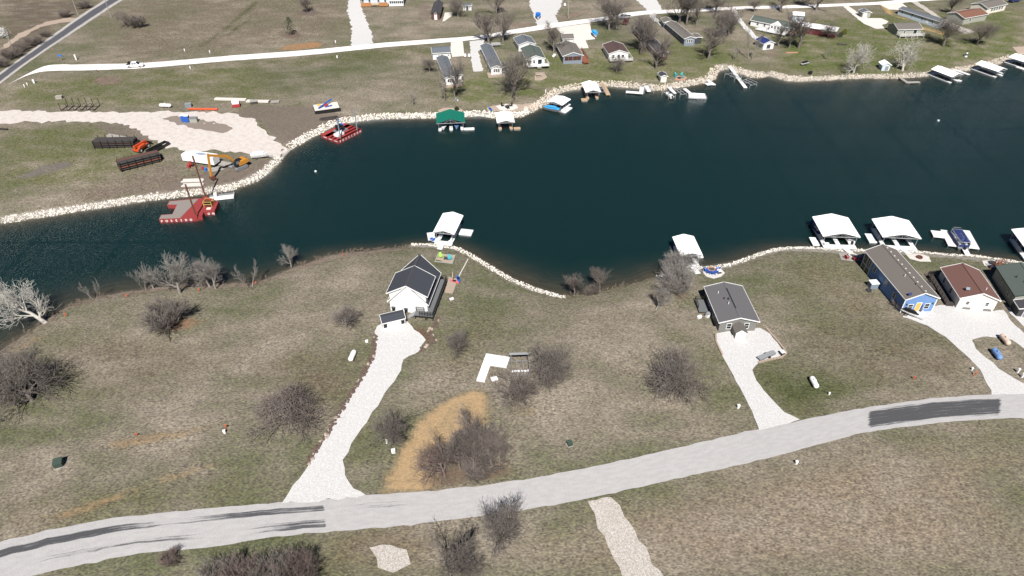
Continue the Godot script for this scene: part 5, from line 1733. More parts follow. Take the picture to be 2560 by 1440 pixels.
func simple_box(called: String, label: String, category: String, x: float, z: float, turn: float, w: float, h: float, d: float, mt: String, lid: String, group := "", y := 0.0) -> Node3D:
	var t := thing(called, label, category, g3(x, z, y), turn, group)
	box_part(t, "body", -w / 2, w / 2, -0.05, h * 0.85, -d / 2, d / 2, mt)
	var b := MB.new()
	b.bx(-w / 2 - 0.05, w / 2 + 0.05, h * 0.85, h, -d / 2 - 0.05, d / 2 + 0.05)
	part(t, "lid", b, lid)
	return t
func bar_pole(called: String, label: String, category: String, x: float, z: float, h: float, r: float, mt: String, group := "") -> void:
	var t := thing(called, label, category, g3(x, z), 0.4, group)
	var b := MB.new()
	b.tube(Vector3(0, -0.2, 0), Vector3(0, h, 0), r, r, 8)
	part(t, "post", b, mt)
	b = MB.new()
	b.bx(-r * 2.2, r * 2.2, h * 0.75, h * 1.02, -r * 1.4, r * 1.4)
	part(t, "cap", b, mt)

var SPUDS := []
var CAGE := Vector2.ZERO
func grey_house(x: float, z: float, turn: float, w: float, l: float) -> void:
	var t := house("grey_house", "grey-green house with dark grey roof and a white-doored entry gable", x, z, turn, w, l, 2.8, 1.15, "grey_wall", "roof_grey", {"overhang": 0.4, "end": 0.4, "down": 1.6, "windows": [["f", -1.75, 1.55, 0.85, 1.25, 1], ["f", 1.75, 1.55, 0.85, 1.25, 1], ["l", 1.5, 1.6, 0.8, 1.2, 1], ["l", -2.0, 1.6, 0.8, 1.2, 1]], "vents": [[-2.0, -2.8, "white_paint"], [-1.0, 1.0, "white_paint"], [-1.4, -0.6, "maroon"], [-0.7, -0.2, "machine_black"]]})
	var hl := l / 2 - 0.4
	box_part(t, "ridge_vent", -0.2, 0.0, 3.86, 4.02, -3.6, 2.8, "machine_black")
	# entry: a small gabled porch with tall white double doors
	var b := MB.new()
	b.prism([Vector2(-1.05, -0.6), Vector2(1.05, -0.6), Vector2(1.05, 1.9), Vector2(0, 2.6), Vector2(-1.05, 1.9)], hl + 0.01, hl + 2.3)
	var e := part(t, "entry", b, "grey_wall")
	for s in [-1.0, 1.0]:
		b = MB.new()
		b.slab(Vector3(s * 1.25, 1.85, hl + 0.02 if s < 0 else hl + 2.5), Vector3(s * 1.25, 1.85, hl + 2.5 if s < 0 else hl + 0.02), Vector3(0, 2.75, hl + 2.5 if s < 0 else hl + 0.02), Vector3(0, 2.75, hl + 0.02 if s < 0 else hl + 2.5), 0.1)
		part(e, "entry_roof", b, "roof_tan")
	b = MB.new()
	b.prism([Vector2(-1.0, -0.3), Vector2(1.0, -0.3), Vector2(1.0, 1.75), Vector2(0, 2.42), Vector2(-1.0, 1.75)], hl + 2.3, hl + 2.34)
	part(e, "white_front", b, "white_paint")
	for s in [-1.0, 1.0]:
		box_part(t, "door", s * 0.42 - 0.38, s * 0.42 + 0.38, 0.0, 1.75, hl + 2.34, hl + 2.39, "white_wall")
	for k in 3:
		box_part(t, "door_rail", -0.84, 0.84, 0.0 + k * 0.85, 0.05 + k * 0.85, hl + 2.39, hl + 2.405, "grey_paint")
	deck(t, -w / 2 - 1.9, -w / 2 + 0.4, -l / 2 + 1.4, -0.5, 0.5, "deck_grey", "black_paint", 1.2)
	railing(t, [Vector3(-w / 2 + 0.3, 0.5, -l / 2 + 1.45), Vector3(-w / 2 - 1.85, 0.5, -l / 2 + 1.45), Vector3(-w / 2 - 1.85, 0.5, -1.6)], "black_paint", 0.95, 1.3)
	deck(t, -w / 2 + 0.5, w / 2 - 0.5, -l / 2 - 1.2, -l / 2 + 0.38, 0.5, "deck_grey", "black_paint", 1.2)
	railing(t, [Vector3(-w / 2 + 0.5, 0.5, -l / 2), Vector3(-w / 2 + 0.5, 0.5, -l / 2 - 1.15), Vector3(w / 2 - 0.5, 0.5, -l / 2 - 1.15), Vector3(w / 2 - 0.5, 0.5, -l / 2)], "black_paint", 0.95, 1.3)
func cream_house(x: float, z: float, turn: float, w: float, l: float) -> void:
	var t := house("cream_house", "cream house with red-brown roof and dark stair deck on its left", x, z, turn, w, l, 3.0, 1.6, "cream_wall", "roof_red", {"overhang": 0.35, "end": 0.3, "down": 1.8, "windows": [["f", -1.9, 1.75, 0.6, 0.8, 1], ["f", 1.9, 1.75, 0.6, 0.8, 1], ["l", 1.0, 1.7, 0.8, 1.1, 1], ["l", -2.5, 1.7, 0.8, 1.1, 1]], "vents": [[1.6, 3.0, "white_paint"]]})
	var b := MB.new()
	b.tube(Vector3(-2.2, 3.5, 3.4), Vector3(-2.2, 4.2, 3.4), 0.04, 0.04, 6)
	b.rbox(Vector3(-2.2, 4.3, 3.5), Vector3(0.75, 0.55, 0.07), Basis(Vector3.RIGHT, -0.6))
	part(t, "satellite_dish", b, "slate_wall")
	deck(t, -w / 2 - 1.5, -w / 2 + 0.3, -l / 2 - 0.6, l / 2 - 1.0, 0.6, "dark_wood", "dark_wood", 1.8)
	railing(t, [Vector3(-w / 2 - 1.45, 0.6, l / 2 - 1.0), Vector3(-w / 2 - 1.45, 0.6, -l / 2 - 0.55), Vector3(-w / 2 + 0.3, 0.6, -l / 2 - 0.55)], "dark_wood", 0.95, 1.2)
	deck(t, -w / 2 - 3.9, -w / 2 - 1.6, -l / 2 + 2.2, -l / 2 + 4.6, 0.5, "dark_wood", "dark_wood", 1.8)
	railing(t, [Vector3(-w / 2 - 1.7, 0.5, -l / 2 + 2.25), Vector3(-w / 2 - 3.85, 0.5, -l / 2 + 2.25), Vector3(-w / 2 - 3.85, 0.5, -l / 2 + 4.55)], "dark_wood", 0.95, 1.1)
	steps(t, Vector3(-w / 2 - 0.7, -0.2, l / 2 - 1.0), 0.0, 1.3, 0.7, 4, "dark_wood")
func attached(x: float, z: float) -> Node3D: # the building that stands here
	return built_at["%d,%d" % [roundi(x * 10), roundi(z * 10)]]
func annexed(called: String, o: Node3D, x: float, z: float) -> void: # a built-on piece becomes a part of its building
	var main := attached(x, z)
	var where := main.global_transform.affine_inverse() * o.global_transform
	remove_child(o)
	for k in ["label", "category", "group"]:
		if o.has_meta(k):
			o.remove_meta(k)
	o.name = called
	main.add_child(o, true)
	o.transform = where
func house_deck(x: float, z: float, turn: float, l: float) -> void:
	var t := attached(x, z)
	deck(t, -6.6, -3.4, -l / 2, l / 2 - 7.0, 0.7, "pale_wood", "stained_wood", 0.8)
	for q in [[-l / 2, -l / 2 + 4.5], [l / 2 - 11.0, l / 2 - 7.2]]:
		box_part(t, "screen_panel", -6.75, -6.6, 0.2, 1.8, q[0], q[1], "stained_wood")
	railing(t, [Vector3(-6.5, 0.7, -l / 2 + 4.6), Vector3(-6.5, 0.7, l / 2 - 11.2)], "stained_wood", 0.95, 1.4)
	box_part(t, "sun_porch", -6.4, -3.4, 0.0, 2.6, l / 2 - 6.6, l / 2 - 0.2, "white_wall")
	for k in 7:
		box_part(t, "porch_window", -6.46, -6.4, 1.2, 2.2, l / 2 - 6.3 + k * 0.88, l / 2 - 5.65 + k * 0.88, "glass")
func front_gable(x: float, z: float, turn: float) -> void:
	var t := attached(x, z)
	var b := MB.new()
	b.prism([Vector2(-2.2, -0.6), Vector2(2.2, -0.6), Vector2(2.2, 2.7), Vector2(0, 4.1), Vector2(-2.2, 2.7)], 0.0, 1.6)
	var g := part(t, "gable", b, "white_wall")
	g.transform = Transform3D(Basis(Vector3.UP, -PI / 2), Vector3(-2.6, 0, 2.0))
	for k in 3:
		window(t, Transform3D(Basis(Vector3.UP, -PI / 2), Vector3(-4.2, 0, 2.0)), -1.3 + k * 1.3, 1.9, 0.7, 1.0)
	deck(t, -6.8, -4.25, -5.0, 7.5, 0.5, "dock_white", "dark_wood", 1.2)
	railing(t, [Vector3(-6.75, 0.5, -5.0), Vector3(-6.75, 0.5, 7.4), Vector3(-4.3, 0.5, 7.4)], "white_paint", 0.95, 1.2)
	box_part(t, "awning", -6.5, -3.6, 1.7, 1.85, 8.2, 11.0, "stained_wood")
func railed_deck(x: float, z: float, turn: float, w: float, l: float, rail: String, floor_: String) -> void:
	var t := attached(x, z)
	deck(t, -w / 2 - 2.2, -w / 2 + 0.3, -l / 2 + 0.3, l / 2, 0.6, floor_, "white_paint", 1.2)
	railing(t, [Vector3(-w / 2 + 0.2, 0.6, -l / 2 + 0.35), Vector3(-w / 2 - 2.15, 0.6, -l / 2 + 0.35), Vector3(-w / 2 - 2.15, 0.6, l / 2 - 0.05), Vector3(-w / 2 + 0.2, 0.6, l / 2 - 0.05)], rail, 0.95, 1.0)
func front_deck(x: float, z: float, turn: float, w: float, l: float, rail: String, floor_: String) -> void:
	var t := attached(x, z)
	var zf := l / 2 - 0.24
	deck(t, -w / 2 + 0.3, w / 2 + 1.0, zf, zf + 2.2, 0.6, floor_, "dark_wood", 1.0)
	railing(t, [Vector3(-w / 2 + 0.35, 0.6, zf), Vector3(-w / 2 + 0.35, 0.6, zf + 2.15), Vector3(0.2, 0.6, zf + 2.15)], rail, 0.95, 1.0)
	railing(t, [Vector3(1.8, 0.6, zf + 2.15), Vector3(w / 2 + 0.95, 0.6, zf + 2.15), Vector3(w / 2 + 0.95, 0.6, zf - 2.4)], rail, 0.95, 1.0)
	steps(t, Vector3(1.0, 0.0, zf + 2.2), 0.0, 1.4, 0.6, 3, "grey_wood")
func wooden_side_deck(x: float, z: float, turn: float, w: float, l: float) -> void:
	var t := attached(x, z)
	deck(t, w / 2 - 0.3, w / 2 + 2.2, -l / 2 + 1.0, l / 2 + 0.3, 0.5, "cedar_wood", "cedar_wood", 1.0)
	railing(t, [Vector3(w / 2 - 0.2, 0.5, -l / 2 + 1.05), Vector3(w / 2 + 2.15, 0.5, -l / 2 + 1.05), Vector3(w / 2 + 2.15, 0.5, l / 2 - 1.2)], "cedar_wood", 0.95, 1.2)
	steps(t, Vector3(w / 2 + 1.0, 0, l / 2 + 0.3), 0.0, 1.8, 0.5, 3, "cedar_wood")
	var b := MB.new()
	b.revolve(Vector3(w / 2 + 1.2, 0.5, 1.0), Vector3.UP, [[0, 0.3], [0.9, 0.35], [1.2, 0.2], [1.21, 0]], 8)
	part(t, "grill", b, "machine_black")
func brick_apron(x: float, z: float, turn: float, w: float, l: float) -> void:
	var t := attached(x, z)
	box_part(t, "paving", -w / 2 - 1.0, w / 2 + 1.6, -0.5, 0.14, l / 2 - 2.5, l / 2 + 1.3, "pavers")
	deck(t, w / 2 - 0.2, w / 2 + 2.0, l / 2 - 4.0, l / 2 - 0.6, 0.7, "grey_wood", "dark_wood", 0.9)
	railing(t, [Vector3(w / 2 + 1.95, 0.7, l / 2 - 4.0), Vector3(w / 2 + 1.95, 0.7, l / 2 - 0.7)], "white_paint", 0.9, 1.0)
	steps(t, Vector3(w / 2 + 1.0, 0.14, l / 2 - 0.6), 0.0, 1.2, 0.55, 3, "grey_wood")
func patio(label: String, poly: PackedVector2Array, mt: String) -> void:
	var o := sheet("patio", poly, mt, 0.08, 0.06)
	o.set_meta("label", label)
func bin(label: String, x: float, z: float) -> void:
	var t := thing("trash_bin", label, "bin", g3(x, z), 0.2, "bins beside the houses")
	var b := MB.new()
	b.revolve(Vector3(0, 0, 0), Vector3.UP, [[0, 0.34], [0.9, 0.45], [0.92, 0.0]], 10)
	part(t, "body", b, "machine_black")
	b = MB.new()
	b.revolve(Vector3(0, 0.9, 0), Vector3.UP, [[0, 0.48], [0.1, 0.46], [0.2, 0.2], [0.21, 0.0]], 10)
	part(t, "lid", b, "dark_wall")
func drum(label: String, x: float, z: float, mt: String, n: int) -> void:
	var t := thing("drum", label, "barrel", g3(x, z), 0.4)
	for i in n:
		var b := MB.new()
		var p := Vector3((i % 2) * 0.75, (i / 3) * 0.95, (i / 2 % 2) * 0.75)
		b.revolve(p, Vector3.UP, [[0, 0.0], [0.01, 0.36], [0.3, 0.36], [0.32, 0.38], [0.34, 0.36], [0.9, 0.36], [0.92, 0.0]], 12)
		part(t, "barrel", b, mt)
		b = MB.new()
		b.tube(p + Vector3(0.15, 0.9, 0), p + Vector3(0.15, 0.96, 0), 0.06, 0.06, 6)
		part(t, "bung", b, "chrome")
func long_beam(label: String, x: float, z: float, turn: float, l: float, h: float, w: float, mt: String) -> void:
	var round_ := mt == "machine_orange" or mt == "pipe_black"
	var t := thing("long_pipe" if round_ else "dock_beam", label, "pipe" if round_ else "beam", g3(x, z, 0.02), turn)
	var b := MB.new()
	if round_:
		b.tube(Vector3(-l / 2, h / 2, 0), Vector3(l / 2, h / 2, 0), h / 2, h / 2, 10)
	else:
		b.bx(-l / 2, l / 2, 0.15, h, -w / 2, w / 2)
	part(t, "body", b, mt)
	for k in 3:
		box_part(t, "block", lerpf(-l / 2 + 0.6, l / 2 - 0.6, k / 2.0) - 0.15, lerpf(-l / 2 + 0.6, l / 2 - 0.6, k / 2.0) + 0.15, -0.1, 0.15, -w / 2 - 0.1, w / 2 + 0.1, "dark_wood")
func dump_box(label: String, x: float, z: float) -> void:
	var t := thing("tank_cart", label, "tank", g3(x, z), 0.3)
	box_part(t, "base", -1.2, 1.2, 0.1, 0.9, -1.0, 1.0, "red_paint")
	var b := MB.new()
	b.revolve(Vector3(-1.1, 1.3, 0), Vector3(1, 0, 0), [[0, 0.0], [0.05, 0.8], [2.15, 0.8], [2.2, 0.0]], 12)
	part(t, "tank", b, "canvas_white")
func sign_post(label: String, x: float, z: float) -> void:
	var t := thing("road_sign", label, "sign", g3(x, z), 0.2)
	var b := MB.new()
	b.tube(Vector3(0, -0.2, 0), Vector3(0, 2.0, 0), 0.05, 0.05, 6)
	part(t, "post", b, "grey_wood")
	box_part(t, "panel", -0.7, 0.7, 1.6, 2.2, -0.04, 0.04, "tarp_blue")
func window_well(label: String, x: float, z: float) -> void:
	var t := thing("window_well", label, "window well", g3(x, z), -0.1, "window wells of the cream house")
	var b := MB.new()
	b.prism([Vector2(-0.9, -0.2), Vector2(0.9, -0.2), Vector2(0.7, 0.35), Vector2(-0.7, 0.35)], -0.25, 0.25)
	part(t, "rim", b, "tarnished")
	box_part(t, "cover", -0.65, 0.65, 0.35, 0.4, -0.22, 0.22, "dark_wall")
func sand_box(x: float, z: float, turn: float) -> void:
	var t := thing("sand_box", "square stone-edged sand pit with bright toys behind the white house", "sand pit", g3(x, z), turn)
	box_part(t, "sand", -1.9, 1.9, -0.1, 0.1, -1.4, 1.4, "pavers")
	for s in [-1.0, 1.0]:
		box_part(t, "edge_timber", -2.1, 2.1, -0.1, 0.28, s * 1.5 - 0.1, s * 1.5 + 0.1, "grey_wood")
		box_part(t, "edge_timber", s * 2.0 - 0.1, s * 2.0 + 0.1, -0.1, 0.27, -1.4, 1.4, "grey_wood")
	box_part(t, "frame", -0.3, 0.7, 0.1, 0.35, -0.6, 0.3, "dark_wall")
	chair_set("lime green chair in the sand pit", x - 1.0, z - 0.5, "lime")
	chair_set("turquoise chair in the sand pit", x + 1.1, z + 0.3, "teal_paint")
func chair_set(label: String, x: float, z: float, mt: String) -> void:
	chair(label, x, z, 0.4, mt, "bright chairs in the sand pit", 0.1)
func paddle_boat(label: String, x: float, z: float, turn: float) -> void:
	var t := thing("pedal_boat", label, "boat", Vector3(x, -0.05, z), turn)
	var b := MB.new()
	hull_shape(b, 2.3, 1.5, 0.0, 0.45, 0.25)
	part(t, "hull", b, "pale_blue_wall")
	b = MB.new()
	for s in [-1.0, 1.0]:
		b.bx(s * 0.35 - 0.26, s * 0.35 + 0.26, 0.45, 0.6, -0.1, 0.5)
		b.bx(s * 0.35 - 0.26, s * 0.35 + 0.26, 0.6, 0.95, 0.5, 0.62)
	part(t, "seats", b, "blue_paint")
	box_part(t, "bow_cover", -0.45, 0.45, 0.45, 0.55, -0.8, -0.3, "blue_paint")
func water_slide(x: float, z: float) -> void:
	var t := thing("water_lift", "white tubular personal watercraft lift beside the L-shaped dock", "boat lift", Vector3(x, 0, z), 0.1)
	for k in 4:
		var b := MB.new()
		var zz := -2.4 + k * 1.6
		for i in 8:
			var a0 := PI * i / 8
			var a1 := PI * (i + 1) / 8
			b.beam(Vector3(cos(a0) * 1.7, 0.3 + sin(a0) * 1.3, zz), Vector3(cos(a1) * 1.7, 0.3 + sin(a1) * 1.3, zz), 0.09, 0.09)
		b.bx(-1.76, -1.64, -1.0, 0.35, zz - 0.05, zz + 0.05)
		b.bx(1.64, 1.76, -1.0, 0.35, zz - 0.05, zz + 0.05)
		part(t, "hoop", b, "galvanized")
	box_part(t, "cradle", -0.7, 0.7, 0.4, 0.7, -2.4, 2.2, "canvas_white")
func play_tower(x: float, z: float) -> void:
	var t := thing("play_tower", "small red-brown wooden play tower behind the cream house", "play tower", g3(x, z), 0.2)
	for s in [-1.0, 1.0]:
		for e in [-1.0, 1.0]:
			var b := MB.new()
			b.beam(Vector3(s * 1.1, -0.2, e * 1.1), Vector3(s * 0.8, 2.8, e * 0.8), 0.12, 0.12)
			part(t, "leg", b, "cedar_wood")
	box_part(t, "platform", -1.0, 1.0, 1.5, 1.62, -1.0, 1.0, "cedar_wood")
	railing(t, [Vector3(-0.9, 1.6, -0.9), Vector3(0.9, 1.6, -0.9), Vector3(0.9, 1.6, 0.9), Vector3(-0.9, 1.6, 0.9), Vector3(-0.9, 1.6, -0.9)], "cedar_wood", 0.9, 0.6)
	var b := MB.new()
	b.beam(Vector3(-1.0, 2.8, 0), Vector3(1.0, 2.8, 0), 0.12, 0.12)
	part(t, "roof_beam", b, "cedar_wood")
func ramp_trailer(x: float, z: float, turn: float) -> void:
	var t := thing("long_bench", "long grey low trailer frame parked across the grey house drive", "trailer", g3(x, z, 0.05), turn)
	box_part(t, "bed", -2.0, 2.0, 0.45, 0.6, -0.45, 0.45, "grey_paint")
	box_part(t, "skirt", -2.0, 2.0, 0.1, 0.45, 0.3, 0.42, "tarnished")
	for s in [-1.0, 1.0]:
		var b := MB.new()
		b.tube(Vector3(0.3, 0.28, s * 0.55 - 0.1), Vector3(0.3, 0.28, s * 0.55 + 0.1), 0.28, 0.28, 12)
		part(t, "wheel", b, "rubber")
func lighthouse(x: float, z: float) -> void:
	var t := thing("garden_lighthouse", "small black and white garden lighthouse on the far right lawn", "ornament", g3(x, z))
	for k in 3:
		var b := MB.new()
		b.tube(Vector3(0, k * 0.6, 0), Vector3(0, k * 0.6 + 0.6, 0), 0.6 - k * 0.1, 0.5 - k * 0.1, 10)
		part(t, "band", b, "white_paint" if k != 1 else "navy")
	var c := MB.new()
	c.revolve(Vector3(0, 1.8, 0), Vector3.UP, [[0, 0.25], [0.4, 0.25], [0.42, 0.35], [0.7, 0.0]], 10)
	part(t, "lantern_house", c, "dark_wall")
func debris_line(line: PackedVector2Array) -> void:
	var t := thing("drain_hose", "pale hose with gravel running from the paver pad to the rocks", "hose", Vector3.ZERO)
	var b := MB.new()
	for i in line.size() - 1:
		var a := g3(line[i].x, line[i].y, 0.06)
		var c := g3(line[i + 1].x, line[i + 1].y, 0.06)
		b.tube(a, c, 0.14, 0.14, 6)
	part(t, "hose", b, "concrete")
func curb(line: PackedVector2Array) -> void:
	var side := "left" if line.size() < 5 else "right"
	var t := thing("block_wall", "low tan block wall along the %s side of the grey house drive" % side, "wall", Vector3.ZERO)
	for i in line.size() - 1:
		var k := maxi(1, int(line[i].distance_to(line[i + 1]) / 0.55))
		for s in k:
			var a := line[i].lerp(line[i + 1], float(s) / k)
			var c := line[i].lerp(line[i + 1], (s + 0.93) / k)
			var b := MB.new()
			b.beam(g3(a.x, a.y, 0.12), g3(c.x, c.y, 0.12), 0.32, 0.4)
			part(t, "block", b, "pavers")

func _ready() -> void:
	rng.seed = 20240
	var cam := Camera3D.new()
	cam.name = "camera"
	cam.position = Vector3(0, 92, 0)
	cam.rotation_degrees = Vector3(-38, 0, 0)
	cam.fov = 45.75
	cam.near = 1.0
	cam.far = 6000.0
	add_child(cam)
	cam.current = true
	var env := Environment.new()
	env.background_mode = Environment.BG_SKY
	var sm := ProceduralSkyMaterial.new()
	sm.sky_top_color = Color(0.19, 0.34, 0.55)
	sm.sky_horizon_color = Color(0.62, 0.69, 0.75)
	sm.sky_curve = 0.12
	sm.ground_bottom_color = Color(0.3, 0.28, 0.25)
	sm.ground_horizon_color = Color(0.6, 0.66, 0.7)
	sm.sun_angle_max = 12.0
	var sky := Sky.new()
	sky.sky_material = sm
	env.sky = sky
	env.background_energy_multiplier = 0.32
	env.tonemap_mode = Environment.TONE_MAPPER_LINEAR
	env.tonemap_exposure = 1.75
	env.sdfgi_enabled = true
	env.ssao_enabled = true
	env.ssil_enabled = true
	var we := WorldEnvironment.new()
	we.name = "sky"
	we.environment = env
	add_child(we)
	var sun := DirectionalLight3D.new()
	sun.name = "sun"
	sun.rotation_degrees = Vector3(-50, 1.5, 0)
	sun.light_energy = 1.55
	sun.light_color = Color(1.0, 0.985, 0.965)
	sun.light_angular_distance = 0.5
	sun.shadow_enabled = true
	add_child(sun)
	make_materials()
	build_heights()
	build_ground()
	build_water()
	# roads, drives and yards
	ribbon("asphalt_road", pv([-89.23, -50.24, -79.25, -52.95, -73.49, -54.77, -66.01, -56.99, -58.05, -58.73, -47.57, -60.18, -38.94, -61.23, -29.70, -62.08, -20.53, -63.10, -11.25, -63.87, -1.81, -65.20, 7.61, -67.17, 20.81, -70.61, 34.73, -74.39, 41.89, -76.18, 49.16, -77.86, 60.34, -80.39, 71.67, -82.38, 79.24, -83.35, 91.13, -84.14, 108.18, -84.10]), pv([-83.66, -43.01, -74.72, -46.15, -69.56, -48.26, -65.26, -49.71, -53.30, -52.81, -41.18, -54.36, -37.05, -55.48, -26.71, -56.66, -16.08, -57.64, -7.14, -58.92, 1.93, -60.44, 7.30, -61.55, 13.54, -63.05, 26.51, -66.42, 40.03, -69.74, 50.71, -72.75, 58.05, -74.74, 68.91, -76.59, 79.78, -77.85, 87.60, -78.30, 103.67, -77.87]), "road_grey")
	ribbon("county_road", pv([-178.61, -174.65, -181.05, -237.08, -187.63, -329.58, -189.21, -407.62]), pv([-170.69, -163.91, -175.27, -227.06, -178.84, -329.00, -178.18, -410.51]), "road_dark", 0.07)
	ribbon("gravel_road", pv([-171.12, -234.41, -167.78, -244.03, -157.03, -245.49, -129.68, -249.44, -97.16, -258.85, -59.44, -268.84, -34.83, -273.35, -12.89, -279.30, 0.00, -286.45, 20.26, -296.15, 37.82, -302.75, 49.02, -309.53, 63.84, -314.26, 83.70, -316.02, 114.79, -319.05, 141.18, -322.44, 164.22, -325.60, 190.47, -334.38, 229.47, -344.29]), pv([-172.44, -226.86, -167.35, -237.79, -148.99, -240.64, -127.39, -243.88, -95.62, -253.55, -58.46, -263.25, -28.22, -269.92, -12.73, -275.04, 0.00, -280.75, 23.30, -290.99, 37.31, -297.74, 48.25, -303.46, 63.03, -309.29, 84.57, -311.92, 113.68, -315.22, 139.68, -318.24, 166.41, -322.10, 190.28, -330.00, 228.46, -339.01]), "gravel_lane", 0.09)
	sheet("gravel_driveway", pv([-26.85, -102.48, -25.66, -103.60, -22.35, -104.65, -19.95, -102.66, -17.00, -98.63, -17.44, -95.44, -20.19, -92.96, -20.91, -88.74, -22.45, -84.24, -24.26, -79.98, -25.36, -76.39, -26.42, -72.96, -27.29, -69.70, -26.37, -66.59, -24.48, -64.20, -22.40, -62.88, -28.05, -62.08, -34.90, -61.49, -33.89, -64.68, -32.85, -67.32, -31.68, -72.92, -29.77, -79.90, -28.02, -85.57, -26.51, -91.71, -26.08, -96.06, -27.12, -100.67]), "gravel", 0.3)
	sheet("gravel_driveway", pv([40.20, -100.68, 43.65, -101.45, 49.51, -102.49, 50.95, -100.65, 51.68, -96.72, 52.09, -94.87, 49.93, -93.54, 46.37, -92.47, 44.53, -90.44, 44.61, -87.62, 45.91, -82.82, 47.05, -79.76, 49.22, -78.04, 45.46, -76.89, 41.68, -75.92, 41.63, -80.07, 41.09, -85.85, 40.46, -90.47, 39.90, -94.25, 39.69, -98.20]), "gravel", 0.12)
	sheet("gravel_driveway", pv([79.29, -105.77, 83.45, -108.47, 88.12, -109.50, 94.30, -110.08, 99.08, -108.10, 101.44, -108.56, 101.20, -104.65, 101.43, -98.45, 102.75, -93.23, 100.59, -89.91, 98.61, -96.40, 97.82, -98.98, 95.98, -99.89, 91.86, -99.64, 89.61, -98.74, 89.13, -96.15, 90.01, -92.24, 91.15, -89.04, 93.10, -86.17, 93.83, -83.87, 85.12, -83.65, 85.93, -86.35, 86.63, -91.61, 85.98, -96.06, 84.51, -100.77, 82.03, -103.85]), "gravel", 0.3)
	sheet("gravel_path", pv([103.06, -110.33, 104.01, -107.96, 104.92, -105.37, 104.99, -99.10, 103.40, -99.08, 102.74, -103.15, 102.35, -107.27]), "gravel", 0.15)
	sheet("gravel_path", pv([11.50, -62.31, 15.36, -62.85, 16.79, -59.59, 18.60, -55.62, 21.00, -49.48, 22.53, -46.04, 17.18, -46.09, 15.28, -50.08, 13.31, -56.24, 12.31, -59.89]), "gravel_dirty", 0.4)
	sheet("gravel_patch", pv([-20.30, -53.94, -18.68, -54.57, -16.09, -54.57, -14.61, -53.75, -14.64, -52.08, -16.39, -50.51, -18.69, -50.98, -19.73, -52.20]), "gravel_dirty", 0.6)
	sheet("gravel_yard", pv([-196.14, -207.92, -163.42, -206.52, -143.21, -204.85, -124.06, -204.46, -111.78, -205.32, -99.08, -205.33, -88.57, -204.21, -80.76, -199.84, -74.42, -192.72, -70.57, -188.10, -66.13, -183.11, -67.17, -179.13, -71.86, -177.98, -78.42, -179.10, -85.33, -179.43, -93.08, -178.82, -99.35, -180.26, -107.74, -186.56, -114.06, -192.91, -120.68, -196.85, -139.46, -197.59, -150.38, -197.19, -156.86, -195.51, -186.99, -194.61]), "gravel_yard", 0.9)
	sheet("dirt_island", pv([-108.94, -199.85, -105.28, -201.65, -96.86, -199.19, -88.57, -196.58, -84.66, -193.39, -86.91, -189.96, -94.41, -192.36, -103.16, -196.24]), "dirt", 0.7)
	sheet("gravel_driveway", pv([-81.92, -355.27, -75.93, -355.65, -69.52, -327.14, -66.10, -312.46, -61.31, -297.10, -56.88, -282.07, -54.49, -270.27, -62.77, -268.17, -65.93, -287.13, -72.56, -312.22, -74.68, -327.31]), "gravel", 0.5)
	sheet("concrete_pad", pv([-24.07, -271.01, -19.44, -272.55, -17.93, -256.47, -22.82, -255.25]), "concrete", 0)
	sheet("gravel_driveway", pv([-16.89, -272.18, -10.83, -275.06, -11.44, -264.98, -13.00, -261.51, -10.35, -241.26, -14.07, -240.88, -15.37, -256.44]), "gravel", 0.3)
	sheet("gravel_driveway", pv([7.37, -350.16, 26.81, -350.94, 22.05, -321.48, 18.67, -304.60, 20.47, -293.85, 16.68, -291.77, 10.62, -289.86, 9.88, -299.00, 8.27, -319.31]), "gravel", 0.6)
	sheet("gravel_driveway", pv([18.18, -288.40, 32.81, -294.85, 32.52, -286.10, 33.15, -275.40, 29.18, -273.74, 29.72, -265.29, 24.70, -264.46, 24.26, -276.05, 20.18, -280.14]), "concrete", 0.1)
	sheet("gravel_driveway", pv([56.08, -349.35, 66.56, -348.57, 66.90, -316.59, 62.58, -306.57, 62.54, -296.02, 66.49, -280.99, 64.00, -289.88, 59.98, -301.16, 60.09, -312.98, 57.05, -329.10]), "gravel", 0.5)
	sheet("gravel_driveway", pv([96.87, -313.37, 98.89, -314.40, 98.18, -297.98, 99.07, -287.32, 99.58, -278.41, 97.56, -277.52, 96.44, -289.95, 96.06, -300.36]), "gravel", 0.3)
	sheet("gravel_driveway", pv([148.56, -320.45, 151.12, -321.03, 151.53, -309.79, 152.85, -302.24, 159.06, -302.61, 160.29, -298.61, 155.15, -293.32, 154.88, -289.47, 150.95, -289.27, 148.23, -294.97, 148.03, -307.55]), "concrete", 0.3)
	sheet("concrete_pad", pv([166.18, -323.28, 178.51, -328.74, 177.77, -319.75, 171.52, -315.10, 167.46, -315.25]), "concrete", 0.1)
	sheet("gravel_path", pv([183.13, -329.88, 186.89, -331.53, 186.43, -318.12, 185.73, -298.92, 190.45, -285.49, 184.37, -283.21, 183.74, -301.78, 183.71, -316.18]), "gravel_dirty", 0.3)
	sheet("concrete_pad", pv([-29.40, -309.47, -26.28, -309.95, -25.77, -305.08, -28.43, -297.07, -29.40, -296.53, -29.36, -304.62]), "concrete", 0)
	sheet("dirt_track", pv([-192.66, -242.05, -195.57, -261.73, -198.18, -278.54, -195.57, -294.49, -188.90, -301.05, -184.20, -300.15, -183.66, -295.70, -189.00, -293.11, -194.21, -287.42, -194.04, -272.57, -193.34, -257.92, -189.74, -237.34]), "dirt_track", 0.5)
	sheet("boat_ramp", pv([-73.88, -183.13, -65.32, -184.43, -65.96, -179.62, -66.32, -178.37, -67.79, -177.30, -73.75, -178.68]), "concrete_old", 0.1)
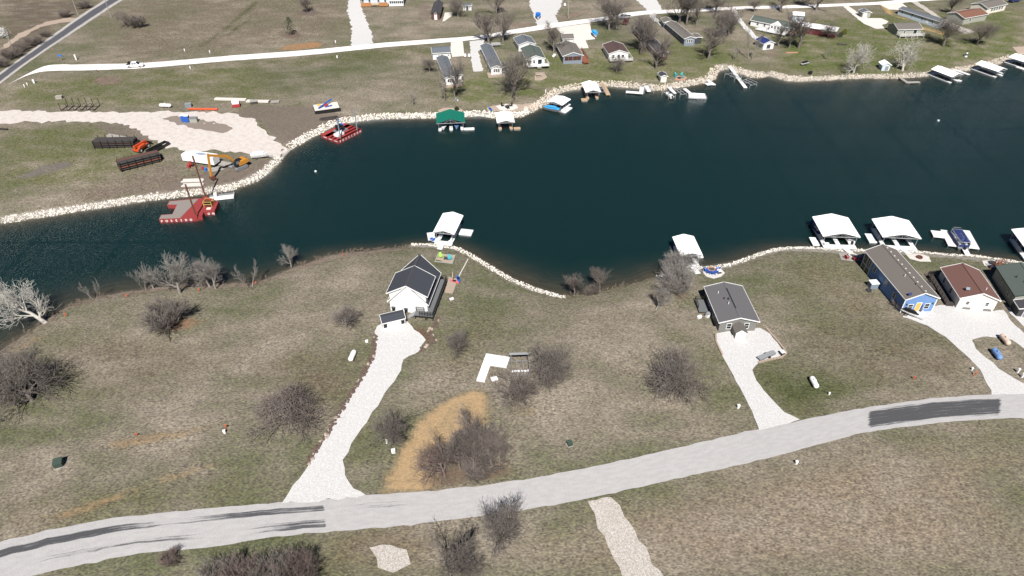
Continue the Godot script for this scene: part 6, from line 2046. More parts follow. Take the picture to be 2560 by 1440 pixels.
	sheet("patio", pv([2.62, -212.84, 3.97, -215.29, 6.64, -216.30, 8.62, -215.80, 8.30, -213.52, 2.60, -210.73]), "pavers", 0.1)
	# rock banks
	riprap(pv([-143.59, -138.24, -127.47, -143.80, -115.70, -147.92, -105.68, -151.41, -94.90, -155.23, -86.47, -157.08, -80.40, -158.75, -75.09, -160.44, -70.07, -165.23, -68.13, -170.00, -66.71, -175.92, -66.52, -179.12]), 2.3, 10, 0.38, "riprap", "pale broken riprap rock along the construction side bank")
	riprap(pv([-65.45, -184.47, -62.69, -189.23, -61.10, -192.78, -59.21, -195.30, -54.93, -202.85, -50.79, -203.15, -47.88, -204.65, -43.60, -205.86, -37.23, -206.17, -24.45, -206.78, -14.85, -207.71, -10.09, -208.33, -5.53, -206.48, 0.00, -206.78, 3.23, -207.71, 6.53, -211.15]), 2.7, 8.5, 0.4, "riprap", "white riprap rock along the far bank beside the green boathouse")
	riprap(pv([6.53, -211.15, 10.63, -215.98, 12.82, -220.31, 15.38, -225.46, 17.30, -227.93, 24.49, -231.16, 33.82, -233.36, 42.08, -231.89, 48.68, -229.36, 53.61, -229.72, 61.59, -233.36, 69.02, -236.33, 73.04, -240.14, 76.37, -248.03, 79.53, -250.07, 81.34, -248.44, 83.98, -244.43, 86.76, -241.30, 89.54, -240.91, 93.12, -243.25, 94.95, -242.07, 98.80, -238.22, 103.97, -237.84]), 3.3, 6.5, 0.42, "riprap_tan", "tan riprap rock band curving along the far shore")
	riprap(pv([103.97, -237.84, 113.39, -238.99, 124.93, -240.91, 139.20, -240.52, 151.13, -242.86, 161.46, -246.02, 172.44, -250.07, 183.41, -255.07, 189.64, -259.35, 197.57, -262.41, 226.67, -273.84]), 2.5, 6.5, 0.42, "riprap_tan", "tan riprap rock below the lawn with the bare white trees")
	riprap(pv([11.89, -114.68, 8.66, -115.78, 4.82, -117.75, 0.00, -120.94, -3.72, -124.68, -6.63, -127.47, -8.86, -130.02, -11.19, -131.81, -12.79, -133.30, -16.06, -133.96, -19.56, -134.81, -24.05, -134.81]), 1.6, 13, 0.32, "riprap", "white riprap rock round the point by the white house")
	riprap(pv([32.20, -121.82, 38.27, -124.07, 41.94, -125.14, 48.57, -126.22, 52.91, -128.10, 57.33, -130.67, 61.23, -132.47, 65.37, -133.30, 70.35, -133.46, 78.15, -132.30, 83.15, -132.30, 92.43, -131.97, 95.38, -131.64, 102.04, -130.50, 107.01, -130.18, 111.51, -129.22, 117.63, -127.16, 128.18, -123.62]), 1.5, 13, 0.3, "riprap", "pale riprap rock along the near bank below the boathouses")
	brush_line(pv([-24.62, -133.41, -30.32, -132.20, -37.39, -130.72, -41.82, -129.61, -45.80, -126.76, -48.98, -124.78, -51.92, -122.20, -56.33, -118.96]), 45, "dry brush and reeds along the bank left of the white house")
	brush_line(pv([-60.50, -118.25, -64.91, -118.28, -68.59, -118.81, -71.71, -118.28, -75.64, -117.08, -79.58, -116.15, -83.46, -115.16, -88.15, -113.78, -90.46, -112.40, -93.04, -110.75, -95.32, -106.32, -97.79, -100.56, -99.34, -96.54]), 60, "dry brush along the lower left bank")
	brush_line(pv([28.24, -119.38, 24.46, -117.47, 19.06, -115.92, 14.64, -114.81, 12.01, -114.09]), 30, "dry brush at the corner of the cove")
	# ---- near houses
	white_house(-20.21, -111.96, -0.1473, 8.62, 11.0)
	grey_house(44.26, -106.72, 0.0371, 8.11, 11.47)
	blue_house(82.31, -115.81, 0.0701, 7.28, 17.4)
	cream_house(96.11, -113.45, -0.1137, 8.02, 10.6)
	house("green_roofed_house", "dark house with green roof at the right edge of the lawn", 108.84, -114.13, -0.1753, 8.98, 10.75, 3.0, 1.5, "sage_wall", "roof_green", {"windows": [["l", 2.6, 1.6, 0.8, 1.1], ["l", -1.5, 1.6, 0.8, 1.1], ["f", -1.5, 1.4, 0.9, 1.2]], "vents": [[-1.6, 1.5, "white_paint"], [-2.4, -0.5, "black_paint"]], "down": 1.6, "trim": "green_paint"})
	house("garden_shed", "dark grey shed beside the green-roofed house", 104.92, -107.47, -0.1608, 3.94, 2.89, 2.2, 0.5, "dark_wall", "roof_dark", {"category": "shed", "doors": [["f", 0, 0.1, 1.2, 1.8, "grey_paint"]]})
	house("white_shed", "white garden shed with black roof and two small windows by the driveway", -23.73, -103.05, 1.935, 2.9, 4.72, 2.0, 0.95, "white_wall", "roof_black", {"category": "shed", "overhang": 0.15, "end": 0.12, "windows": [["l", -1.75, 1.15, 0.5, 0.7], ["l", 1.75, 1.15, 0.5, 0.7]], "doors": [["l", 0, 0.05, 1.7, 1.75, "white_paint"]], "frames": "black_paint"})
	# ---- far houses
	house("ranch_house", "pale blue ranch house with orange wooden deck at the top of the picture", -58.13, -323.93, 1.638, 7.0, 19.01, 2.6, 1.5, "pale_blue_wall", "roof_slate", {"windows": [["l", -9, 1.5, 0.9, 1.1], ["l", -6, 1.5, 0.9, 1.1], ["l", -2, 1.5, 0.9, 1.1], ["l", 1, 1.5, 0.9, 1.1], ["l", 3.5, 1.5, 0.9, 1.1], ["l", 6, 1.5, 0.9, 1.1], ["l", 8, 1.5, 0.9, 1.1]], "down": 0.6})
	house_deck(-58.13, -323.93, 1.638, 19.01)
	house("brown_cabin", "small dark red cabin with a steep black roof beside a concrete pad", -32.44, -307.51, 0.0033, 4.23, 16.88, 2.5, 1.3, "brown_wall", "roof_dark", {"windows": [["f", 0, 2.4, 0.9, 1.6, 2]], "doors": [["f", 0, 0.1, 1, 1.9, "white_paint"]], "trim": "dark_wood"})
	house("garden_shed", "white shed with a dark door near the top edge", -19.86, -313.72, 1.715, 2.8, 4.23, 2.1, 0.6, "white_wall", "roof_slate", {"category": "shed", "doors": [["l", 0, 0.05, 1, 1.7, "dark_wall"]], "windows": [["l", -1.1, 1.2, 0.4, 0.5], ["l", 1.1, 1.2, 0.4, 0.5]]})
	house("white_garage", "white garage with slate roof beside the gravel road", -26.67, -256.2, 1.753, 6.4, 7.13, 2.4, 1.2, "white_wall", "roof_slate", {"category": "garage", "windows": [["l", -1, 1.3, 0.6, 0.5], ["l", 2.5, 1.3, 0.5, 0.5]], "doors": [["r", 0, 0.05, 2.4, 2.1, "white_paint"]], "trim": "white_paint"})
	house("mobile_home", "long white mobile home with slate roof nearest the green boathouse", -23.35, -238.95, 0.221, 4.34, 21.14, 2.6, 0.8, "white_wall", "roof_slate", {"down": 0.8, "windows": [["f", -0.7378, 1.55, 0.5642, 1], ["f", 0, 1.55, 0.5642, 1.1], ["f", 0.7378, 1.55, 0.5642, 1], ["l", -2.5, 1.6, 0.7, 0.9], ["l", 2.5, 1.6, 0.7, 0.9], ["r", 0, 1.6, 0.7, 0.9]], "vents": [[0.217, -5.285, "dark_wall"], [0.217, -2.114, "dark_wall"], [0.217, 1.057, "dark_wall"], [0.217, 4.228, "dark_wall"]]})
	house("mobile_home", "long white mobile home beside the wide gravel drive", -7.69, -249.14, 0.1884, 4.48, 24.41, 2.6, 0.8, "white_wall", "roof_slate", {"down": 0.8, "windows": [["f", -0.7616, 1.55, 0.5824, 1], ["f", 0, 1.55, 0.5824, 1.1], ["f", 0.7616, 1.55, 0.5824, 1], ["l", -2.5, 1.6, 0.7, 0.9], ["l", 2.5, 1.6, 0.7, 0.9], ["r", 0, 1.6, 0.7, 0.9]], "vents": [[0.224, -6.1025, "dark_wall"], [0.224, -2.441, "dark_wall"], [0.224, 1.2205, "dark_wall"], [0.224, 4.882, "dark_wall"]]})
	annexed("porch", house("porch", "slate roofed side porch of the long home", -18.54, -234.35, 0.2228, 2.04, 4.61, 2.2, 0.5, "white_wall", "roof_slate", {"category": "porch", "down": 0.6}), -23.35, -238.95)
	annexed("porch", house("porch", "dark porch beside the home on the drive", -3.01, -241.52, 0.2572, 1.87, 4.87, 2.3, 0.4, "dark_wall", "roof_dark", {"category": "porch", "down": 0.4}), -7.69, -249.14)
	house("mobile_home", "white garage with grey roof behind the green-grey roofed house", 4.85, -265.41, 0.2058, 7.1, 8.72, 2.4, 1.1, "white_wall", "roof_slate", {"down": 0.8, "category": "garage", "windows": [["f", 1, 1.2, 0.5, 0.6]], "vents": [[0.355, -2.18, "dark_wall"], [0.355, -0.872, "dark_wall"], [0.355, 0.436, "dark_wall"], [0.355, 1.744, "dark_wall"]]})
	house("mobile_home", "white house with green-grey roof and a white front deck", 7.68, -252.26, 0.1467, 7.33, 12.47, 2.6, 1.2, "white_wall", "roof_green", {"down": 0.8, "windows": [["f", -2.2, 1.5, 1.2, 1.1], ["f", -0.5, 1.5, 0.7, 1.1]], "doors": [["f", 1.6, 0.3, 1.5, 2, "glass"]], "vents": [[0.3665, -3.1175, "dark_wall"], [0.3665, -1.247, "dark_wall"], [0.3665, 0.6235, "dark_wall"], [0.3665, 2.494, "dark_wall"]]})
	house("mobile_home", "brown-grey house with a glazed front porch and red wooden side deck", 21.52, -256.5, 0.1378, 7.83, 13.38, 2.6, 1.3, "slate_wall", "roof_tan", {"down": 0.8, "windows": [["f", -2.3, 1.6, 1.3, 1.3, 3], ["f", -0.8, 1.6, 1.3, 1.3, 3], ["f", 0.8, 1.6, 1.3, 1.3, 3], ["f", 2.3, 1.6, 1.3, 1.3, 3]], "frames": "cedar_wood", "vents": [[0.3915, -3.345, "dark_wall"], [0.3915, -1.338, "dark_wall"], [0.3915, 0.669, "dark_wall"], [0.3915, 2.676, "dark_wall"]]})
	house("grey_garage", "white garage with brown-grey roof behind the glazed porch house", 21.64, -270.71, 1.671, 5.0, 4.71, 2.3, 1.0, "white_wall", "roof_tan", {"category": "garage"})
	house("mobile_home", "white house with maroon roof behind a small bare tree", 39.12, -258.36, 0.1094, 8.02, 10.61, 2.6, 1.3, "white_wall", "roof_maroon", {"down": 0.8, "hip": false, "windows": [["f", -2, 1.5, 0.9, 1.1], ["f", 1.6, 1.5, 1, 1.1]], "doors": [["f", 0, 0.2, 0.9, 2, "dark_wood"]], "vents": [[0.401, -2.6525, "dark_wall"], [0.401, -1.061, "dark_wall"], [0.401, 0.5305, "dark_wall"], [0.401, 2.122, "dark_wall"]]})
	house("mobile_home", "long dark brown mobile home hidden behind bare trees", 53.8, -268.82, 0.1501, 4.65, 30.4, 2.6, 0.8, "brown_wall", "roof_dark", {"down": 0.8, "windows": [["f", -0.7905, 1.55, 0.6045, 1], ["f", 0, 1.55, 0.6045, 1.1], ["f", 0.7905, 1.55, 0.6045, 1], ["l", -2.5, 1.6, 0.7, 0.9], ["l", 2.5, 1.6, 0.7, 0.9], ["r", 0, 1.6, 0.7, 0.9]], "vents": [[0.2325, -7.6, "dark_wall"], [0.2325, -3.04, "dark_wall"], [0.2325, 1.52, "dark_wall"], [0.2325, 6.08, "dark_wall"]]})
	house("mobile_home", "long slate-blue mobile home with blue shutters", 67.66, -279.97, 0.1884, 4.98, 20.61, 2.6, 0.8, "slate_wall", "roof_tan", {"down": 0.8, "windows": [["f", -0.8466, 1.55, 0.6474, 1], ["f", 0, 1.55, 0.6474, 1.1], ["f", 0.8466, 1.55, 0.6474, 1], ["l", -2.5, 1.6, 0.7, 0.9], ["l", 2.5, 1.6, 0.7, 0.9], ["r", 0, 1.6, 0.7, 0.9]], "vents": [[0.249, -5.1525, "dark_wall"], [0.249, -2.061, "dark_wall"], [0.249, 1.0305, "dark_wall"], [0.249, 4.122, "dark_wall"]]})
	annexed("carport", house("carport", "carport at the side of the slate-blue home", 73.13, -274.34, 0.1519, 3.18, 4.87, 2.4, 0.3, "dark_wall", "roof_tan", {"category": "carport"}), 67.66, -279.97)
	house("garden_shed", "grey shed behind the slate-blue mobile home", 64.75, -293.58, 0.0369, 4.15, 6.01, 2.2, 0.7, "slate_wall", "roof_tan", {"category": "shed"})
	house("white_house", "white house with grey roof, front gable and long white deck among bare trees", 108.76, -290.37, 0.893, 6.0, 18.54, 2.5, 1.3, "white_wall", "roof_green", {"windows": [["l", -6, 1.5, 0.8, 1], ["l", -3, 1.5, 0.8, 1], ["l", 6.5, 1.5, 0.8, 1]], "down": 0.8})
	front_gable(108.76, -290.37, 0.893)
	house("garden_shed", "white shed with navy roof and an open front below the white gabled house", 99.09, -270.04, 0.2763, 5.26, 6.16, 2.3, 1.0, "white_wall", "navy", {"category": "shed", "doors": [["f", 0, 0.3, 1.6, 1.6, "dark_wall"]]})
	house("metal_garage", "white metal garage with a shiny white roof behind trees", 121.64, -300.2, 1.336, 4.5, 4.83, 2.8, 0.8, "pale_blue_wall", "metal_white", {"category": "garage"})
	house("metal_roofed_house", "house with a white metal roof and a dark red porch behind trees", 124.57, -284.71, 1.03, 6.0, 15.89, 2.6, 0.9, "maroon", "metal_white", {"down": 0.8})
	house("grey_house", "grey-green house with brown-grey roof and a white railed deck", 160.41, -285.14, 1.666, 8.0, 10.68, 2.6, 1.4, "sage_wall", "roof_tan", {"windows": [["l", -2, 1.4, 0.8, 1]], "doors": [["l", 2.5, 0.2, 1.4, 2, "glass"]], "down": 0.8})
	railed_deck(160.41, -285.14, 1.666, 8.0, 10.68, "white_paint", "grey_wood")
	house("mobile_home", "very long pale blue mobile home with a slate roof at the top right", 174.78, -300.92, 0.454, 4.6, 20.65, 2.6, 0.7, "pale_blue_wall", "roof_slate", {"windows": [["l", -8, 1.6, 0.6, 1], ["l", -3, 1.6, 0.6, 1], ["l", 2, 1.6, 0.6, 1], ["l", 7, 1.6, 0.6, 1], ["f", 0, 1.5, 1.8, 1.2, 2]], "doors": [["l", 4.5, 0.3, 0.9, 1.9, "white_paint"]], "down": 0.8})
	house("red_roofed_house", "house with a rust red roof and a red deck near the top right", 194.36, -301.4, 2.0, 8.5, 14.76, 2.7, 1.3, "sage_wall", "roof_rust", {"windows": [["l", -3, 1.5, 1, 1]], "down": 0.8})
	house("grey_house", "house with a brown-grey roof and a row of porch windows in the top right corner", 211.37, -315.65, 2.059, 8.0, 14.16, 2.7, 1.3, "cream_wall", "roof_tan", {"windows": [["l", -3, 1.6, 1.3, 1.3, 2], ["l", -1.2, 1.6, 1.3, 1.3, 2], ["l", 0.6, 1.6, 1.3, 1.3, 2], ["l", 2.4, 1.6, 1.3, 1.3, 2], ["l", 4.2, 1.6, 1.3, 1.3, 2]], "down": 0.8})
	house("garden_shed", "small grey shed on the lawn beside a concrete drive", 152.07, -304.95, 0.0462, 4.23, 4.13, 2.1, 0.7, "sage_wall", "roof_slate", {"category": "shed", "doors": [["f", -0.6, 0.05, 1.3, 1.7, "white_paint"]]})
	house("garden_shed", "pale blue shed on the far shore between two white-barked trees", 136.27, -246.79, -0.0214, 3.5, 3.4, 2.0, 0.9, "pale_blue_wall", "metal_white", {"category": "shed", "doors": [["f", 0.3, 0.05, 1.3, 1.6, "grey_paint"]]})
	house("garden_shed", "small pale shed with a black roof on the far shore lawn", 53.15, -235.82, 0.1034, 2.76, 3.8, 2.0, 0.5, "cream_wall", "roof_black", {"category": "shed"})
	front_deck(7.68, -252.26, 0.1467, 7.33, 12.47, "white_paint", "dock_white")
	front_deck(39.12, -258.36, 0.1094, 8.02, 10.61, "white_paint", "grey_wood")
	wooden_side_deck(21.52, -256.5, 0.1378, 7.83, 13.38)
	brick_apron(-7.69, -249.14, 0.1884, 4.48, 24.41)
	brick_apron(-23.35, -238.95, 0.221, 4.34, 21.14)
	# ---- boathouses
	boathouse("white-roofed boathouse with a T-shaped walkway below the white house", -15.33, -139.21, -0.1951, 5.22, 8.53, 2.9, 0.75, "metal_white", 1, {"gang": [-0.3, 3.3, 0.75, 0.25], "plats": [[2.5, 5.6, -2.2, 0.3]], "boxes": [[-1.6, 4.3], [1.7, 4.6]]})
	boathouse("white-roofed boathouse half hidden by a leaning bare tree", 40.35, -129.73, 0.0558, 5.11, 7.71, 2.9, 0.75, "metal_white", 1, {"gang": [0.3, 3, 0.8, 0.4], "plats": [[2.4, 3.9, -1.2, 1.2]]})
	boathouse("wide white-roofed double boathouse left of the blue house roof", 77.57, -137.8, -0.0523, 8.67, 8.6, 2.9, 1.05, "metal_white", 1, {"gang": [1, 3.6, 0.75, 0.9], "plats": [[-6, -4.4, 1, 4.4]], "boxes": [[-3, 4.4]]})
	boathouse("wide white-roofed double boathouse just behind the blue house roof", 91.63, -137.0, -0.0866, 8.8, 7.91, 2.9, 1.05, "metal_white", 1, {"gang": [0.6, 4.4, 0.8, 1.3], "plats": [[-6.2, -4.4, -1.2, 2.6]]})
	boathouse("white-roofed boathouse cut off by the right edge of the picture", 122.2, -132.03, -0.1731, 8.03, 8.18, 2.9, 1.0, "metal_white", 1, {"gang": [0.6, 4, 0.8, 0]})
	boathouse("green-roofed double boathouse on the far shore", -19.16, -200.06, 0.0969, 8.89, 7.37, 2.9, 1.3, "metal_green", -1, {"plats": [[4, 7.2, 2.2, 3.6]], "gang": [0, 1.5, 0.7, 0]})
	boathouse("small white-roofed boathouse right of the green one", -2.22, -200.69, 0.0882, 5.48, 7.3, 2.7, 0.7, "metal_white", -1, {"deck": "dock_tan", "plats": [[2.5, 4.6, 2.2, 3.6]], "gang": [0, 1.2, 0.7, 0]})
	boathouse("white-roofed boathouse beside the blue covered boat", 15.35, -214.16, -0.5645, 5.76, 5.8, 2.7, 0.5, "metal_white", -1, {"plats": [[2.6, 4.2, -2, 2.8]]})
	boathouse("white-roofed boathouse beside a long tan dock", 26.95, -225.28, 0.0764, 5.21, 8.45, 2.7, 0.8, "metal_white", -1, {"deck": "dock_tan", "plats": [[-4, -1.9, 3.6, 5.6]]})
	boathouse("long white-roofed boathouse with two swim platforms on the right far shore", 155.54, -239.8, 0.429, 5.81, 8.63, 2.7, 0.8, "metal_white", -1, {"plats": [[2.4, 4, -0.5, 0.9], [2.2, 3.4, 3, 4.4]]})
	boathouse("long white-roofed boathouse second from the far right shore", 174.25, -245.06, 0.4566, 5.54, 8.65, 2.7, 0.8, "metal_white", -1, {"plats": [[2.4, 4.4, 1, 2.6]]})
	boathouse("white-roofed boathouse at the far right edge of the water", 190.91, -252.8, 0.4812, 6.58, 7.89, 2.7, 0.9, "metal_white", -1, {"plats": [[-3.9, -2.4, 0, 3]]})
	# ---- docks, lifts and boats
	dock("white U-shaped dock holding a pontoon boat with a slatted top", 105.81, -129.56, 2.923, [[-0.6, 0.6, 0, 3.2], [-3.4, 3.4, 3.2, 4.6], [-3.4, -1.9, 4.6, 11.2], [1.9, 3.4, 4.6, 10.2], [3.4, 5.8, 6.5, 9.4]], "dock_white", 0.55)
	dock("long tan dock right of the white-roofed boathouse", 31.87, -235.3, 0.091, [[-0.75, 0.75, 0, 11.2]], "dock_tan", 0.55)
	dock("white L-shaped dock beside a curved slide on the far shore", 45.42, -231.23, -0.197, [[-0.7, 0.7, 0, 4.6], [-5.2, 0.7, 4.6, 6.2]], "dock_white", 0.55)
	dock("slim white dock between two boat lifts", 54.78, -231.23, 0.183, [[-0.6, 0.6, 0, 5.8]], "dock_white", 0.55)
	dock("white dock leading to the moored pontoon boat", 59.95, -229.78, 0.266, [[-0.6, 0.6, 0, 6.4]], "dock_white", 0.55)
	dock("small white dock wedge on the far shore", 69.71, -237.94, 0.302, [[-0.6, 0.6, 0, 5], [-2.6, -0.6, 2.6, 4.6]], "dock_white", 0.55)
	dock("long narrow white dock in the small inlet", 81.03, -253.54, 0.017, [[-0.65, 0.65, 0, 23]], "dock_white", 0.55)
	dock("grey L-shaped wooden dock on the far shore", 139.6, -240.24, 0.081, [[-0.6, 0.6, 0, 5.4], [0.6, 4.6, 4.1, 5.4]], "dock_grey", 0.55)
	dock("narrow white dock between the two long boathouses", 162.84, -248.57, 0.504, [[-0.6, 0.6, 0, 6.5]], "dock_white", 0.55)
	boat_lift("empty metal boat lift left of the inlet dock", 79.68, -240.8, 0.5, 3.2, 5.0, 1.3)
	boat_lift("empty metal boat lift right of the inlet dock", 83.49, -234.7, 0.5, 3.2, 5.0, 1.3)
	boat_lift("metal boat lift holding a small white boat", 53.42, -223.9, 0.3, 2.6, 4.6, 1.3)
	boat_lift("empty metal boat lift between two white docks", 57.78, -226.0, 0.3, 2.4, 4.2, 1.3)
	boat_lift("empty metal boat lift between a boathouse and the tan dock", 30.9, -228.84, 0.1, 2.2, 5.6, 1.3)
	pontoon_boat("pontoon boat with a dark slatted rack on top in the white U-shaped dock", 106.57, -0.05, -135.18, -0.14, 6.6, "navy", true)
	pontoon_boat("white pontoon boat moored at the far shore dock", 62.68, -0.05, -222.39, 1.45, 6.6, "canvas_white")
	runabout("small white motor boat hanging in the far shore lift", 53.4, 0.35, -223.13, 0.3, 4.2, "white_paint")
	runabout("boat under a bright blue cover beside the white-roofed boathouse", 12.84, 0.1, -212.4, 1.15, 6.0, "grey_paint", "tarp_sky")
	runabout("blue motor boat in the left slip of the wide double boathouse", 74.62, 0.15, -141.35, 0.05, 5.6, "navy")
	runabout("white motor boat in the left slip of the green boathouse", -21.27, 0.15, -199.72, 3.1, 5.4, "white_paint")
	runabout("white and blue motor boat in the right slip of the green boathouse", -17.18, 0.15, -200.31, 3.1, 5.4, "blue_wall")
	runabout("white motor boat in the right slip of the wide double boathouse", 80.7, 0.15, -136.77, -0.05, 5.2, "white_paint")
	paddle_boat("blue and white pedal boat beside the T-shaped walkway", -18.92, -136.17, 0.9)
	dock("short white float beside the boathouse below the white house", -19.51, -137.64, 0.2, [[-0.9, 0.9, -1.6, 1.6]], "dock_white", 0.4)
	water_slide(47.01, -229.36)
	buoy("white buoy floating left of the middle of the cove", -54.99, -170.69)
	buoy("white buoy floating in the right part of the cove", 135.96, -204.35)
	# ---- barges and building yard
	SPUDS = [Vector3(3.31, 3.72, 10.03), Vector3(2.70, -5.07, 13.12)]
	CAGE = Vector2(4.83, -1.67)
	work_barge(-82.38, -149.36, [Vector2(-5.43, 5.12), Vector2(3.21, 4.28), Vector2(4.74, 3.53), Vector2(4.47, 1.63), Vector2(7.06, 1.25), Vector2(6.48, -3.46), Vector2(3.78, -5.28), Vector2(0.69, -5.17), Vector2(-6.36, -3.76), Vector2(-6.17, -1.87), Vector2(-3.66, -1.87), Vector2(-3.08, 2.59), Vector2(-5.76, 2.97)], [Vector2(-5.42, 4.87), Vector2(-0.39, 4.5), Vector2(0.47, -1.83), Vector2(0.82, -4.84), Vector2(-6.16, -3.52), Vector2(-6.05, -1.97), Vector2(-3.59, -1.97), Vector2(-2.96, 2.77), Vector2(-5.62, 3.15)], 0.0, 0.0, 0.0)
	side_float(-76.51, -156.39, 0.238)
	deck_barge(-52.27, -194.32, 0.967, 9.79, 7.44)
	land_barge(-60.03, -209.98, 0.35)
	excavator(-75.9, -170.48, 0.939, 8.53)
	telehandler(-106.43, -179.26, -0.24)
	trough("long black steel trough beside the orange handler", -101.83, -179.58, 2.682, 6.77, 2.0, 1.0)
	pipe_stack("rack of black pipes behind the orange handler", -115.2, -182.01, 0.053, 11.45, 9, 6, 1)
	pipe_stack("rack of black and rusty pipes in front of the orange handler", -103.69, -171.06, 0.587, 10.69, 9, 7, 3)
	empty_rack(-137.65, -207.08, 0.021, 10.25, 6, 4.2, 2.6)
	box_trailer(-86.2, -172.34, -0.282, 8.61, 2.5, 2.9)
	covered_boat("boat under a white cover on a trailer at the concrete ramp", -72.0, -176.5, -1.35, 4.6, "canvas_white")
	portable_toilet("left blue portable toilet on the yard island", -101.14, -197.7, 0.1, "blue_paint")
	portable_toilet("right blue portable toilet on the yard island", -99.91, -197.4, 0.1, "blue_paint")
	simple_box("pump_cabinet", "grey-green equipment cabinet beside the portable toilets", "cabinet", -97.94, -197.41, 0.1, 2.2, 1.5, 1.4, "sage_wall", "tarnished")
	drum("stack of red barrels at the end of the white trailer", -89.91, -170.42, "red_paint", 4)
	drum("red drum standing in the cluttered yard", -85.5, -169.12, "red_paint", 1)
	drum("blue drum standing in the cluttered yard", -84.53, -168.53, "tarp_blue", 1)
	timber_pile("pile of grey planks behind the pipe rack", -117.06, -186.89, -0.35, 7, 9, "grey_wood")
	timber_pile("upper pale plank stack near the bank", -86.36, -163.4, 0.1, 6, 5, "concrete")
	timber_pile("lower pale plank stack near the bank", -85.67, -161.36, 0.1, 6, 5, "concrete")
	timber_pile("scrap timbers beside the box trailer", -81.94, -169.02, 0.5, 4, 8, "grey_wood")
	timber_pile("dark driftwood logs on the dirt bank", -58.13, -203.65, 0.35, 6, 6, "dark_wood")
	timber_pile("grey timbers beside the yellow excavator", -80.1, -171.9, -0.3, 5, 6, "grey_wood")
	long_beam("long pale concrete dock beam lying on the grass, left piece", -92.33, -214.55, -0.064, 10.48, 0.6, 1.4, "concrete")
	long_beam("long pale concrete dock beam lying on the grass, middle piece", -82.97, -213.05, -0.045, 7.39, 0.6, 1.4, "concrete")
	long_beam("short pale dock beam at the end of the long row", -77.35, -213.19, 0.206, 2.64, 0.5, 1.4, "dock_grey")
	long_beam("long orange-red pipe lying beside the yard road", -98.41, -206.45, -0.036, 9.45, 0.7, 0.7, "machine_orange")
	long_beam("black pipe lying at the left edge of the yard grass", -154.67, -192.34, -0.158, 4.78, 0.5, 0.6, "pipe_black")
	tank("white cylinder tank lying beside the yard road", -111.13, -208.45, 1.5, 4.0, 0.55, "white_paint")
	dump_box("white and red tank cart on the dirt", -88.89, -209.56)
	simple_box("equipment_box", "grey equipment box behind the orange-red pipe", "box", -104.1, -209.19, 0.3, 1.8, 1.2, 1.4, "slate_wall", "grey_paint")
	simple_box("pallet_stack", "dark pallet stack at the end of the dock beams", "pallets", -84.04, -212.29, 0.3, 2.2, 0.9, 1.6, "dark_wood", "grey_wood")
	simple_box("concrete_box", "small grey concrete box on the grass beside the empty rack", "box", -149.0, -215.62, 0.2, 1.9, 0.9, 1.4, "concrete_old", "tan_wall")
	# ---- vehicles
	pickup("white pickup truck with a loaded bed on the gravel road", -136.28, -244.0, -1.436, "car_white", true)
	pickup("silver pickup truck parked on the far road behind bare trees", 48.05, -301.84, 1.878, "car_silver")
	pickup("dark red truck parked by the hidden brown mobile home", 47.93, -295.63, -0.266, "maroon")
	pickup("dark blue car at the top right corner", 230.81, -328.29, -1.183, "navy")
	utility_trailer("small utility trailer behind the mobile home on the wide drive", -6.22, -266.84, -1.427)
	covered_boat("boat under a bright blue cover on the big gravel apron", 11.18, -302.52, 3.112, 6, "tarp_blue")
	covered_boat("boat under a sky blue cover on the concrete drive", 33.21, -278.61, -3.057, 6, "tarp_sky")
	jet_ski("jet ski under a black cover on a trailer beside the blue house", 80.89, -106.24, -2.325)
	jet_ski("white boat with a dark interior parked on the far lawn", 108.53, -250.28, -1.08)
	# ---- tanks, pedestals, markers
	tank("white propane tank on the lawn left of the long driveway", -29.99, -93.19, 3.008, 2.7, 0.5, "white_paint")
	tank("white propane tank right of the grey house driveway", 54.38, -86.36, -3.103, 2.7, 0.5, "white_paint")
	tank("blue propane tank on the grass island", 91.67, -94.02, 3.072, 2.9, 0.52, "blue_wall")
	tank("rust-stained white propane tank on the grass island", 95.74, -98.28, 3.126, 2.9, 0.52, "rust_white")
	tank("left of two small white tanks beside the concrete pad", -17.56, -255.22, -3.09, 2.2, 0.45, "white_paint")
	tank("right of two small white tanks beside the concrete pad", -16.06, -255.2, -3.094, 2.2, 0.45, "white_paint")
	tank("white propane tank beside the glazed porch house", 15.77, -255.16, 2.734, 2.4, 0.5, "white_paint")
	tank("white propane tank on the far lawn near the big gravel apron", 23.81, -320.76, 3.08, 2.4, 0.5, "white_paint")
	pedestal("white utility pedestal beside the orange stake on the left lawn", -48.01, -74.98, 0.75, 0.35, "white_paint")
	pedestal("white meter box in front of the round bare tree", -19.31, -71.2, 0.8, 0.55, "white_paint")
	pedestal("slim white pedestal left of the round bare tree", -20.71, -73.19, 0.9, 0.25, "white_paint")
	pedestal("white pedestal beside the grey house driveway", 39.47, -81.04, 0.8, 0.4, "white_paint")
	pedestal("white pedestal below the road on the right", 45.48, -68.8, 0.75, 0.35, "white_paint")
	pedestal("left white pedestal at the right edge lawn", 93.2, -89.61, 1.1, 0.32, "white_paint")
	pedestal("right pale green pedestal at the right edge lawn", 93.25, -88.35, 1.1, 0.32, "white_paint")
	pedestal("small white pedestal near the white propane tank on the right", 56.25, -83.84, 0.6, 0.25, "white_paint")
	pedestal("small white post beside the long right driveway", 85.02, -90.17, 0.6, 0.3, "white_paint")
	pedestal("white pedestal on the far verge below the gravel road", -65.58, -254.95, 0.9, 0.4, "white_paint")
	pedestal("pale pedestal on the far verge left", -115.83, -242.36, 0.9, 0.3, "white_paint")
	pedestal("white signpost on the verge near the county road", -160.46, -249.87, 2.0, 0.4, "white_paint")
	pedestal("pale pedestal pair near the county road junction", -164.4, -228.57, 1.3, 0.5, "white_paint")
	pedestal("white stake by the junction, left", -165.83, -225.18, 1.0, 0.25, "white_paint")
	pedestal("white stake by the junction, right", -165.78, -226.84, 0.9, 0.25, "white_paint")
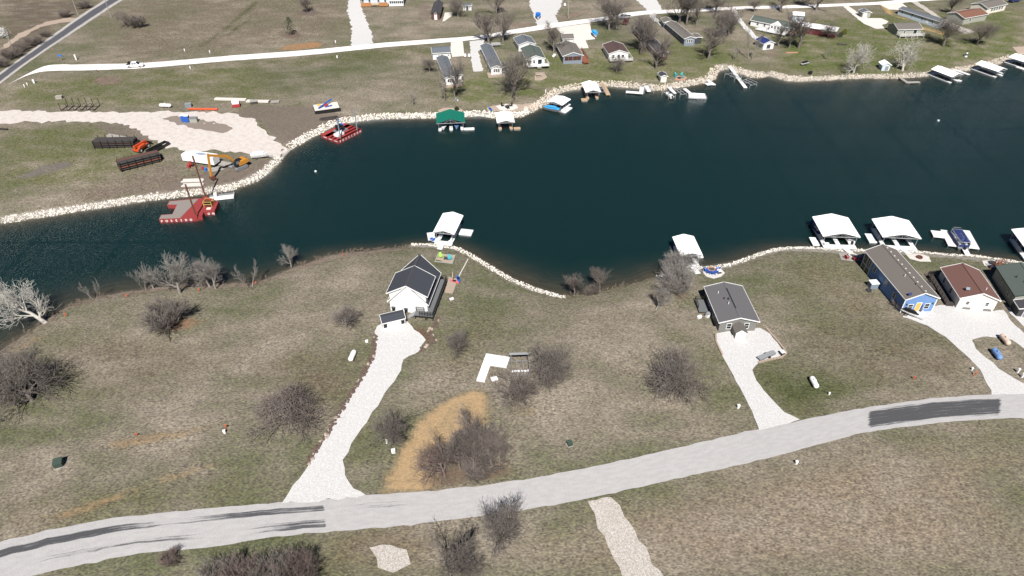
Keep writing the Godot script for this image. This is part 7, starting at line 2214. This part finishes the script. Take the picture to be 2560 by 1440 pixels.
	pedestal("white pedestal at the top of the far drive", -69.69, -272.18, 0.9, 0.35, "white_paint")
	pedestal("grey pedestal on the far verge right", -114.8, -259.53, 0.9, 0.3, "white_paint")
	pedestal("pale pedestal on the field verge", -125.12, -261.45, 0.9, 0.3, "white_paint")
	pedestal("white post on the far lawn near the shore", 11.49, -225.1, 1.1, 0.25, "white_paint")
	sign_post("small blue sign on a post beside the gravel road", -165.31, -248.79)
	transformer("green transformer box behind an orange stake on the left lawn", -72.31, -68.55, 1.25)
	transformer("small green transformer box beside the road", 9.5, -72.82, 0.8)
	marker("orange stake on the bank beside the pale leaning tree", -91.89, -106.85, 0.9, 0.3, "orange_paint")
	marker("orange stake by the green strip on the bank", -82.08, -113.37, 0.8, 0.06, "orange_paint")
	marker("orange stake under the shore trees", -67.32, -115.31, 0.8, 0.06, "orange_paint")
	marker("orange stake at the edge of the shore near the brush", -56.06, -118.23, 0.8, 0.06, "orange_paint")
	marker("orange stake alone on the left lawn", -62.44, -74.32, 0.7, 0.06, "orange_paint")
	marker("orange stake behind the white pedestal", -48.13, -75.94, 0.9, 0.06, "orange_paint")
	marker("orange stake in front of the transformer box", -72.02, -68.38, 0.9, 0.06, "orange_paint")
	marker("orange stake on the right lawn", 72.81, -87.35, 0.9, 0.06, "orange_paint")
	marker("leaning orange stake by the long right driveway", 84.39, -88.48, 1.0, 0.3, "orange_paint")
	marker("orange stake on the bank near the top of the lawn", -39.05, -129.0, 0.7, 0.06, "orange_paint")
	marker("dark red hydrant post below the gravel road", -147.99, -239.15, 0.8, 0.06, "red_paint")
	pole("utility pole beside the county road at the top left", -171.92, -302.16, 9.5)
	pole("utility pole left of the county road", -187.61, -305.26, 9)
	pole("utility pole at the left edge near the white blossom tree", -190.1, -260.95, 9)
	pole("utility pole on the far verge beside the gravel apron", 23.93, -300.64, 8)
	# ---- patios and small shore things
	stone_wall(PackedVector2Array([Vector2(-26.96, -99.72), Vector2(-26.26, -96.28), Vector2(-26.6, -92.23), Vector2(-27.46, -88.57), Vector2(-28.29, -85.08), Vector2(-29.3, -81.74), Vector2(-29.93, -78.99), Vector2(-30.77, -75.47), Vector2(-31.68, -72.92), Vector2(-32.44, -70.47), Vector2(-32.93, -68.48)]))
	stone_wall(PackedVector2Array([Vector2(-17.42, -95.22), Vector2(-16.95, -96.57), Vector2(-15.1, -98.33), Vector2(-16.42, -100.75), Vector2(-15.59, -102.82), Vector2(-14.9, -105.96)]), "short wall of tan stones around the mulch bed by the deck")
	deck_sections(-3.14, -91.83, -0.22)
	hoist_frame(1.48, -90.38, 0.05)
	simple_box("loose_board", "small white square panel lying beside the L-shaped dock section", "panel", -3.22, -88.02, 0.35, 1.1, 0.16, 0.9, "dock_white", "dock_white")
	patio("white half-round patio with blue chairs by the water", PackedVector2Array([Vector2(43.23, -124.29), Vector2(46.3, -124.99), Vector2(46.96, -124.19), Vector2(47.39, -121.84), Vector2(46.12, -120.33), Vector2(44.42, -119.54), Vector2(43.09, -120.22), Vector2(42.59, -121.81)]), "concrete")
	patio("grey stone patio by the shore left of the blue house", PackedVector2Array([Vector2(75.79, -130.1), Vector2(78.18, -130.22), Vector2(81.16, -128.57), Vector2(80.04, -126.42), Vector2(77.35, -126.08), Vector2(75.24, -126.73)]), "grey_wood")
	patio("pale teardrop patio behind the blue house", PackedVector2Array([Vector2(91.24, -129.88), Vector2(94.88, -130.03), Vector2(96.02, -128.36), Vector2(95.33, -125.97), Vector2(92.75, -125.93), Vector2(91.06, -127.14)]), "concrete")
	patio("pale round patio behind the cream house", PackedVector2Array([Vector2(107.32, -126.76), Vector2(110.09, -127.34), Vector2(112.02, -126.28), Vector2(110.37, -124.05), Vector2(107.87, -123.66), Vector2(106.61, -124.62)]), "concrete")
	patio("tan patio with a fire ring above the white boathouse on the far shore", PackedVector2Array([Vector2(-8.12, -212.64), Vector2(-2.64, -214.8), Vector2(4.22, -214.76), Vector2(3.91, -211.05), Vector2(0.0, -209.45), Vector2(-8.06, -210.12)]), "pavers")
	patio("round pale patio with chairs on the far shore", PackedVector2Array([Vector2(-5.25, -213.06), Vector2(-2.37, -214.81), Vector2(1.32, -214.42), Vector2(2.09, -212.21), Vector2(0.0, -210.41), Vector2(-3.9, -210.59)]), "concrete")
	patio("orange paver patio below the white deck house", PackedVector2Array([Vector2(8.35, -241.24), Vector2(11.55, -242.18), Vector2(12.53, -237.56), Vector2(10.16, -234.69), Vector2(7.9, -234.8)]), "pavers")
	patio("red ring of pavers with turquoise chairs", PackedVector2Array([Vector2(57.5, -238.87), Vector2(60.95, -240.42), Vector2(62.63, -238.63), Vector2(61.38, -236.47), Vector2(58.11, -235.82)]), "ember_stone")
	patio("stone patio in front of the green boathouse", PackedVector2Array([Vector2(-24.05, -210.35), Vector2(-22.21, -211.91), Vector2(-17.25, -212.0), Vector2(-15.6, -210.33), Vector2(-16.86, -209.42), Vector2(-23.57, -209.21)]), "pavers")
	patio("pale pavers at the far right shore path", PackedVector2Array([Vector2(196.66, -269.89), Vector2(202.97, -271.16), Vector2(199.92, -263.95), Vector2(196.05, -264.34)]), "pavers")
	patio("concrete work pad beside the white house deck", PackedVector2Array([Vector2(-13.89, -119.76), Vector2(-11.91, -118.97), Vector2(-12.66, -113.46), Vector2(-14.38, -113.78)]), "pavers")
	fire_pit("stone fire ring on the white half-round patio", 44.8, -123.47, 0.75, "ember_stone", 0.1)
	fire_pit("white stone fire ring on the grey patio", 78.4, -128.39, 0.8, "concrete", 0.1)
	fire_pit("dark fire bowl on the teardrop patio", 93.46, -127.71, 0.5, "rust", 0.1)
	fire_pit("black fire grill ring on the round patio behind the cream house", 108.98, -125.55, 0.6, "dark_wall", 0.1)
	fire_pit("fire ring among the turquoise chairs", 59.6, -237.76, 0.5, "dark_wall", 0.1)
	fire_pit("fire ring on the pale far shore patio", -1.57, -212.5, 0.6, "dark_wall", 0.1)
	chair("leftmost blue lawn chair round the half-round patio fire ring", 43.32, -122.93, 1.92, "blue_paint", "blue chairs on the half-round patio", 0.1)
	chair("second blue lawn chair round the half-round patio fire ring", 43.83, -121.77, 2.62, "blue_paint", "blue chairs on the half-round patio", 0.1)
	chair("middle blue lawn chair round the half-round patio fire ring", 44.7, -121.38, 3.09, "blue_paint", "blue chairs on the half-round patio", 0.1)
	chair("fourth blue lawn chair round the half-round patio fire ring", 45.32, -121.72, -2.85, "blue_paint", "blue chairs on the half-round patio", 0.1)
	chair("rightmost blue lawn chair round the half-round patio fire ring", 46.01, -123.0, -1.94, "blue_paint", "blue chairs on the half-round patio", 0.1)
	chair("back left turquoise lawn chair on the red paver ring", 58.79, -239.62, 0.65, "teal_paint", "turquoise chairs on the far shore", 0.1)
	chair("front left turquoise lawn chair on the red paver ring", 58.2, -237.95, 1.85, "teal_paint", "turquoise chairs on the far shore", 0.1)
	chair("back right turquoise lawn chair on the red paver ring", 60.68, -239.75, -0.61, "teal_paint", "turquoise chairs on the far shore", 0.1)
	chair("front right turquoise lawn chair on the red paver ring", 60.97, -238.18, -1.74, "teal_paint", "turquoise chairs on the far shore", 0.1)
	chair("leftmost red lawn chair on the grey stone patio", 76.47, -127.27, 2.1, "red_paint", "red chairs on the grey patio", 0.1)
	chair("middle red lawn chair on the grey stone patio", 78.2, -126.59, 3.03, "red_paint", "red chairs on the grey patio", 0.1)
	chair("rightmost red lawn chair on the grey stone patio", 79.73, -126.77, -2.45, "red_paint", "red chairs on the grey patio", 0.1)
	chair("leftmost dark lawn chair on the pale far shore patio", -3.02, -213.05, 1.01, "machine_black", "dark chairs on the far patio", 0.1)
	chair("middle dark lawn chair on the pale far shore patio", -1.3, -211.4, -2.69, "machine_black", "dark chairs on the far patio", 0.1)
	chair("rightmost dark lawn chair on the pale far shore patio", -0.39, -213.1, -0.98, "machine_black", "dark chairs on the far patio", 0.1)
	simple_box("patio_box", "white storage box at the edge of the half-round patio", "box", 46.07, -121.88, 0.2, 0.9, 0.8, 0.7, "dark_wall", "white_paint")
	bin("leftmost of three black bins in front of the white house", -24.18, -107.42)
	bin("middle of three black bins in front of the white house", -22.66, -107.68)
	bin("rightmost of three black bins in front of the white house", -21.6, -107.07)
	simple_box("air_unit", "pale metal cabinet beside the dark wall of the blue house", "cabinet", 77.63, -116.11, 0.1, 1.7, 1.5, 1.4, "slate_wall", "canvas_white")
	fire_pit("dark round fire bowl on the lawn beside the blue house", 76.38, -114.79, 0.4, "dark_wall")
	bin("grey bin at the front corner of the blue house", 81.69, -107.91)
	window_well("left wire window well cover at the cream house wall", 93.91, -108.72)
	window_well("right wire window well cover at the cream house wall", 97.97, -108.19)
	simple_box("white_cooler", "white cooler on the lawn left of the grey house", "cooler", 38.02, -105.51, 0.5, 0.9, 0.5, 0.5, "white_paint", "white_paint")
	simple_box("grill_cart", "white grill cart by the shaded wall of the grey house", "grill", 39.82, -105.9, 0.5, 0.8, 1.0, 0.6, "white_paint", "grey_paint")
	simple_box("white_bag", "white sack on the grass beside the paver pad", "sack", -12.69, -111.5, 0.5, 0.8, 0.35, 0.4, "canvas_white", "canvas_white")
	simple_box("white_bucket", "small white crate left of the boulder wall", "crate", -28.12, -97.73, 0.3, 0.5, 0.4, 0.4, "white_paint", "white_paint")
	sand_box(-15.25, -126.83, -0.15)
	kayak("pink kayak lying by the paver pad", -12.53, -117.86, 1.1, "pink", 2.2)
	kayak("blue kayak lying at the end of the paver pad", -11.73, -118.83, 0.3, "blue_paint", 2.4)
	umbrella("folded tan umbrella standing beside the pink kayak", -12.91, -118.29, "pale_wood")
	kayak("blue kayak standing on the tan far shore patio", -7.04, -210.99, 0.4, "tarp_blue", 3.2)
	kayak("blue and white paddle board under the tall thin trees", -18.38, -217.65, 0.4, "pale_blue_wall", 2.6)
	table("tan picnic table on the orange paver patio", 9.55, -238.0, 0.2, "pale_wood")
	play_tower(108.41, -122.4)
	ramp_trailer(48.14, -93.89, 0.474)
	simple_box("white_bin", "white bin at the corner of the grey house drive", "bin", 51.3, -94.54, 0.3, 0.7, 0.9, 0.7, "machine_black", "white_paint")
	lighthouse(172.71, -259.02)
	bar_pole("lamp_post", "slim lamp post on the far right lawn", "lamp post", 166.06, -257.63, 4.5, 0.06, "tarnished")
	timber_pile("dark bench frame on the far lawn", 130.05, -271.01, -0.2, 4, 4, "dark_wood")
	simple_box("grill_cart", "black grill beside the far shore rocks", "grill", 107.82, -242.3, 0.5, 1.2, 1.0, 0.8, "machine_black", "machine_black")
	timber_pile("reddish log border on the far lawn", 107.8, -262.78, 0.1, 5, 3, "ember_stone")
	debris_line(PackedVector2Array([Vector2(-10.1, -127.5), Vector2(-10.59, -124.91), Vector2(-11.16, -122.51), Vector2(-11.64, -120.23)]))
	curb(PackedVector2Array([Vector2(40.15, -100.44), Vector2(39.67, -98.09), Vector2(39.97, -94.25)]))
	curb(PackedVector2Array([Vector2(50.64, -102.25), Vector2(51.57, -98.84), Vector2(52.15, -96.25), Vector2(52.32, -94.87), Vector2(51.13, -93.75), Vector2(48.66, -93.11), Vector2(46.16, -92.26)]))
	# ---- trees
	tree("bare_tree", "wide", 0, -85.1, -83.06, 10, 12.5, "grey", "large bare tree casting a long shadow at the left edge", "")
	tree("bare_tree", "wide", 1, -90.79, -84.81, 11, 11.5, "grey", "large bare tree cut off by the left edge of the picture", "")
	tree("pale_tree", "pale", 0, -95.74, -106.08, 12, 11, "pale", "pale leaning dead tree on the left bank", "", Vector2(-0.5, 0.1))
	tree("bare_bush", "bush", 0, -68.86, -103.6, 6, 9.5, "grey", "large bare bush with leaf litter at its foot on the left lawn", "")
	tree("bare_tree", "sapling", 0, -88.85, -113.15, 5.5, 4, "silver", "small bare tree alone on the left bank beside the green strip", "bare trees along the near left bank")
	tree("bare_tree", "sapling", 1, -80.07, -117.04, 6.5, 4.5, "silver", "leftmost of the slim pale trees on the left bank", "bare trees along the near left bank")
	tree("bare_tree", "tall", 0, -78.25, -117.47, 6.5, 4.2, "silver", "second slim pale tree from the left on the bank", "bare trees along the near left bank")
	tree("bare_tree", "tall", 1, -71.26, -114.83, 10, 7.5, "silver", "tallest pale tree on the left bank behind the big bush", "bare trees along the near left bank")
	tree("bare_tree", "round", 0, -65.88, -117.51, 7, 6.3, "silver", "bushy tree at the waterline right of the tallest pale tree", "bare trees along the near left bank")
	tree("bare_tree", "tall", 2, -64.2, -116.57, 8.5, 5.2, "silver", "pale tree with a white trunk on the left bank", "bare trees along the near left bank")
	tree("bare_tree", "sapling", 0, -56.72, -117.11, 7.5, 5.8, "silver", "spreading pale tree near the orange stake at the brush", "bare trees along the near left bank")
	tree("bare_tree", "tall", 0, -50.29, -125.45, 6, 4.3, "silver", "bare tree alone on the bank left of the white house lawn", "bare trees along the near left bank")
	tree("bare_tree", "round", 1, -33.04, -102.3, 4.6, 6.2, "grey", "small bare tree left of the white house", "")
	tree("bare_tree", "round", 2, -10.41, -94.24, 6, 5.4, "grey", "small bare tree right of the white house driveway", "")
	tree("bare_tree", "wide", 0, -37.53, -77.3, 5.4, 12.5, "brown", "low spreading bare tree left of the boulder wall", "")
	tree("bare_tree", "round", 0, -19.61, -72.85, 8, 6.9, "grey", "round bare tree behind the white meter box", "")
	tree("bare_tree", "round", 1, -10.58, -66.42, 7.5, 7.5, "red", "leftmost reddish tree of the thicket on the clay patch", "bare thicket on the clay patch", Vector2(-0.15, 0))
	tree("bare_tree", "tall", 1, -8.28, -67.95, 10, 6.5, "brown", "tall tree in the middle of the thicket on the clay patch", "bare thicket on the clay patch")
	tree("bare_tree", "tall", 2, -5.95, -67.17, 9.5, 5.5, "brown", "front tree in the middle of the thicket", "bare thicket on the clay patch")
	tree("bare_tree", "tall", 0, -3.43, -67.63, 9, 5.8, "brown", "right tree of the thicket on the clay patch", "bare thicket on the clay patch")
	tree("bare_tree", "tall", 1, -5.78, -69.04, 11, 7, "brown", "back tree of the thicket on the clay patch", "bare thicket on the clay patch")
	tree("bare_tree", "tall", 2, -1.92, -68.41, 8, 5, "brown", "rightmost low tree of the thicket", "bare thicket on the clay patch")
	tree("bare_bush", "bush", 1, -5.06, -66.86, 3, 6, "brown", "low brush at the foot of the thicket", "bare thicket on the clay patch")
	tree("bare_tree", "round", 2, -1.72, -53.84, 9, 7.4, "grey", "bare tree below the road with a visible trunk", "")
	tree("bare_tree", "tall", 0, -8.36, -49.26, 10, 7.4, "grey", "bare tree at the bottom edge below the road", "")
	tree("bare_tree", "round", 0, -6.05, -49.28, 6, 5.4, "grey", "low bare tree at the bottom edge beside the taller one", "")
	tree("bare_bush", "bush", 0, -39.55, -49.11, 3.6, 6.0, "grey", "leftmost dark bush of the brush at the bottom edge", "dark brush at the bottom edge")
	tree("bare_bush", "bush", 1, -36.21, -48.95, 4.5, 6.0, "red", "dark bush left of the middle of the bottom brush", "dark brush at the bottom edge")
	tree("bare_bush", "bush", 0, -32.41, -49.12, 4.5, 6.0, "grey", "dark bush right of the middle of the bottom brush", "dark brush at the bottom edge")
	tree("bare_bush", "bush", 1, -29.21, -49.52, 4.8, 6.0, "red", "rightmost tall bush of the bottom brush", "dark brush at the bottom edge")
	tree("bare_bush", "bush", 0, -47.81, -52.1, 1.6, 3.1, "red", "small reddish bush below the road on the left", "")
	tree("bare_tree", "round", 1, 0.49, -81.46, 8, 7.6, "brown", "bare tree standing over the boat hoist frame", "")
	tree("bare_tree", "wide", 1, 6.78, -87.72, 9, 8, "grey", "bare tree right of the boat hoist frame", "")
	tree("bare_tree", "wide", 0, 29.59, -86.03, 8.5, 11, "grey", "dense round bare tree left of the grey house driveway", "")
	tree("bare_tree", "tall", 1, 29.77, -108.46, 6.5, 4.5, "silver", "slim bare tree leaning right on the lawn by the cove", "", Vector2(0.35, 0))
	tree("bare_bush", "bush", 1, 35.0, -114.94, 6.5, 8, "silver", "big grey bush between the cove and the grey house", "")
	tree("bare_tree", "wide", 1, 37.49, -120.73, 8, 8, "silver", "bare tree leaning over the water in front of the boathouse", "", Vector2(-0.2, 0.25))
	tree("bare_tree", "tall", 2, 13.39, -115.23, 6.5, 5, "brown", "left sapling at the corner of the cove", "saplings at the corner of the cove")
	tree("bare_tree", "tall", 0, 18.81, -115.98, 6.5, 5, "brown", "right sapling at the corner of the cove", "saplings at the corner of the cove")
	tree("bare_bush", "bush", 0, 17.07, -115.08, 2, 3.2, "brown", "low brush between the two cove saplings", "saplings at the corner of the cove")
	tree("bare_bush", "bush", 1, 79.96, -108.99, 1.8, 2.9, "brown", "small bare shrub at the corner of the blue house", "")
	tree("bare_tree", "pale", 1, -158.9, -288.44, 8, 7.2, "grey", "sparse bare tree beside the county road pole", "")
	tree("bare_bush", "bush", 0, -154.2, -288.3, 5, 7.2, "grey", "round bare bush beside the sparse tree at the top left", "")
	tree("bare_tree", "round", 2, -89.69, -309.99, 7, 7.0, "brown", "bare tree in a leaf-littered ring at the top", "")
	tree("bare_tree", "sapling", 1, -90.89, -280.54, 4.5, 3.1, "grey", "thin bare tree beside the dark cedar", "")
	tree("bare_tree", "tall", 1, -9.11, -270.37, 13.4, 11.4, "grey", "tall bare tree left of the utility trailer", "bare trees among the far houses")
	tree("bare_tree", "tall", 2, -3.46, -271.11, 12.3, 9.4, "grey", "tall bare tree right of the utility trailer", "bare trees among the far houses")
	tree("bare_tree", "round", 0, 0.0, -221.14, 14.6, 15.1, "grey", "big bare tree between two mobile homes on the shore lawn", "bare trees among the far houses")
	tree("bare_tree", "sapling", 0, -22.59, -217.0, 13.4, 8.0, "silver", "thin tall tree left in front of the nearest mobile home", "bare trees among the far houses")
	tree("bare_tree", "tall", 0, -18.97, -218.54, 14.6, 8.7, "grey", "thin tall tree right in front of the nearest mobile home", "bare trees among the far houses")
	tree("bare_tree", "sapling", 1, -32.4, -213.19, 5.6, 4.2, "silver", "small bare sapling on the open far lawn", "bare trees among the far houses")
	tree("bare_tree", "tall", 1, 15.83, -259.79, 11.2, 9.5, "grey", "bare tree left of the glazed porch house", "bare trees among the far houses")
	tree("bare_tree", "tall", 2, 39.99, -286.68, 14.6, 13.7, "grey", "big bare tree on the verge behind the maroon roof", "bare trees among the far houses")
	tree("bare_tree", "round", 1, 43.19, -288.53, 12.3, 12.7, "grey", "second bare tree on the verge behind the maroon roof", "bare trees among the far houses")
	tree("bare_tree", "round", 2, 49.26, -261.1, 14.6, 15.1, "grey", "big bare tree in front of the hidden brown home", "bare trees among the far houses")
	tree("bare_tree", "tall", 0, 52.52, -245.43, 12.3, 10.5, "grey", "bare tree below the hidden brown home", "bare trees among the far houses")
	tree("bare_tree", "tall", 1, 70.67, -296.97, 15.7, 13.3, "grey", "left of three tall trees behind the slate-blue home", "bare trees among the far houses")
	tree("bare_tree", "tall", 2, 73.45, -294.79, 15.7, 12.0, "grey", "middle of three tall trees behind the slate-blue home", "bare trees among the far houses")
	tree("bare_tree", "tall", 0, 77.45, -294.63, 13.4, 10.3, "grey", "right of three tall trees behind the slate-blue home", "bare trees among the far houses")
	tree("bare_tree", "tall", 1, 74.1, -256.64, 13.4, 11.4, "grey", "bare tree right of the slate-blue home", "bare trees among the far houses")
	tree("bare_tree", "round", 0, 85.05, -280.49, 11.2, 12.9, "grey", "bare tree behind the slate-blue carport", "bare trees among the far houses")
	tree("bare_tree", "tall", 2, 88.27, -282.4, 11.2, 9.5, "grey", "bare tree beside the narrow far driveway", "bare trees among the far houses")
	tree("bare_tree", "sapling", 0, 83.96, -256.09, 6.7, 5.0, "silver", "thin bare sapling above the inlet", "bare trees among the far houses")
	tree("bare_tree", "sapling", 1, 90.17, -256.76, 12.3, 8.3, "silver", "slim bare tree left of the navy-roofed shed", "bare trees among the far houses")
	tree("bare_tree", "tall", 0, 104.76, -270.44, 10.1, 6.9, "grey", "bare tree right of the navy-roofed shed", "bare trees among the far houses")
	tree("bare_tree", "tall", 1, 108.36, -268.44, 10.1, 7.7, "grey", "bare tree in front of the white gabled house", "bare trees among the far houses")
	tree("bare_tree", "tall", 2, 112.05, -268.26, 14.6, 13.7, "grey", "tall dark tree in front of the metal-roofed house", "bare trees among the far houses")
	tree("bare_tree", "tall", 0, 134.72, -314.25, 15.7, 14.7, "grey", "tall dark tree beside the metal garage", "bare trees among the far houses")
	tree("bare_tree", "tall", 1, 117.83, -311.24, 12.3, 9.4, "grey", "bare tree behind the white gabled house", "bare trees among the far houses")
	tree("bare_tree", "round", 1, 127.3, -278.72, 6.7, 7.7, "grey", "low bare tree below the metal-roofed house", "bare trees among the far houses")
	tree("bare_tree", "sapling", 0, 118.44, -256.05, 5.6, 4.2, "silver", "small bare tree on the shore lawn", "bare trees among the far houses")
	tree("bare_tree", "round", 2, 169.41, -269.89, 11.2, 12.9, "grey", "bare tree below the very long pale blue home", "bare trees among the far houses")
	tree("bare_tree", "round", 0, 183.09, -271.35, 9.5, 10.9, "grey", "bare tree below the rust red roof", "bare trees among the far houses")
	tree("bare_tree", "tall", 2, 192.66, -310.93, 10.1, 8.6, "grey", "bare tree behind the very long pale blue home", "bare trees among the far houses")
	tree("bare_tree", "round", 1, 37.55, -242.0, 6.7, 6.9, "grey", "small bare tree in front of the maroon-roofed house", "bare trees among the far houses")
	tree("bare_tree", "round", 2, -29.41, -240.49, 5.6, 5.8, "grey", "small bare tree left of the nearest mobile home", "bare trees among the far houses")
	tree("bare_tree", "round", 0, -23.2, -302.7, 7.8, 9.0, "grey", "bare tree beside the far concrete pad", "bare trees among the far houses")
	tree("bare_tree", "tall", 0, -6.94, -306.32, 12.3, 10.5, "grey", "bare tree at the top edge above the gravel road", "bare trees among the far houses")
	tree("bare_tree", "sapling", 1, -8.61, -240.56, 6.7, 3.5, "silver", "thin bare tree at the corner of the mobile home on the wide drive", "bare trees among the far houses")
	tree("bare_tree", "round", 1, 89.62, -310.98, 12.3, 12.7, "grey", "bare tree at the far road above the slate-blue home", "bare trees among the far houses")
	tree("bare_tree", "round", 2, 106.22, -310.71, 5.6, 5.8, "grey", "small bare tree beside the far road", "bare trees among the far houses")
	tree("pale_tree", "pale", 0, 124.09, -243.82, 12, 10.2, "pale", "left white-barked tree on the right far shore", "white-barked trees on the far shore")
	tree("pale_tree", "pale", 1, 142.81, -245.78, 12.5, 11.2, "pale", "right white-barked tree on the right far shore", "white-barked trees on the far shore")
	tree("bare_bush", "bush", 1, -183.47, -242.43, 3.5, 6.7, "brown", "roadside bush nearest the left edge", "roadside brush at the top left")
	tree("bare_bush", "bush", 0, -185.28, -251.81, 4, 7.7, "brown", "roadside bush below the white blossom tree", "roadside brush at the top left")
	tree("bare_bush", "bush", 1, -185.71, -259.14, 3.5, 6.7, "brown", "roadside bush left of the track", "roadside brush at the top left")
	tree("bare_bush", "bush", 0, -185.15, -266.36, 3.5, 6.7, "brown", "roadside bush in the middle of the row", "roadside brush at the top left")
	tree("bare_bush", "bush", 1, -185.6, -275.86, 2.5, 4.8, "brown", "roadside bush near the track mouth", "roadside brush at the top left")
	tree("bare_bush", "bush", 0, -191.18, -302.16, 3, 5.8, "brown", "roadside bush beside the county road", "roadside brush at the top left")
	tree("bare_bush", "bush", 1, -189.52, -316.02, 3.5, 6.7, "brown", "roadside bush at the top edge", "roadside brush at the top left")
	shrub("cedar_tree", "dark green cedar in the middle of the far field", -89.17, -280.12, 2.2, 7.0, "evergreen")
	shrub("blossom_tree", "white blossoming tree at the left edge", -201.19, -273.58, 3.0, 4.0, "canvas_white")
	shrub("round_shrub", "round yellow-green shrub beside the metal-roofed house", 135.13, -282.5, 1.2, 2.2, "yellow_green")
	shrub("round_shrub", "darker brown-green shrub beside the metal-roofed house", 132.36, -279.84, 1.2, 1.8, "evergreen")
	shrub("round_shrub", "small round green shrub behind the green boathouse", -17.96, -210.74, .8, 1.1, "evergreen")
	shrub("green_shrub", "yellow-green shrub among the bottom brush", -35.44, -50.06, .8, 1.8, "yellow_green")
	print("built")
func make_materials() -> void:
	grain("grain", 41, 0.10, 0.72, 1.0, 512, 4)
	grain("soft", 43, 0.02, 0.82, 1.0, 512, 4)
	grain("shingle", 45, 0.16, 0.62, 1.0, 512, 3, 1.0, 4)
	grain("detail", 47, 0.11, 0.62, 1.0, 1024, 3, 0.7)
	spotty("gravel", 51, Color(0.82, 0.815, 0.81), Color(0.68, 0.67, 0.66), Color(0.72, 0.71, 0.69), 512, 0.17, 0.05)
	spotty("gravel_dirty", 53, Color(0.80, 0.78, 0.76), Color(0.58, 0.55, 0.51), Color(0.58, 0.53, 0.47), 512, 0.2, 0.04)
	spotty("gravel_yard", 55, Color(0.80, 0.77, 0.75), Color(0.72, 0.69, 0.66), Color(0.70, 0.66, 0.62), 512, 0.25, 0.02)
	var g := mat("ground", 1, 1, 1, 0.95, "", 1.0, 0.0, 0.2)
	g.albedo_texture = ground_texture()
	g.detail_enabled = true
	g.detail_albedo = TEX.detail
	g.detail_uv_layer = BaseMaterial3D.DETAIL_UV_2
	g.detail_blend_mode = BaseMaterial3D.BLEND_MODE_MUL
	for k in ["gravel", "gravel_dirty", "gravel_yard"]:
		mat(k, 0.85, 0.85, 0.855, 0.9, k, 23.0 if k == "gravel_yard" else 9.0)
		world_mapped(k)
	mat("concrete", 0.64, 0.60, 0.55, 0.85, "soft", 5.0)
	mat("concrete_old", 0.42, 0.39, 0.35, 0.85, "grain", 4.0)
	mat("dirt_track", 0.42, 0.33, 0.26, 0.95, "grain", 6.0)
	mat("dirt", 0.25, 0.205, 0.17, 0.95, "grain", 5.0)
	mat("pavers", 0.42, 0.33, 0.26, 0.9, "grain", 2.0)
	for k in ["concrete", "concrete_old", "dirt_track", "pavers", "dirt"]:
		world_mapped(k)
	M.road_grey = StandardMaterial3D.new()
	M.road_grey.roughness = 0.9
	M.road_grey.albedo_texture = road_texture(61, Color(0.66, 0.65, 0.645), Color(0.27, 0.27, 0.28), [[-0.2, 0.25, 0.16, 0.42, 0.80, 0.10, 0.02], [0.12, 0.309, 0.14, 0.40, 0.66, 0.003, 0.12], [0.06, 0.26, 0.60, 0.80, 0.50, 0.06, 0.06], [0.20, 0.308, 0.54, 0.92, 0.60, 0.003, 0.08], [0.31, 0.40, 0.2, 0.45, 0.40, 0.04, 0.02], [0.765, 0.898, 0.05, 0.95, 0.82, 0.006, 0.006], [0.55, 0.72, 0.6, 0.95, 0.25, 0.05, 0.05]])
	M.road_dark = StandardMaterial3D.new()
	M.road_dark.roughness = 0.9
	M.road_dark.albedo_texture = road_texture(67, Color(0.66, 0.64, 0.62), Color(0.30, 0.30, 0.32), [[-1.0, 2.0, 0.12, 0.88, 0.95, 0.1, 0.1]])
	M.gravel_lane = StandardMaterial3D.new()
	M.gravel_lane.roughness = 0.9
	M.gravel_lane.albedo_texture = road_texture(71, Color(0.88, 0.86, 0.84), Color(0.62, 0.59, 0.55), [[-1.0, 2.0, 0.3, 0.7, 0.35, 0.1, 0.1]])
	mat("riprap", 0.66, 0.64, 0.61, 0.9)
	mat("riprap_tan", 0.56, 0.51, 0.46, 0.9)
	for k in ["riprap", "riprap_tan"]:
		M[k].vertex_color_use_as_albedo = true
	for q in [["grey", 0.15, 0.13, 0.115], ["brown", 0.15, 0.125, 0.11], ["pale", 0.42, 0.40, 0.36], ["silver", 0.24, 0.22, 0.20], ["red", 0.15, 0.112, 0.098]]:
		mat(q[0], q[1], q[2], q[3], 0.9)
		mat(q[0] + "_bark", q[1] * 1.35, q[2] * 1.35, q[3] * 1.35, 0.9, "grain", 1.0)
	more_materials()
func build_water() -> void:
	var w := mat("water", 0.007, 0.024, 0.022, 0.09, "", 1.0, 0.0, 0.42)
	w.transparency = BaseMaterial3D.TRANSPARENCY_ALPHA
	w.albedo_color.a = 0.3
	w.normal_enabled = true
	w.normal_texture = rippled()
	w.normal_scale = 1.0
	w.uv1_triplanar = true
	w.uv1_world_triplanar = true
	w.uv1_scale = Vector3.ONE / 21.0
	var k := mat("silty_water", 0.010, 0.037, 0.035, 1.0, "", 1.0, 0.0, 0.0)
	k.transparency = BaseMaterial3D.TRANSPARENCY_ALPHA
	k.albedo_color.a = 0.17
	var shape := Geometry2D.offset_polygon(SHORE, 1.2)[0]
	var idx := Geometry2D.triangulate_polygon(shape)
	for layer in 15:
		var b := MB.new()
		var y := -0.17 * layer
		for i in range(0, idx.size(), 3):
			var q := [shape[idx[i]], shape[idx[i + 1]], shape[idx[i + 2]]]
			if (q[1] - q[0]).cross(q[2] - q[0]) > 0:
				q = [q[0], q[2], q[1]]
			b.tri(Vector3(q[0].x, y, q[0].y), Vector3(q[1].x, y, q[1].y), Vector3(q[2].x, y, q[2].y))
		struct("water" if layer == 0 else "deep_water", b.mesh(), w if layer == 0 else k)
